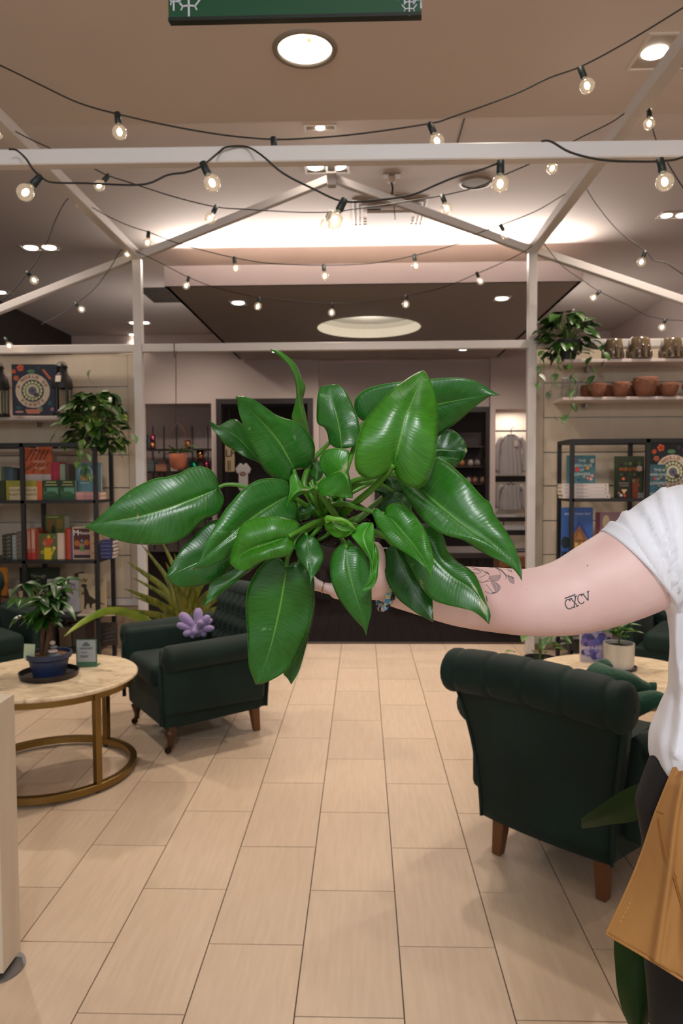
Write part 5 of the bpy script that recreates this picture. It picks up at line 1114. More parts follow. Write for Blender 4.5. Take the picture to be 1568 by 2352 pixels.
# ------------------------------------------------------------ hanging terracotta planter on the crossbar
hk = at(404, 794, YP); t = thing('s_hook', 'long dark wire hook over the white crossbar holding the terracotta planter', 'hook', (hk.x, YP, zc))
z1 = at(410, 972, YP-0.06).z-zc
MB().tube([(-0.01, 0.045, -0.01), (-0.01, 0.042, 0.035), (-0.008, 0.0, 0.042), (-0.006, -0.042, 0.036), (-0.004, -0.046, -0.05), (0.0, -0.048, -0.09)], 0.0035, 6).build('hook_top', C('#2c2420', 0.5), t, smooth=True)
MB().tube([(0.012, -0.052, -0.03), (0.01, -0.052, -0.2), (0.004, -0.052, z1+0.04), (-0.002, -0.052, z1), (0.01, -0.052, z1-0.014), (0.022, -0.052, z1+0.0)], 0.0035, 6).build('wire', C('#2c2420', 0.5), t, smooth=True)
hp = V(at(409, 1080, YP-0.06).x, YP-0.052, at(409, 1078, YP-0.06).z); t = thing('hanging_planter', 'small terracotta pot with green leaves hanging from a thin copper hoop', 'planter', tuple(hp))
hh = at(409, 1042, 6.04).z-hp.z; r1 = 20.5/F*6.04
MB().lathe([(0.001, 0), (r1*0.55, 0), (r1*0.85, hh*0.2), (r1*0.95, hh*0.6), (r1, hh), (r1*0.9, hh), (r1*0.86, hh*0.8)], n=30).build('pot', mat('hanging_terracotta', '#96533a', 0.8, noise=0.15, nscale=9), t, smooth=True)
MB().lathe([(r1*0.9, hh*0.86), (0.001, hh*0.9)], n=20).build('soil', M_soil, t)
zt2 = at(409, 974, 6.04).z-hp.z
MB().tube([(-r1*0.98, 0, hh*0.9)]+[(-r1*0.98*math.cos(a), 0, hh+0.07+(zt2-hh-0.07)*math.sin(a)) for a in [PI*i/12 for i in range(13)]]+[(r1*0.98, 0, hh*0.9)], 0.002, 6).build('copper_hoop', mat('copper', '#8a4a30', 0.4, metal=0.7), t, smooth=True)
lm6 = leafmesh('leaf', leafmat('pot_leaf', '#1f4414', '#47701f', 0.4, sc=20), 0.12, 0.05, False, 0.35)
for i, d in enumerate(((-0.7, 0, 1.2), (0.3, 0, 0.9), (0.9, 0, 0.35), (-0.9, 0, 0.2), (0.1, -0.8, 0.3), (0.6, -0.4, 0.7), (-0.5, -0.4, 0.5), (1.0, 0.1, 0.5))): place_leaf(lm6, t, (d[0]*0.02, 0, hh), d, 0.3, (0.9, 0.8, 1.0, 0.7, 0.7, 0.8, 0.8, 1.0)[i])
place_leaf(lm6, t, (0.07, 0, hh+0.05), (1, -0.3, 0.35), 0.3, 0.8); m = MB(); m.tube([(0, 0, hh*0.8), (0.03, 0, hh+0.03), (0.075, 0, hh+0.055)], 0.003, 5); m.build('stem', M_stem, t)
# ------------------------------------------------------------ back room stock
YN = YW+0.25
def nshelf(py, label, x0=333, x1=487, Y=YN, cat='shelf', mt=None):
    a = at(x0, py, Y); b = at(x1, py, Y); t = thing('niche_shelf', label, 'shelf', ((a.x+b.x)/2, Y+0.1, (a.z+b.z)/2)); MB().box((0, 0, -0.015), (b.x-a.x-0.02, 0.42, 0.03)).build('board', mt or C('#2c2422', 0.5), t)
    for sx in (-1, 1): MB().box((sx*(b.x-a.x)/2*0.7, 0.2, -0.05), (0.02, 0.03, 0.05)).build('bracket', M_black, t)
    return t.location.z
za = nshelf(1031, 'upper dark shelf in the left niche'); zb_ = nshelf(1082, 'middle dark shelf in the left niche'); zc_ = nshelf(1134, 'lower dark shelf in the left niche'); zd_ = nshelf(1190, 'bottom dark shelf in the left niche')
M_ir = {c: mat('iridescent_'+c, c, 0.12, metal=0.9, noise=0.5, nscale=9, col2=d) for c, d in (('#2aa0a0', '#402a6a'), ('#c09030', '#803060'), ('#20a070', '#102a30'), ('#c05040', '#402a6a'))}
def mug(px, py0, py1, wpx, z, c, label, Y=YN, name='mug'):
    a = at(px, py1, Y); h = at(px, py0, Y).z-at(px, py1, Y).z; r = wpx/2/F*Y; t = thing(name, label, 'mug', (a.x, Y, z+0.001), -PI/2)
    MB().lathe([(0.001, 0), (r*0.9, 0), (r, h*0.1), (r, h), (r*0.92, h), (r*0.9, h*0.2), (0.001, h*0.15)], n=20).build('cup', M_ir[c], t, smooth=True)
    MB().tube([(r+0.045*math.sin(a_)*0.9, 0, h*0.5+h*0.3*math.cos(a_)) for a_ in [PI*i/8 for i in range(9)]], 0.008, 6).build('handle', M_ir[c], t, smooth=True); return t
for k, (px, y0, y1, w_, c, lb) in enumerate(((333, 1014, 1030, 15, '#2aa0a0', 'teal mug at the left end of the upper niche shelf'), (350, 1014, 1030, 16, '#c09030', 'gold mug on the upper niche shelf'), (431, 1010, 1030, 14, '#c09030', 'gold mug right of the hanging planter on the upper niche shelf'), (350, 998, 1014, 13, '#c05040', 'pink mug stacked on the gold one'), (334, 997, 1014, 13, '#2aa0a0', 'teal mug stacked at the left end of the niche'))):
    mug(px, y0, y1, w_, za if k < 3 else za+0.001+(1030-1014)/F*YN, c, lb)
for k, (px, y0, y1, w_, c, lb) in enumerate(((445, 1060, 1081, 20, '#20a070', 'green mug on the middle niche shelf'), (475, 1058, 1081, 20, '#c05040', 'red mug at the right end of the middle niche shelf'), (460, 1036, 1060, 18, '#c09030', 'gold mug stacked on top of the middle shelf mugs'))):
    mug(px, y0, y1, w_, zb_ if k < 2 else zb_+0.2, c, lb)
for k, (px, y0, wpx, c, lb) in enumerate(((342, 1058, 26, '#5c6664', 'grey green box on the middle niche shelf'), (371, 1066, 24, '#a8745c', 'peach box on the middle niche shelf'), (374, 1057, 14, '#5a4038', 'brown box on top of the peach box'), (400, 1052, 12, '#b0a49a', 'pale candle box behind the planter'))):
    a = at(px, 1081, YN); h = at(px, y0, YN).z-at(px, 1081, YN).z; 
    z_ = zb_
    if k == 2: h = 9/F*YN; z_ = zb_+15.2/F*YN
    t = thing('gift_box', lb, 'box', (a.x, YN+0.02, z_+0.001)); w_ = wpx/F*YN; MB().box((0, 0, h*0.4), (w_, 0.16, h*0.8)).build('box_body', C(c, 0.7), t); MB().box((0, 0, h*0.9), (w_+0.01, 0.17, h*0.2)).build('lid', C(c, 0.6), t)
for k, (px, y0, c, lb) in enumerate(((348, 1115, '#4a2c20', 'brown basket on the lower niche shelf'), (400, 1112, '#8a4a3c', 'rust basket on the lower niche shelf'), (450, 1108, '#6a5a50', 'grey basket on the lower niche shelf'), (360, 1170, '#3a2a24', 'dark basket on the bottom niche shelf'), (430, 1168, '#9a6a5a', 'pink basket on the bottom niche shelf'))):
    yb = 1134 if k < 3 else 1190; zz = zc_ if k < 3 else zd_; a = at(px, yb, YN); h = at(px, y0, YN).z-at(px, yb, YN).z
    t = thing('woven_basket', lb, 'basket', (a.x, YN+0.02, zz+0.001)); r = 18/F*YN
    MB().lathe([(0.001, 0), (r*0.8, 0), (r, h), (r*0.92, h), (r*0.75, 0.02)], n=20).build('basket', C(c, 0.9), t); MB().lathe([(r*0.96, h-0.01), (r*1.06, h), (r*0.96, h+0.012), (r*0.9, h)], n=20).build('rim', C(c, 0.8), t)
tt = thing('niche_rods', 'thin dark vertical shelf rods in the left niche', 'shelf rail', (at(410, 1000, YW+0.5).x, YW+0.62, 0))
for x in (347, 373, 402, 438, 474): MB().box((at(x, 1000, YW+0.5).x-tt.location.x, 0, 1.3), (0.02, 0.02, 2.5)).build('rod', C('#3a302c', 0.5), tt)
# hanging towel and baby suit in the left doorway
YQ = YW+0.10
rl = thing('hanging_rail', 'thin dark rail across the left doorway holding the towel and baby suit', 'rail', (at(610, 930, YQ).x, YQ, zD-0.12)); MB().box((0, 0, 0), (at(714, 930, YQ).x-at(506, 930, YQ).x, 0.02, 0.02)).build('rod', M_black, rl)
def hung(name, label, cat, px0, px1, py0, py1, Y, col, prof, items=(), hang=0.1):
    a = at((px0+px1)/2, py1, Y); w_ = (px1-px0)/F*Y; h = (py1-py0)/F*Y; t = thing(name, label, cat, tuple(a))
    m = MB(); m.prism([((x-0.5)*w_, z*h) for x, z in prof], (0, -0.02, 0), (1, 0, 0), (0, 0, 1), (0, 0.04, 0)); m.build('cloth', col, t, bevel=0.012, seg=2)
    if items: art(t, w_, h, -0.025, items)
    MB().tube([(0, 0, h), (0, 0, zD-0.13-a.z)], 0.005, 6).build('hanger', M_black, t); return t
hung('tea_towel', 'tan printed towel hanging in the left doorway', 'towel', 517, 539, 1022, 1084, YQ, C('#a08c6c', 0.9), [(0, 0), (1, 0), (1, 1), (0, 1)], [('text', 'LF', 0.55, 0.68, 0.26, '#2a2420'), ('rect', 0.3, 0.06, 0.42, 0.42, '#3a3028'), ('rect', 0.52, 0.06, 0.6, 0.42, '#3a3028')])
tee = [(0.28, 0), (0.72, 0), (0.84, 0.12), (0.8, 0.2), (0.8, 0.66), (0.9, 0.62), (1, 0.8), (0.72, 1), (0.62, 1), (0.5, 0.92), (0.38, 1), (0.28, 1), (0, 0.8), (0.1, 0.62), (0.2, 0.66), (0.2, 0.2), (0.16, 0.12)]
hung('baby_bodysuit', 'white baby bodysuit with a brown oval badge hanging in the left doorway', 'clothing', 541, 577, 1064, 1128, YQ, C('#a8a19e', 0.9), tee, [('oval', 0.48, 0.62, 0.2, 0.075, '#5a2c20'), ('oval', 0.48, 0.62, 0.13, 0.04, '#8a6a5c')])
# folded stacks on a table in the dark room, mostly hidden
def tablex(name, label, px0, px1, pyt, Y, col=None, d=0.8, legs='hair'):
    a = at(px0, pyt, Y); b = at(px1, pyt, Y); z = (a.z+b.z)/2; t = thing(name, label, 'table', ((a.x+b.x)/2, Y, 0)); w_ = b.x-a.x
    MB().box((0, 0, z-0.03), (w_, d, 0.06)).build('tabletop', col or C('#2c201a', 0.5), t)
    for sx in (-1, 1):
        for sy in (-1, 1):
            x, y = sx*(w_/2-0.1), sy*(d/2-0.08); MB().tube([(x-0.06, y, z-0.06), (x, y, 0.004), (x+0.06, y, z-0.06)], 0.008, 6).build('leg', M_black, t)
    return t, z
t, zz = tablex('display_table', 'dark wooden display table with hairpin legs beyond the tile edge', 480, 800, 1222, 9.2)
for k, (x, c, lb) in enumerate(((-0.62, '#6a2c24', 'red boxed set on the dark display table'), (-0.3, '#b0a6a0', 'white boxed set on the dark display table'), (0.1, '#5a4030', 'brown boxed set on the dark display table'), (0.5, '#8a3a30', 'brick red boxed set on the dark display table'))):
    o = thing('boxed_set', lb, 'box', (t.location.x+x, 9.1, zz+0.001)); MB().box((0, 0, 0.09), (0.22, 0.2, 0.18)).build('box_body', C(c, 0.7), o); MB().box((0, -0.101, 0.09), (0.14, 0.002, 0.08)).build('box_label', C('#8c8078', 0.7), o)
t, zz = tablex('display_table', 'long dark table with hairpin legs in the far middle', 900, 1118, 1262, 8.6)
# right: sweaters and black table
def sweater(label, px0, px1, py0, py1, Y, col):
    a = at((px0+px1)/2, py1, Y); w_ = (px1-px0)/F*Y; h = (py1-py0)/F*Y; t = thing('sweater', label, 'clothing', tuple(a)); M_sw = mat('grey_fleece', col, 0.95, bump=0.3, bscale=20)
    def body(u, v):
        z = h*v; x = -1+2*u; sh = 1 if v < 0.8 else 1-(v-0.8)*1.4; ww = w_*0.34*(1+0.06*math.sin(v*9))*sh; return V(x*ww, -0.05*math.cos(x*PI/2)-0.012*math.sin(x*17+v*3), z-(0.05*x*x if v > 0.85 else 0))
    m = MB(); m.grid(body, 24, 14); m.grid(lambda u, v: V(body(u, v).x, 0.06, body(u, v).z), 24, 14); m.build('torso', M_sw, t, smooth=True)
    for s in (-1, 1):
        m = MB(); m.tube(crom([(s*w_*0.27, 0, h*0.93), (s*w_*0.40, -0.01, h*0.75), (s*w_*0.44, -0.02, h*0.4), (s*w_*0.43, -0.02, h*0.06)], 4), [0.05]*5+[0.055]*6+[0.05]*2, 10); m.build('sleeve', M_sw, t, smooth=True)
    MB().lathe([(0.09, h-0.03), (0.085, h+0.0), (0.07, h+0.01), (0.07, h-0.03)], n=20, sy=0.5).build('collar', C('#1c1a1a', 0.8), t)
    MB().tube([(0, 0, h), (0, 0, h+0.12), (0.03, 0, h+0.16), (0.05, 0, h+0.12)], 0.007, 6).build('hanger', M_black, t)
    return t
s1 = sweater('upper grey sweatshirt on a hanger in the lit niche', 1136, 1210, 1000, 1090, YW+0.3, '#a09a98')
MB().box((0.08, -0.075, 0.6), (0.07, 0.004, 0.11)).build('price_tag', C('#c9b8ae'), s1)
sweater('lower grey sweatshirt hanging beneath the first', 1136, 1210, 1112, 1170, YW+0.32, '#a09a98')
area('niche_strip', (at(1174, 1100, YW+0.3).x, YW+0.36, zR-0.03), (at(1174, 1100, YW+0.3).x, YW+0.55, 0), 0.55, 9, (1, 0.88, 0.78), 0.1)
rb = thing('clothes_rail', 'black clothes rail across the lit niche', 'rail', (at(1173, 1100, YW+0.5).x, YW+0.5, 0)); zz0 = at(1173, 990, YW+0.5).z
MB().box((0, 0, zz0), (0.72, 0.03, 0.03)).build('bar', M_black, rb); MB().box((0, 0, at(1173, 1100, YW+0.5).z), (0.72, 0.03, 0.12)).build('lower_bar', M_black, rb)
for sx in (-1, 1): MB().box((sx*0.345, 0, zz0/2), (0.03, 0.032, zz0)).build('upright', M_black, rb)
t, zz = tablex('black_counter', 'black counter table below the lit niche at right', 1120, 1330, 1184, 10.2)
t, zz = tablex('black_counter', 'lower black bench table in front of the counter at right', 1110, 1330, 1212, 8.9, col=C('#1a1716', 0.5))
for k in range(3): tt = thing('small_candle', ('left', 'middle', 'right')[k]+' one of three tiny pale candles on the black counter', 'candle', (at(1188+k*8, 1180, 10).x, 10.0, at(1188, 1184, 10.2).z+0.001), 0, 'tiny candles'); MB().lathe([(0.001, 0), (0.02, 0), (0.02, 0.035), (0.001, 0.035)], n=12).build('cup', C('#c0b4aa'), tt); MB().tube([(0, 0, 0.035), (0, 0, 0.045)], 0.002, 5).build('wick', M_black, tt)
# cross-legged stool under counter
st_ = thing('folding_stool', 'black cross-legged stool by the right white post', 'stool', (at(1190, 1260, 8.2).x, 8.2, 0))
for a, b in (((-0.12, 0, 0.62), (0.12, 0, 0.02)), ((0.12, 0.1, 0.62), (-0.12, 0.1, 0.02))): MB().bar(a, b, 0.03, 0.03).build('leg', M_black, st_)
MB().box((0, 0.05, 0.64), (0.34, 0.3, 0.04)).build('seat', M_black, st_)
t = thing('wooden_crate', 'orange brown wooden crate beside the right white post', 'crate', (at(1195, 1290, 7.4).x, 7.4, 0)); zz = at(1195, 1272, 7.4).z
for k in range(5): MB().box((0, -0.2, zz-0.06-k*0.12), (0.5, 0.02, 0.1)).build('slat', C('#7a4a20', 0.6), t)
MB().box((0, 0, zz/2), (0.48, 0.38, zz-0.01)).build('body', C('#5a3418', 0.7), t)
# dark cabinet in the right doorway with lit goods
cb = thing('dark_cabinet', 'dark cabinet with small jars and a warm lamp in the right doorway', 'cabinet', (at(1010, 1100, YW+0.9).x, YW+0.9, 0))
MB().box((0, 0.1, 1.2), (1.7, 0.04, 2.4)).build('back_panel', C('#20150f', 0.6), cb)
for z_ in (0.5, 1.0, 1.35, 1.7, 2.1): MB().box((0, -0.07, z_), (1.7, 0.3, 0.03)).build('shelf', C('#2c1d15', 0.5), cb)
jr = random.Random(9)
for k, (px, py) in enumerate(((1076, 1104), (1090, 1104), (1058, 1104), (1108, 1104), (1080, 1052), (1060, 1052), (1095, 1052))):
    zsx = 1.35 if py == 1104 else 1.7
    o = thing('glazed_jar', ('round cream jar', 'tan lidded jar', 'brown jar', 'small clay jar', 'white cup', 'amber jar', 'grey jar')[k]+' on the dark cabinet shelf beside the leaf edge', 'jar', (at(px, py, YW+0.8).x, YW+0.8, zsx+0.016)); c = ('#8a7a70', '#7a5040', '#6a3a28', '#8a6a5c', '#9a8a80', '#8c5a2c', '#6c6460')[k]
    MB().lathe([(0.001, 0), (0.05, 0), (0.06, 0.05), (0.05, 0.1), (0.04, 0.11), (0.001, 0.11)], n=16).build('body', C(c, 0.4), o, smooth=True); MB().lathe([(0.045, 0.11), (0.045, 0.125), (0.01, 0.13), (0.001, 0.14)], n=16).build('lid', C(c, 0.4), o)
# ------------------------------------------------------------ the held philodendron
CROP = {'A': (180, 780, 2.904), 'B': (600, 780, 2.529), 'C': (360, 1100, 3.564), 'D': (620, 1060, 5.227), 'E': (320, 780, 3.564), 'P': (0, 0, 1.0), 'G': (690, 1320, 3.336), 'H': (800, 1040, 4.356)}
def cv(k, pts): ox, oy, s = CROP[k]; return [(ox+x/s, oy+y/s) for x, y in pts]
def hero_mat():
    m = bpy.data.materials.new('philodendron_leaf'); m.use_nodes = True; nt = m.node_tree; b = nt.nodes['Principled BSDF']; N = nt.nodes.new; Lk = nt.links.new
    def mth(op, a=None, b_=None, c=None):
        n = N('ShaderNodeMath'); n.operation = op
        for i, v in enumerate((a, b_, c)):
            if v is None: continue
            if isinstance(v, (int, float)): n.inputs[i].default_value = v
            else: Lk(v, n.inputs[i])
        return n.outputs[0]
    at_ = N('ShaderNodeAttribute'); at_.attribute_name = 'luv'; sp = N('ShaderNodeSeparateXYZ'); Lk(at_.outputs['Vector'], sp.inputs[0])
    u, s = sp.outputs[0], sp.outputs[1]; asv = mth('ABSOLUTE', s)
    oc = N('ShaderNodeObjectInfo')
    tc = N('ShaderNodeTexCoord'); nz = N('ShaderNodeTexNoise'); nz.inputs['Scale'].default_value = 9; nz.inputs['Detail'].default_value = 3; Lk(tc.outputs['Object'], nz.inputs[0])
    # lateral veins: fine stripes running out and forward
    ph = mth('SUBTRACT', u, mth('MULTIPLY', asv, 0.16)); fine = mth('SINE', mth('MULTIPLY', ph, 230.0)); crs = mth('SINE', mth('MULTIPLY', ph, 62.0))
    n2 = N('ShaderNodeTexNoise'); n2.inputs['Scale'].default_value = 1.0; n2.inputs['Detail'].default_value = 2
    cb = N('ShaderNodeCombineXYZ'); Lk(mth('MULTIPLY', ph, 70.0), cb.inputs[0]); Lk(mth('MULTIPLY', s, 2.5), cb.inputs[1]); Lk(oc.outputs['Random'], cb.inputs[2]); Lk(cb.outputs[0], n2.inputs[0])
    rp = N('ShaderNodeValToRGB'); e = rp.color_ramp.elements; e[0].position = 0.28; e[0].color = (*hx('#1a5014'), 1); e[1].position = 0.75; e[1].color = (*hx('#367e22'), 1)
    mixf = mth('ADD', mth('MULTIPLY', nz.outputs['Fac'], 0.55), mth('MULTIPLY', n2.outputs['Fac'], 0.45)); Lk(mixf, rp.inputs[0])
    # per leaf tint from object colour
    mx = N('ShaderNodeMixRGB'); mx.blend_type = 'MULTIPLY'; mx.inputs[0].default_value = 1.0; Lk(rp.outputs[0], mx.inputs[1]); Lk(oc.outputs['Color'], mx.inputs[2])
    # midrib: narrower to the tip
    wd = mth('MULTIPLY_ADD', mth('SUBTRACT', 1.0, u), 0.045, 0.012); mr = mth('SUBTRACT', 1.0, mth('SMOOTH_MIN', mth('DIVIDE', asv, wd), 1.0, 0.4)); mrc = mth('MAXIMUM', mr, 0.0)
    m2 = N('ShaderNodeMixRGB'); Lk(mth('MULTIPLY', mth('MULTIPLY', mrc, 0.75), mth('SUBTRACT', 1.0, mth('POWER', u, 3.0))), m2.inputs[0]); Lk(mx.outputs[0], m2.inputs[1]); m2.inputs[2].default_value = (*hx('#7fb84a'), 1)
    edge = mth('GREATER_THAN', asv, 0.985); m3 = N('ShaderNodeMixRGB'); Lk(mth('MULTIPLY', edge, 0.4), m3.inputs[0]); Lk(m2.outputs[0], m3.inputs[1]); m3.inputs[2].default_value = (*hx('#8fb86a'), 1)
    # dusty water marks
    n3 = N('ShaderNodeTexNoise'); n3.inputs['Scale'].default_value = 60; n3.inputs['Detail'].default_value = 5; Lk(tc.outputs['Object'], n3.inputs[0]); msk = mth('MULTIPLY', mth('GREATER_THAN', n3.outputs['Fac'], 0.70), 0.25)
    m4 = N('ShaderNodeMixRGB'); Lk(msk, m4.inputs[0]); Lk(m3.outputs[0], m4.inputs[1]); m4.inputs[2].default_value = (*hx('#9ab890'), 1)
    m5 = N('ShaderNodeMixRGB'); dr = N('ShaderNodeMapRange'); dr.inputs[1].default_value = 0.35; dr.inputs[2].default_value = 0.7; Lk(mth('ADD', sp.outputs[2], mth('MULTIPLY', mth('SUBTRACT', n3.outputs['Fac'], 0.5), 0.5)), dr.inputs[0]); Lk(mth('MULTIPLY', dr.outputs[0], 0.75), m5.inputs[0]); Lk(m4.outputs[0], m5.inputs[1]); m5.inputs[2].default_value = (*hx('#9c9a6c'), 1); m4 = m5
    Lk(m4.outputs[0], b.inputs['Base Color'])
    b.inputs['Roughness'].default_value = 0.29; b.inputs['Specular IOR Level'].default_value = 0.6
    hgt = mth('ADD', mth('ADD', mth('MULTIPLY', fine, 0.07), mth('MULTIPLY', crs, 0.05)), mth('ADD', mth('MULTIPLY', n2.outputs['Fac'], 0.55), mth('MULTIPLY', mrc, -0.8)))
    bp = N('ShaderNodeBump'); bp.inputs['Strength'].default_value = 0.35; bp.inputs['Distance'].default_value = 0.0011; Lk(hgt, bp.inputs['Height']); Lk(bp.outputs[0], b.inputs['Normal'])
    tl = N('ShaderNodeBsdfTranslucent'); mc = N('ShaderNodeMixRGB'); mc.blend_type = 'MULTIPLY'; mc.inputs[0].default_value = 1; Lk(m4.outputs[0], mc.inputs[1]); mc.inputs[2].default_value = (1.5, 1.5, 0.6, 1); Lk(mc.outputs[0], tl.inputs[0])
    ms = N('ShaderNodeMixShader'); ms.inputs[0].default_value = 0.16; Lk(b.outputs[0], ms.inputs[1]); Lk(tl.outputs[0], ms.inputs[2]); Lk(ms.outputs[0], nt.nodes['Material Output'].inputs[0])
    return m
M_hero = hero_mat()
M_pet = mat('petiole_green', '#4f8a22', 0.35, noise=0.3, nscale=20)
rimc = at(779, 1200, 1.015); botc = at(764, 1318, 1.075)
hero = thing('philodendron', 'large glossy green philodendron in a black nursery pot held up by the outstretched hand', 'plant', tuple(botc))
HB = V(*hero.location)
def hero_leaf(k, mid, e1, e2, d0, d1, cup=0.0, tint=(1, 1, 1), rip=0.002, fold=0.0, tc_=0.0, nu=34, nv=7, bend=0.0, asym=0.0, dry=()):
    """d0/d1 depth at base/tip; cup>0 pushes the edges away; bend bows the blade; asym tilts it across"""
    def df(u, s):
        a = abs(s)
        return d0+(d1-d0)*u+bend*math.sin(PI*u)+0.62*cup*(a**1.5)*(0.35+0.65*math.sin(PI*min(u+0.15, 1)))+rip*a*math.sin(u*17+s*2)+fold*(1-a)**3*math.sin(PI*min(u+0.05, 1))+asym*s*math.sin(PI*u**0.7)
    E1, E2, MD = cv(k, e1), cv(k, e2), cv(k, mid); vs, fs, q = edge_leaf(E1, E2, MD, df, nu, nv); pxy = list(PXY)
    me = bpy.data.meshes.new('leaf'); me.from_pydata([tuple(v-HB) for v in vs], [], fs)
    at2 = me.attributes.new('luv', 'FLOAT_VECTOR', 'POINT')
    for i in range(nu+1):
        for j in range(q): at2.data[i*q+j].vector = (i/nu, (j-nv)/nv, sum(math.exp(-(((pxy[i*q+j][0]-a)*math.cos(g)+(pxy[i*q+j][1]-b)*math.sin(g))/r1)**2-(((pxy[i*q+j][1]-b)*math.cos(g)-(pxy[i*q+j][0]-a)*math.sin(g))/r2)**2) for a, b, r1, r2, g in dry))
    me.materials.append(M_hero); me.polygons.foreach_set('use_smooth', [True]*len(me.polygons))
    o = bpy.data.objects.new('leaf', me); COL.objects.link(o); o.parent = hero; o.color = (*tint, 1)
    md = o.modifiers.new('solid', 'SOLIDIFY'); md.thickness = 0.0005; md.offset = 0
    return o
def petiole(k, pts, r0, r1, mt=None):
    """pts: crop pixel + depth"""
    ox, oy, s = CROP[k]; P = [at(ox+x/s, oy+y/s, d)-HB for x, y, d in pts]; C_ = crom([tuple(p) for p in P], 6); n = len(C_)
    m = MB(); m.tube(C_, [r0+(r1-r0)*i/(n-1) for i in range(n)], 10); return m.build('petiole', mt or M_pet, hero, smooth=True)
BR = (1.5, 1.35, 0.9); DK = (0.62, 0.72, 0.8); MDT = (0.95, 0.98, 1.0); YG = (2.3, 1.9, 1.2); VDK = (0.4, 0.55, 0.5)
# big leaf pointing far left
hero_leaf('A', [(935, 990), (750, 1070), (580, 1130), (405, 1180), (200, 1215), (20, 1250)],
    [(935, 990), (928, 940), (905, 892), (860, 856), (800, 845), (730, 860), (680, 888), (600, 912), (500, 930), (380, 985), (280, 1055), (180, 1145), (90, 1222), (20, 1250)],
    [(935, 990), (960, 1030), (972, 1070), (955, 1120), (920, 1165), (850, 1195), (800, 1235), (740, 1300), (670, 1340), (590, 1363), (480, 1368), (370, 1362), (250, 1335), (130, 1290), (50, 1258), (20, 1250)], 0.98, 0.95, 0.022, (1.0, 1.0, 1.15), fold=0.008, bend=-0.02, nu=60, nv=12, dry=((318, 1188, 4, 3, 0), (330, 1198, 14, 2.2, 0.6), (312, 1172, 14, 2, 1.2), (192, 1210, 6, 4, 0)))
# upper left broad leaf
hero_leaf('E', [(1265, 1062), (1225, 985), (1150, 850), (1020, 690), (900, 570), (790, 462)],
    [(1265, 1062), (1240, 1120), (1222, 1168), (1130, 1140), (1060, 1080), (1000, 1000), (950, 920), (900, 830), (850, 700), (815, 600), (790, 462)],
    [(1265, 1062), (1310, 1062), (1370, 1050), (1420, 990), (1437, 920), (1430, 850), (1390, 770), (1330, 700), (1260, 665), (1180, 640), (1110, 610), (1040, 560), (960, 505), (880, 470), (790, 462)], 0.99, 0.93, 0.028, (0.95, 1.05, 1.1), fold=0.01, asym=0.012)
# leaf behind it, curling at left
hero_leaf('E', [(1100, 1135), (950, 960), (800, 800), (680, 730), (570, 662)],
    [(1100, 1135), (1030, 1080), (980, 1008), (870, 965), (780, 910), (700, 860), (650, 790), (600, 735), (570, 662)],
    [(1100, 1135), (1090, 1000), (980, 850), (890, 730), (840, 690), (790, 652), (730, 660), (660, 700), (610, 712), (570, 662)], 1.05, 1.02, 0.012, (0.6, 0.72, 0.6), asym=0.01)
# tall twisted young leaf
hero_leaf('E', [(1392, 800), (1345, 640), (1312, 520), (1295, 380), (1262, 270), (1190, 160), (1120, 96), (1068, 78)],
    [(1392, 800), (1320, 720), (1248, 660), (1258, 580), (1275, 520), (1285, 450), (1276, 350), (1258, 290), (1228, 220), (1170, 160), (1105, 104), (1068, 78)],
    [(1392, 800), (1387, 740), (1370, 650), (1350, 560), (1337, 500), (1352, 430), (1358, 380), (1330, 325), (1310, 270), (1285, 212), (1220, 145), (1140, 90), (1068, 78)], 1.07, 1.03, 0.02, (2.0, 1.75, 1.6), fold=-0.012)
# upright leaf with blunt end
hero_leaf('B', [(465, 632), (460, 560), (440, 450), (412, 350), (398, 262)],
    [(465, 632), (430, 628), (395, 600), (385, 550), (365, 510), (325, 485), (322, 400), (328, 320), (345, 277), (372, 268), (398, 262)],
    [(465, 632), (515, 628), (560, 605), (580, 575), (572, 515), (560, 450), (530, 380), (508, 330), (475, 282), (440, 262), (398, 262)], 1.0, 1.04, 0.016, (0.8, 0.92, 1.0), fold=0.006, asym=-0.01)
# large back leaf to the right
hero_leaf('B', [(600, 477), (800, 430), (1025, 375), (1150, 350), (1270, 330), (1385, 322)],
    [(600, 477), (560, 450), (540, 400), (545, 345), (600, 290), (700, 260), (800, 245), (985, 228), (1070, 222), (1150, 222), (1230, 235), (1290, 265), (1360, 310), (1385, 322)],
    [(600, 477), (640, 540), (720, 600), (850, 620), (1000, 570), (1080, 520), (1150, 470), (1230, 400), (1300, 345), (1345, 320), (1385, 322)], 1.06, 1.03, 0.02, (0.75, 0.9, 1.1), fold=0.008, asym=0.015)
# front bright leaf
hero_leaf('B', [(768, 727), (790, 640), (815, 540), (835, 450), (870, 370), (905, 280), (940, 178)],
    [(768, 727), (742, 757), (700, 785), (640, 812), (590, 800), (550, 760), (540, 700), (550, 620), (570, 540), (600, 470), (650, 410), (700, 350), (760, 290), (830, 240), (890, 200), (940, 178)],
    [(768, 727), (780, 775), (820, 830), (870, 860), (920, 862), (960, 830), (990, 760), (1010, 680), (1022, 560), (1028, 440), (1015, 350), (990, 260), (965, 205), (940, 178)], 0.86, 0.90, 0.022, (1.75, 1.45, 0.7), fold=0.014, bend=-0.035, rip=0.003)
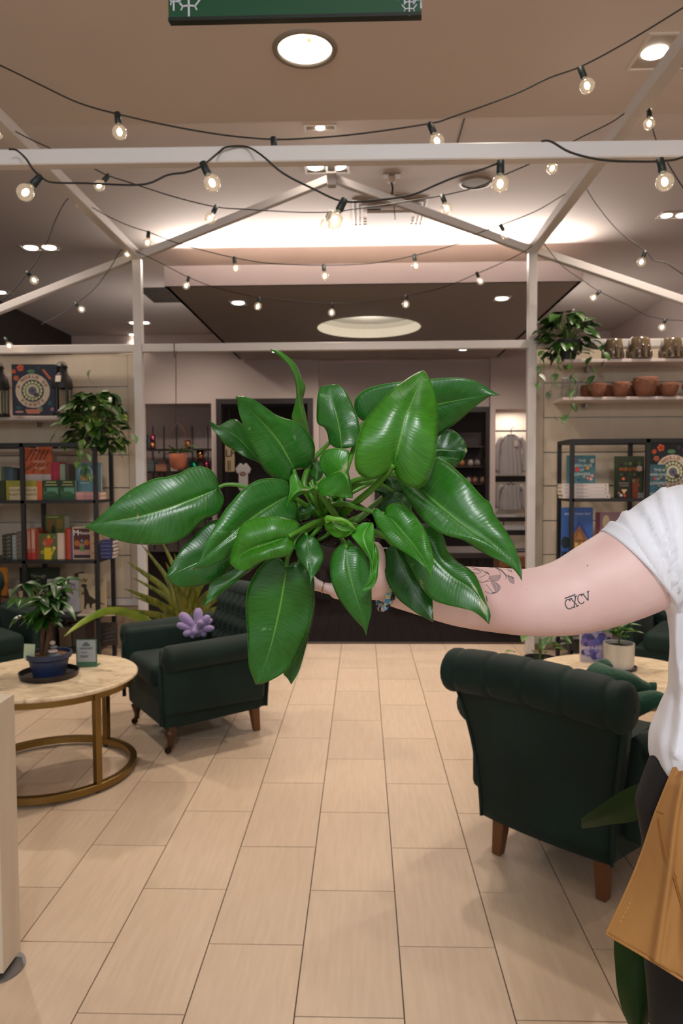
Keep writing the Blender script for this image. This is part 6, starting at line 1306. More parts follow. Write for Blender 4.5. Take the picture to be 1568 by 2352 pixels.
# back right round leaf
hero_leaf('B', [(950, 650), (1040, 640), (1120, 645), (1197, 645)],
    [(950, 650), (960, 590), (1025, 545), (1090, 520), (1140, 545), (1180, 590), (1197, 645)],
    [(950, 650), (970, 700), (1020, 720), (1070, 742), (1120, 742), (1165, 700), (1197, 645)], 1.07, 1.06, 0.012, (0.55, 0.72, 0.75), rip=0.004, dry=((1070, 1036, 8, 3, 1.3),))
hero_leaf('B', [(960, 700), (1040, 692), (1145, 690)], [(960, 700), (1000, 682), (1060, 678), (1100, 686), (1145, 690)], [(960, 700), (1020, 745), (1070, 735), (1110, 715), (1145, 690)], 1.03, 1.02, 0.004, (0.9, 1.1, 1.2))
# long glossy leaf to the lower right
hero_leaf('B', [(885, 835), (950, 890), (1050, 975), (1150, 1058), (1250, 1128), (1350, 1190), (1430, 1255), (1480, 1315), (1512, 1400)],
    [(885, 835), (885, 770), (940, 705), (1020, 688), (1060, 700), (1120, 745), (1200, 820), (1290, 920), (1332, 950), (1350, 1010), (1400, 1080), (1450, 1160), (1490, 1250), (1512, 1330), (1512, 1400)],
    [(885, 835), (840, 800), (788, 778), (795, 840), (830, 900), (870, 960), (940, 1050), (1020, 1110), (1080, 1140), (1170, 1165), (1250, 1215), (1330, 1260), (1420, 1300), (1480, 1350), (1512, 1400)], 0.94, 0.87, 0.03, (1.05, 1.1, 0.95), fold=0.008, bend=-0.02, rip=0.003)
# right middle leaf
hero_leaf('B', [(718, 1018), (770, 1060), (830, 1130), (890, 1200), (950, 1290), (986, 1388)],
    [(718, 1018), (690, 990), (665, 978), (648, 1000), (662, 1060), (700, 1120), (760, 1190), (820, 1230), (900, 1280), (950, 1330), (986, 1388)],
    [(718, 1018), (722, 975), (760, 950), (810, 950), (860, 980), (900, 1030), (940, 1090), (970, 1150), (990, 1220), (1000, 1300), (986, 1388)], 0.92, 0.86, 0.018, (1.35, 1.3, 0.9), fold=0.006)
# dark leaf under it
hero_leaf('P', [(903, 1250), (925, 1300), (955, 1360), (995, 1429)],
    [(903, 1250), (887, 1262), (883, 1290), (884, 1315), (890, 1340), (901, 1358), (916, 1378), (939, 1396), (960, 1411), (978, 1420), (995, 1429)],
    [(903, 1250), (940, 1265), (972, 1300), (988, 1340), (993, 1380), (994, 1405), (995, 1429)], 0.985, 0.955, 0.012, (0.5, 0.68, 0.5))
# lower right leaf with dry patches
hero_leaf('P', [(950, 1205), (985, 1270), (1035, 1322), (1082, 1352), (1107, 1388), (1122, 1434)],
    [(950, 1205), (935, 1235), (930, 1274), (944, 1306), (968, 1349), (993, 1377), (1020, 1388), (1050, 1395), (1083, 1403), (1106, 1418), (1122, 1434)],
    [(950, 1205), (990, 1205), (1015, 1227), (1023, 1248), (1031, 1270), (1051, 1290), (1076, 1306), (1092, 1322), (1104, 1349), (1114, 1378), (1126, 1410), (1122, 1434)], 0.965, 0.91, 0.018, (0.85, 0.95, 0.7), fold=0.006, nu=50, nv=10, dry=((967, 1342, 16, 4.5, 1.3), (1089, 1350, 11, 3.5, 1.0), (1108, 1392, 26, 7, 1.2), (1026, 1260, 12, 2.5, 1.1)))
# centre hanging leaf
hero_leaf('D', [(918, 1035), (915, 1130), (940, 1290), (980, 1450), (1030, 1620), (1090, 1800), (1130, 1950), (1155, 2090)],
    [(918, 1035), (890, 988), (858, 985), (800, 1040), (740, 1130), (722, 1240), (722, 1360), (750, 1480), (820, 1640), (920, 1780), (1040, 1920), (1110, 1990), (1155, 2090)],
    [(918, 1035), (960, 1008), (1030, 1005), (1100, 1060), (1160, 1150), (1200, 1280), (1215, 1450), (1218, 1650), (1218, 1800), (1190, 1920), (1168, 2010), (1155, 2090)], 0.90, 0.90, 0.02, (1.0, 1.08, 1.2), fold=0.005, bend=-0.015)
# small leaf
hero_leaf('D', [(445, 885), (452, 1000), (470, 1150), (486, 1300), (484, 1478)],
    [(445, 885), (425, 858), (390, 860), (330, 920), (305, 1000), (315, 1110), (350, 1190), (420, 1270), (465, 1350), (484, 1478)],
    [(445, 885), (480, 885), (540, 920), (600, 1000), (635, 1100), (630, 1200), (590, 1290), (530, 1370), (500, 1420), (484, 1478)], 0.895, 0.885, 0.012, (0.85, 1.0, 1.2), fold=0.003)
# big bottom leaf
hero_leaf('C', [(1060, 722), (1042, 850), (1010, 1040), (975, 1200), (935, 1360), (890, 1500), (850, 1600), (810, 1682)],
    [(1060, 722), (1030, 670), (980, 642), (920, 655), (860, 700), (800, 780), (750, 880), (730, 980), (728, 1100), (740, 1250), (745, 1400), (755, 1540), (785, 1620), (810, 1682)],
    [(1060, 722), (1100, 690), (1160, 678), (1220, 710), (1280, 790), (1290, 900), (1280, 1050), (1250, 1200), (1200, 1330), (1150, 1440), (1090, 1540), (1020, 1600), (950, 1640), (880, 1672), (810, 1682)], 0.92, 0.94, 0.022, (0.85, 0.95, 0.85), fold=0.006, rip=0.003)
hero_leaf('C', [(1150, 850), (1170, 1100), (1150, 1400), (1100, 1682)],
    [(1150, 850), (1080, 1000), (1040, 1300), (1034, 1580), (1066, 1625), (1100, 1682)],
    [(1150, 850), (1230, 850), (1290, 950), (1285, 1100), (1240, 1300), (1200, 1450), (1165, 1570), (1100, 1682)], 0.97, 0.98, 0.01, (0.65, 0.8, 0.65))
# bright curled leaf, left of centre
hero_leaf('C', [(1082, 470), (1000, 495), (920, 525), (830, 555), (740, 590), (660, 640), (598, 690)],
    [(1082, 470), (1130, 445), (1165, 395), (1150, 350), (1060, 322), (950, 305), (850, 312), (760, 335), (700, 370), (660, 450), (622, 560), (600, 640), (598, 690)],
    [(1082, 470), (1108, 500), (1126, 550), (1100, 610), (1040, 640), (960, 650), (880, 670), (820, 702), (750, 742), (690, 748), (640, 730), (598, 690)], 0.875, 0.89, 0.024, (1.7, 1.5, 0.6), fold=0.016, bend=-0.02, asym=-0.006, nu=44, nv=10, dry=((592, 1256, 4, 2.5, 0.5),))
# large left middle leaf
hero_leaf('C', [(1085, 130), (960, 200), (820, 290), (700, 380), (560, 500), (420, 620), (290, 740)],
    [(1085, 130), (1085, 60), (1060, 20), (980, -2), (900, -5), (800, 20), (700, 90), (620, 180), (560, 250), (500, 350), (450, 430), (400, 530), (360, 620), (330, 690), (290, 740)],
    [(1085, 130), (1130, 170), (1158, 240), (1158, 340), (1090, 430), (950, 490), (760, 540), (610, 610), (560, 660), (480, 690), (400, 725), (290, 740)], 0.95, 0.90, 0.026, (0.9, 1.02, 1.05), fold=0.01, bend=-0.015, asym=0.01)
hero_leaf('C', [(700, 490), (500, 600), (300, 700), (75, 800)],
    [(700, 490), (620, 350), (485, 335), (400, 370), (300, 460), (230, 540), (170, 620), (110, 720), (75, 800)],
    [(700, 490), (700, 600), (640, 700), (580, 760), (500, 820), (400, 865), (290, 885), (200, 885), (120, 850), (75, 800)], 0.99, 0.96, 0.016, (0.65, 0.82, 0.8), fold=0.005)
hero_leaf('C', [(880, 620), (700, 770), (550, 865), (460, 950), (378, 1050)],
    [(880, 620), (780, 640), (620, 740), (520, 800), (436, 855), (420, 925), (378, 1050)],
    [(880, 620), (860, 680), (740, 770), (640, 850), (560, 910), (480, 970), (378, 1050)], 0.98, 0.95, 0.008, (0.8, 0.95, 0.9))
# folded leaf in the centre
hero_leaf('B', [(378, 795), (425, 775), (468, 765), (500, 800), (515, 860), (531, 922)],
    [(378, 795), (345, 750), (340, 690), (372, 643), (430, 630), (490, 638), (511, 656), (500, 700), (508, 780), (525, 850), (531, 922)],
    [(378, 795), (345, 825), (328, 860), (332, 895), (380, 910), (440, 914), (490, 917), (531, 922)], 0.90, 0.875, 0.014, (1.3, 1.3, 0.9), fold=-0.012, bend=-0.01, nu=44, nv=10, dry=((793, 1072, 20, 5, 1.9), (782, 1080, 4, 3, 0)))
# small yellow green twist
hero_leaf('D', [(545, 312), (440, 345), (345, 360), (270, 420), (190, 548)],
    [(545, 312), (460, 305), (385, 325), (335, 290), (325, 200), (300, 135), (252, 168), (232, 225), (238, 330), (220, 430), (190, 548)],
    [(545, 312), (500, 372), (430, 386), (360, 402), (300, 450), (240, 490), (190, 548)], 0.885, 0.875, 0.01, (1.9, 1.7, 0.9), fold=-0.006, nu=40, nv=9, dry=((702, 1125, 10, 3, 0.1),))
hero_leaf('D', [(700, 690), (790, 780), (900, 830), (1025, 815)],
    [(700, 690), (770, 672), (850, 688), (930, 720), (990, 765), (1025, 815)],
    [(700, 690), (655, 745), (668, 810), (720, 870), (800, 915), (880, 915), (960, 880), (1025, 815)], 0.89, 0.88, 0.012, (2.0, 1.7, 0.5), fold=-0.008)
petiole('D', [(700, 715, 0.885), (690, 680, 0.882), (760, 690, 0.875), (850, 695, 0.873), (930, 725, 0.873), (990, 775, 0.874), (1022, 812, 0.876)], 0.0042, 0.0012, mat('rolled_rim', '#5f9a2a', 0.4))
# pale narrow leaf rolled on itself
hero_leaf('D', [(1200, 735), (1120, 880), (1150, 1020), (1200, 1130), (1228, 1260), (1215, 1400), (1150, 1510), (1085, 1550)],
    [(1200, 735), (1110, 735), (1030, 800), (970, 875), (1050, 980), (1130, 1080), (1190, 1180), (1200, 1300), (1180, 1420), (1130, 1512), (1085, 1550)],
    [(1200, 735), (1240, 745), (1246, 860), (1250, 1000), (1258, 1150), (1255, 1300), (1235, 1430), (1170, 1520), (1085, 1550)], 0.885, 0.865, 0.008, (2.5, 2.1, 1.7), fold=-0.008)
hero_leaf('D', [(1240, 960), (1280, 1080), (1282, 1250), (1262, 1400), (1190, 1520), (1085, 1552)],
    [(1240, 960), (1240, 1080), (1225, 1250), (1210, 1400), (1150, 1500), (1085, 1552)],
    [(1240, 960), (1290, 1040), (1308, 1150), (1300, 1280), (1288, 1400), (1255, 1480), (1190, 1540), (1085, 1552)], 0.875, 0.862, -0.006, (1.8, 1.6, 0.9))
# dark leaves deep at the right
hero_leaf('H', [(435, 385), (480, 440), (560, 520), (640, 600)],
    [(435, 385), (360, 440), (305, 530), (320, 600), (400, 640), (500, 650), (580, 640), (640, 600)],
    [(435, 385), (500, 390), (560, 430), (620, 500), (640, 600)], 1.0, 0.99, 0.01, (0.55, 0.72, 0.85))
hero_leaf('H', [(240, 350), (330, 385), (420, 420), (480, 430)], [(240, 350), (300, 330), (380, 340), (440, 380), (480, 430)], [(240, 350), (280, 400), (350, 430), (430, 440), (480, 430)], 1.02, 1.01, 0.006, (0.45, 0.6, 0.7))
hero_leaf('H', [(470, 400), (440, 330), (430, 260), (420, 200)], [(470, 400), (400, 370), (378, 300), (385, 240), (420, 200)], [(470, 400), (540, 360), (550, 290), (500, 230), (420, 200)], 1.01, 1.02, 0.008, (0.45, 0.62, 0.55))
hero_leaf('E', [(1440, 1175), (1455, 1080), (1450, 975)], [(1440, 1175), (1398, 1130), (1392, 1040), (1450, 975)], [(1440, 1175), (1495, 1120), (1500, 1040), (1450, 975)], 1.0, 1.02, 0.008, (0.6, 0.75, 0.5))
# filler leaves low inside the crown
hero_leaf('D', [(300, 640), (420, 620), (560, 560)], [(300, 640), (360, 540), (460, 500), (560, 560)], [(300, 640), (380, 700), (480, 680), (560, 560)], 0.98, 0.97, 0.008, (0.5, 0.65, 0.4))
hero_leaf('D', [(900, 1000), (950, 1000), (1000, 1010)], [(900, 1000), (920, 950), (960, 950), (1000, 1010)], [(900, 1000), (930, 1030), (970, 1030), (1000, 1010)], 0.95, 0.94, 0.002, (1.1, 1.1, 0.6))
# petioles
CRN = (700, 690, 1.0)
petiole('P', [(502, 1119, 0.98), (520, 1113, 0.982), (548, 1115, 0.985), (590, 1128, 0.99), (680, 1160, 1.0), (740, 1190, 1.01)], 0.0026, 0.0036)
petiole('B', [(768, 727, 0.86), (720, 790, 0.875), (640, 870, 0.90), (545, 950, 0.94), (470, 1020, 1.0)], 0.0034, 0.0052)
petiole('B', [(800, 797, 0.945), (740, 790, 0.95), (640, 800, 0.955), (520, 830, 0.97), (420, 920, 1.0)], 0.0028, 0.0042)
petiole('B', [(760, 880, 1.0), (700, 845, 0.99), (620, 830, 0.98), (530, 858, 0.98), (440, 960, 1.0)], 0.0026, 0.004)
petiole('B', [(715, 1013, 0.92), (640, 998, 0.925), (560, 975, 0.93), (480, 955, 0.94), (400, 970, 0.96), (350, 1030, 1.0)], 0.0028, 0.0038)
petiole('B', [(765, 1200, 0.985), (710, 1140, 0.98), (650, 1108, 0.975), (540, 1080, 0.98), (450, 1060, 1.0)], 0.0025, 0.0036)
petiole('B', [(860, 1240, 0.97), (780, 1170, 0.985), (690, 1140, 0.99), (560, 1110, 1.0), (460, 1090, 1.01)], 0.0025, 0.0036)
petiole('D', [(918, 1035, 0.90), (895, 980, 0.91), (855, 920, 0.93), (800, 820, 0.97), (760, 760, 1.0)], 0.0024, 0.003)
petiole('D', [(445, 885, 0.895), (430, 850, 0.90), (500, 790, 0.93), (640, 740, 0.97), (720, 720, 1.0)], 0.0018, 0.0028)
petiole('C', [(1060, 722, 0.92), (1070, 650, 0.925), (1110, 560, 0.94), (1200, 450, 0.97), (1290, 380, 1.0)], 0.0028, 0.0036)
petiole('C', [(1082, 470, 0.875), (1150, 430, 0.885), (1230, 390, 0.90), (1300, 360, 0.93), (1380, 330, 0.98)], 0.0028, 0.004)
petiole('C', [(1085, 130, 0.95), (1150, 170, 0.96), (1240, 230, 0.98), (1340, 300, 1.0)], 0.0028, 0.0038)
petiole('E', [(1265, 1062, 0.99), (1280, 1120, 0.99), (1320, 1200, 0.99), (1420, 1330, 1.0)], 0.0026, 0.004)
petiole('E', [(1560, 835, 1.06), (1500, 900, 1.04), (1430, 975, 1.03), (1370, 1080, 1.01), (1350, 1200, 1.0), (1420, 1340, 1.0)], 0.003, 0.005)
petiole('B', [(465, 632, 1.0), (462, 660, 1.0), (440, 760, 1.0), (420, 900, 1.0)], 0.0025, 0.0034)
petiole('E', [(1392, 800, 1.07), (1400, 900, 1.06), (1420, 1100, 1.02), (1450, 1300, 1.01)], 0.0024, 0.0034)
petiole('B', [(378, 795, 0.90), (350, 830, 0.905), (320, 870, 0.92), (330, 960, 0.96), (380, 1040, 1.0)], 0.0026, 0.004)
petiole('D', [(545, 312, 0.885), (600, 370, 0.90), (680, 500, 0.93), (780, 640, 0.96), (800, 690, 1.0)], 0.0028, 0.0055)
petiole('B', [(600, 477, 1.06), (570, 520, 1.05), (540, 620, 1.03), (480, 800, 1.01), (430, 960, 1.01)], 0.0028, 0.004)
petiole('B', [(960, 650, 1.07), (850, 740, 1.04), (700, 800, 1.02), (500, 900, 1.01)], 0.0024, 0.0034)
petiole('C', [(700, 490, 0.99), (850, 470, 0.99), (1050, 420, 1.0), (1300, 350, 1.01)], 0.0026, 0.0034)
petiole('C', [(880, 620, 0.98), (1000, 560, 0.98), (1150, 470, 0.99), (1320, 380, 1.01)], 0.0024, 0.0034)
petiole('C', [(1150, 850, 0.97), (1160, 700, 0.97), (1230, 520, 0.98), (1340, 390, 1.0)], 0.0024, 0.0034)
petiole('D', [(1180, 600, 1.01), (1080, 680, 1.0), (980, 740, 1.0), (860, 830, 1.01)], 0.004, 0.005)
petiole('D', [(1350, 430, 1.02), (1200, 560, 1.01), (1100, 650, 1.01), (900, 740, 1.01)], 0.003, 0.004)
for i, (x0, y0, x1, y1) in enumerate(((430, 300, 600, 640), (470, 250, 640, 620), (500, 220, 560, 560), (560, 240, 650, 600), (660, 430, 700, 640), (720, 420, 760, 640), (860, 440, 820, 660), (360, 700, 560, 560), (280, 860, 600, 700), (560, 960, 760, 820), (330, 480, 560, 600), (330, 560, 520, 560))):
    petiole('D', [(x0, y0, 0.985), ((x0+x1)/2+12, (y0+y1)/2, 0.985), (x1, y1, 1.01)], 0.0022, 0.0032)
# pot, soil
axd = (rimc-botc); HL = axd.length; ax = axd.normalized(); q_ = ax.to_track_quat('Z', 'Y').to_matrix()
m = MB(); m.lathe([(0.001, 0), (0.036, 0), (0.039, 0.004), (0.051, HL*0.86), (0.053, HL*0.87), (0.055, HL), (0.052, HL), (0.0495, HL*0.85)], (0, 0, 0), 40, ax=q_)
m.build('pot', mat('nursery_pot_black', '#121214', 0.35), hero, smooth=False, bevel=0.0008, seg=1)
m = MB()
def soilp(u, v):
    r = 0.0505*u; a = v*2*PI; return q_ @ V(r*math.cos(a), r*math.sin(a), HL*0.90+0.006*(1-u*u)+0.0018*math.sin(a*9+u*20))
m.grid(soilp, 12, 40); m.build('soil', M_soil, hero, smooth=True)
sr = random.Random(2); m = MB()
for i in range(60):
    r = 0.046*math.sqrt(sr.random()); a = sr.uniform(0, 2*PI); c = q_ @ V(r*math.cos(a), r*math.sin(a), HL*0.92+0.004); m.ball(c, sr.uniform(0.0015, 0.0035), 6, sc=(1, 1.4, 0.7))
m.build('bark_chips', mat('wet_bark', '#2c2018', 0.5, noise=0.5, nscale=200, col2='#6a5a48'), hero)['kind'] = 'stuff'
# ------------------------------------------------------------ the person
PX0 = 0.655; PY = 1.12
per = thing('person', 'person in white t-shirt and tan apron, arm stretched out holding up the philodendron', 'person', (PX0, PY, 0)); PB = V(*per.location)
def pw(px, py, Y): return at(px, py, Y)-PB
def pr(r, Y): return r/F*Y
def skin():
    m = mat('skin', '#c99a8c', 0.5); nt = m.node_tree; b = nt.nodes['Principled BSDF']
    tc = nt.nodes.new('ShaderNodeTexCoord'); n = nt.nodes.new('ShaderNodeTexNoise'); n.inputs['Scale'].default_value = 7; n.inputs['Detail'].default_value = 3; nt.links.new(tc.outputs['Object'], n.inputs[0])
    r = nt.nodes.new('ShaderNodeValToRGB'); r.color_ramp.elements[0].color = (*hx('#dab2ac'), 1); r.color_ramp.elements[0].position = 0.3; r.color_ramp.elements[1].color = (*hx('#e8cac5'), 1); r.color_ramp.elements[1].position = 0.65
    nt.links.new(n.outputs['Fac'], r.inputs[0]); nt.links.new(r.outputs[0], b.inputs['Base Color'])
    b.inputs['Subsurface Weight'].default_value = 0.12; b.inputs['Subsurface Radius'].default_value = (0.012, 0.005, 0.003); b.inputs['Subsurface Scale'].default_value = 1.0
    n2 = nt.nodes.new('ShaderNodeTexNoise'); n2.inputs['Scale'].default_value = 260; nt.links.new(tc.outputs['Object'], n2.inputs[0]); bp = nt.nodes.new('ShaderNodeBump'); bp.inputs['Strength'].default_value = 0.12; bp.inputs['Distance'].default_value = 0.002
    nt.links.new(n2.outputs['Fac'], bp.inputs['Height']); nt.links.new(bp.outputs[0], b.inputs['Normal']); return m
M_skin = skin()
def loft(mb, st, n=20, k=5):
    """st: (point, radius) smooth closed tube with round ends"""
    P = crom([tuple(p)+(r,) for p, r in st], k); mb.tube([tuple(p[:3]) for p in P], [max(p[3], 0.0005) for p in P], n)
bd = MB()
# extended arm, wrist to shoulder
ARM = [(858, 1347, 22, 1.035), (884, 1349, 36, 1.04), (915, 1354, 44, 1.045), (960, 1357, 55, 1.055), (1010, 1363, 64, 1.06), (1060, 1370, 70, 1.07), (1130, 1377, 74.5, 1.085), (1215, 1383, 77.5, 1.10), (1300, 1372, 88, 1.115), (1380, 1342, 102, 1.12), (1460, 1304, 110, 1.125), (1550, 1258, 112, 1.13), (1620, 1225, 100, 1.13), (1680, 1210, 60, 1.13)]
loft(bd, [(pw(x, y, Y), pr(r, Y)) for x, y, r, Y in ARM], 28, 6)
# palm, fingers, thumb (palm up under the pot)
rbox(bd, pw(818, 1350, 1.045), (0.078, 0.078, 0.026), 0.0125, n=5)
rbox(bd, pw(850, 1349, 1.042), (0.05, 0.062, 0.032), 0.0155, n=5)
fing = [(1.010, 0.9, 0.0072), (1.032, 1.05, 0.0080), (1.055, 1.08, 0.0082), (1.078, 0.98, 0.0078)]
for Yf, k_, r_ in fing:
    p0 = pw(798, 1350, Yf); p1 = pw(798-42*k_, 1351, Yf); p2 = pw(798-76*k_, 1343, Yf); p3 = pw(798-98*k_, 1322, Yf-0.0)
    loft(bd, [(p0, r_*1.15), (p1, r_*1.12), (p1.lerp(p2, 0.5), r_*0.98), (p2, r_*1.03), (p2.lerp(p3, 0.6), r_*0.93), (p3, r_*0.86), (p3+(p3-p2)*0.22, r_*0.45)], 12, 4)
loft(bd, [(pw(866, 1350, 1.02), 0.017), (pw(868, 1325, 1.0), 0.0155), (pw(869, 1300, 0.99), 0.0118), (pw(867, 1275, 0.988), 0.0112), (pw(861, 1258, 0.99), 0.0104), (pw(856, 1246, 0.994), 0.006)], 14, 5)
# torso, neck, head
def ring_loft(mb, st, n=28):
    vs = []; 
    for z, cx, cy, rx, ry in st:
        for k in range(n): a = 2*PI*k/n; vs.append((cx+rx*math.cos(a), cy+ry*math.sin(a), z))
    L = len(st); fs = [(i*n+k, i*n+(k+1) % n, (i+1)*n+(k+1) % n, (i+1)*n+k) for i in range(L-1) for k in range(n)]+[tuple(range(n))[::-1], tuple((L-1)*n+k for k in range(n))]
    mb.add(vs, fs)
ring_loft(bd, [(0.86, 0, 0, 0.165, 0.11), (0.95, 0, 0, 0.168, 0.115), (1.08, 0, 0, 0.14, 0.10), (1.2, 0, 0, 0.15, 0.105), (1.32, 0, 0, 0.165, 0.11), (1.40, 0, 0, 0.15, 0.09), (1.445, 0, 0, 0.10, 0.07), (1.47, 0, 0.005, 0.06, 0.058), (1.52, 0, 0.0, 0.053, 0.055), (1.56, 0, -0.005, 0.052, 0.055)])
hc = V(0, -0.012, 1.635)
bd.ball(hc, 0.1, 26, sc=(0.76, 0.92, 1.12)); bd.ball(hc+V(0, -0.028, -0.055), 0.066, 20, sc=(0.78, 0.8, 0.75))
loft(bd, [(hc+V(0, -0.078, 0.012), 0.007), (hc+V(0, -0.091, -0.006), 0.0085), (hc+V(0, -0.102, -0.024), 0.0105), (hc+V(0, -0.096, -0.032), 0.008)], 12, 3)
for s_ in (-1, 1): bd.ball(hc+V(s_*0.010, -0.093, -0.029), 0.0075, 10); bd.ball(hc+V(s_*0.031, -0.074, 0.014), 0.014, 10, sc=(1.2, 0.9, 0.45))
for s_ in (-1, 1): bd.ball(hc+V(s_*0.077, 0.0, -0.012), 0.02, 10, sc=(0.35, 0.7, 1.3))
# other arm hanging, with hand
loft(bd, [(V(0.15, 0, 1.40), 0.06), (V(0.20, 0, 1.36), 0.058), (V(0.225, 0.01, 1.22), 0.048), (V(0.24, 0.02, 1.10), 0.042), (V(0.245, 0.01, 1.0), 0.038), (V(0.245, -0.02, 0.88), 0.026), (V(0.245, -0.03, 0.84), 0.022)], 18, 4)
rbox(bd, V(0.245, -0.035, 0.795), (0.026, 0.078, 0.085), 0.0125, n=4)
for i, (dy, L_f) in enumerate(((-0.03, 0.065), (-0.01, 0.075), (0.011, 0.07), (0.03, 0.055))):
    loft(bd, [(V(0.245, -0.035+dy, 0.765), 0.0092), (V(0.243, -0.035+dy*1.1, 0.765-L_f*0.45), 0.0085), (V(0.233, -0.035+dy*1.1, 0.765-L_f), 0.007)], 10, 3)
loft(bd, [(V(0.24, -0.065, 0.83), 0.013), (V(0.232, -0.085, 0.80), 0.0105), (V(0.228, -0.092, 0.765), 0.008)], 10, 3)
for s_ in (-1, 1): loft(bd, [(V(s_*0.085, 0, 0.92), 0.09), (V(s_*0.09, 0, 0.7), 0.078), (V(s_*0.095, 0.005, 0.5), 0.055), (V(s_*0.1, 0.015, 0.34), 0.052), (V(s_*0.1, 0.02, 0.12), 0.034), (V(s_*0.1, 0.01, 0.06), 0.034)], 18, 4)
bo = bd.build('body', M_skin, per)
rm = bo.modifiers.new('remesh', 'REMESH'); rm.mode = 'VOXEL'; rm.voxel_size = 0.0042; rm.use_smooth_shade = True
sm = bo.modifiers.new('smooth', 'SMOOTH'); sm.iterations = 5; sm.factor = 0.5
def bake(o, smooth=True):
    dg = bpy.context.evaluated_depsgraph_get(); me = bpy.data.meshes.new_from_object(o.evaluated_get(dg)); old = o.data; o.modifiers.clear(); o.data = me
    if smooth: me.polygons.foreach_set('use_smooth', [True]*len(me.polygons))
    return me
me_b = bake(bo); print('body tris', len(me_b.polygons)*2)
bvh = BVHTree.FromPolygons([v.co+PB for v in me_b.vertices], [tuple(p.vertices) for p in me_b.polygons])
def onskin(px, py, off=0.0004):
    o = V(0, 0, CAMZ); d = (at(px, py, 1.0)-o).normalized(); hit, nr, i, ds = bvh.ray_cast(o, d)
    if hit is None: return None
    return hit+nr*off-PB
def skin_stroke(m, pts, wd, key=(1040, 1280, 4.355), n=8, taper=False):
    ox, oy, s = key; P = resample([Vector((ox+x/s, oy+y/s)) for x, y in pts], n); vs = []
    for i, p in enumerate(P):
        d = (P[min(i+1, n)]-P[max(i-1, 0)]).normalized(); nn = Vector((-d.y, d.x))*wd/2*(1 if not taper else math.sin(PI*(0.15+0.8*i/n)))
        for sg in (-1, 1):
            h = onskin(p.x+sg*nn.x, p.y+sg*nn.y)
            if h is None: return
            vs.append(h)
    m.add(vs, [(2*i, 2*i+1, 2*i+3, 2*i+2) for i in range(n)])
tt = MB()
def arc(*pts): return [tuple(p) for p in crom(pts, 5)]
for st in (arc((1168, 432), (1150, 420), (1130, 432), (1121, 458), (1130, 492), (1150, 513), (1175, 514), (1193, 496)), [(1160, 414), (1170, 440)], [(1178, 412), (1245, 487)], [(1226, 388), (1208, 500)], [(1165, 420), (1190, 409)], [(1232, 493), (1256, 481)], [(1212, 396), (1240, 385)], [(1198, 504), (1222, 495)],
           arc((1290, 386), (1270, 372), (1252, 388), (1247, 415), (1256, 446), (1276, 464), (1298, 460), (1311, 442)), [(1281, 366), (1291, 392)], [(1300, 368), (1349, 431)], [(1351, 345), (1350, 432)], [(1288, 374), (1312, 362)], [(1336, 350), (1362, 338)]):
    skin_stroke(tt, st, 2.1, n=14)
skin_stroke(tt, [(1117, 412), (1222, 373)], 2.6)
tt.build('numeral_tattoo', mat('tattoo_ink', '#2f3a42', 0.6), per)
fl_ = MB(); fl2 = MB()
for st in (arc((60, 110), (130, 95), (200, 92), (280, 110), (330, 150), (365, 180)), arc((365, 180), (355, 220), (300, 250), (250, 240)), arc((360, 110), (420, 105), (470, 150), (465, 210), (440, 235), (385, 235), (360, 200)), arc((285, 255), (350, 240), (420, 250), (470, 290), (468, 322), (430, 355), (380, 365), (320, 340)), arc((330, 270), (380, 330), (400, 355)),
           arc((200, 120), (250, 130), (280, 150), (240, 165), (200, 150)), arc((180, 100), (240, 115), (300, 135), (320, 160)), arc((545, 190), (590, 205), (612, 262), (570, 245), (545, 190)), arc((520, 105), (560, 130), (640, 158)), arc((540, 118), (590, 150), (575, 125)), arc((430, 252), (455, 300), (440, 340)), arc((380, 250), (420, 300), (430, 350)), arc((270, 200), (300, 190), (340, 160))):
    skin_stroke(fl_, st, 1.0, n=14)
for st in (arc((430, 105), (480, 130), (520, 170), (545, 190)), arc((480, 128), (505, 155), (530, 185), (528, 225)), arc((545, 188), (600, 205), (612, 225)), arc((545, 190), (560, 178)), arc((500, 108), (540, 115), (575, 148)), arc((320, 145), (350, 160), (366, 182)), arc((385, 358), (430, 350)), arc((330, 385), (340, 430), (342, 450))):
    skin_stroke(fl2, st, 2.0, n=12, taper=True)
fl_.build('flower_tattoo_lines', mat('tattoo_fine', '#7d7276', 0.6), per)['kind'] = 'stuff'; fl2.build('flower_tattoo_stems', mat('tattoo_dark', '#4a4a52', 0.6), per)['kind'] = 'stuff'
def skin_fill(m, pts, key=(1040, 1280, 4.355)):
    ox, oy, s = key; cx = sum(p[0] for p in pts)/len(pts); cy = sum(p[1] for p in pts)/len(pts); vs = [onskin(ox+cx/s, oy+cy/s, 0.0002)]; R = 4; n = len(pts)
    for r in range(1, R+1):
        for x, y in pts: vs.append(onskin(ox+(cx+(x-cx)*r/R)/s, oy+(cy+(y-cy)*r/R)/s, 0.0002))
    if any(v is None for v in vs): return
    fs = [(0, 1+i, 1+(i+1) % n) for i in range(n)]+[(1+(r-1)*n+i, 1+r*n+i, 1+r*n+(i+1) % n, 1+(r-1)*n+(i+1) % n) for r in range(1, R) for i in range(n)]; m.add(vs, fs)
sf = MB(); skin_fill(sf, arc((365, 190), (470, 175), (468, 215), (440, 235), (385, 235), (365, 190))[:-1]); skin_fill(sf, arc((385, 260), (420, 252), (470, 292), (466, 322), (430, 350), (400, 300), (385, 260))[:-1]); skin_fill(sf, arc((548, 196), (588, 206), (608, 256), (572, 240), (548, 196))[:-1])
sf.build('flower_tattoo_shading', mat('tattoo_shade', '#a98e8c', 0.6), per)['kind'] = 'stuff'
mo = MB()
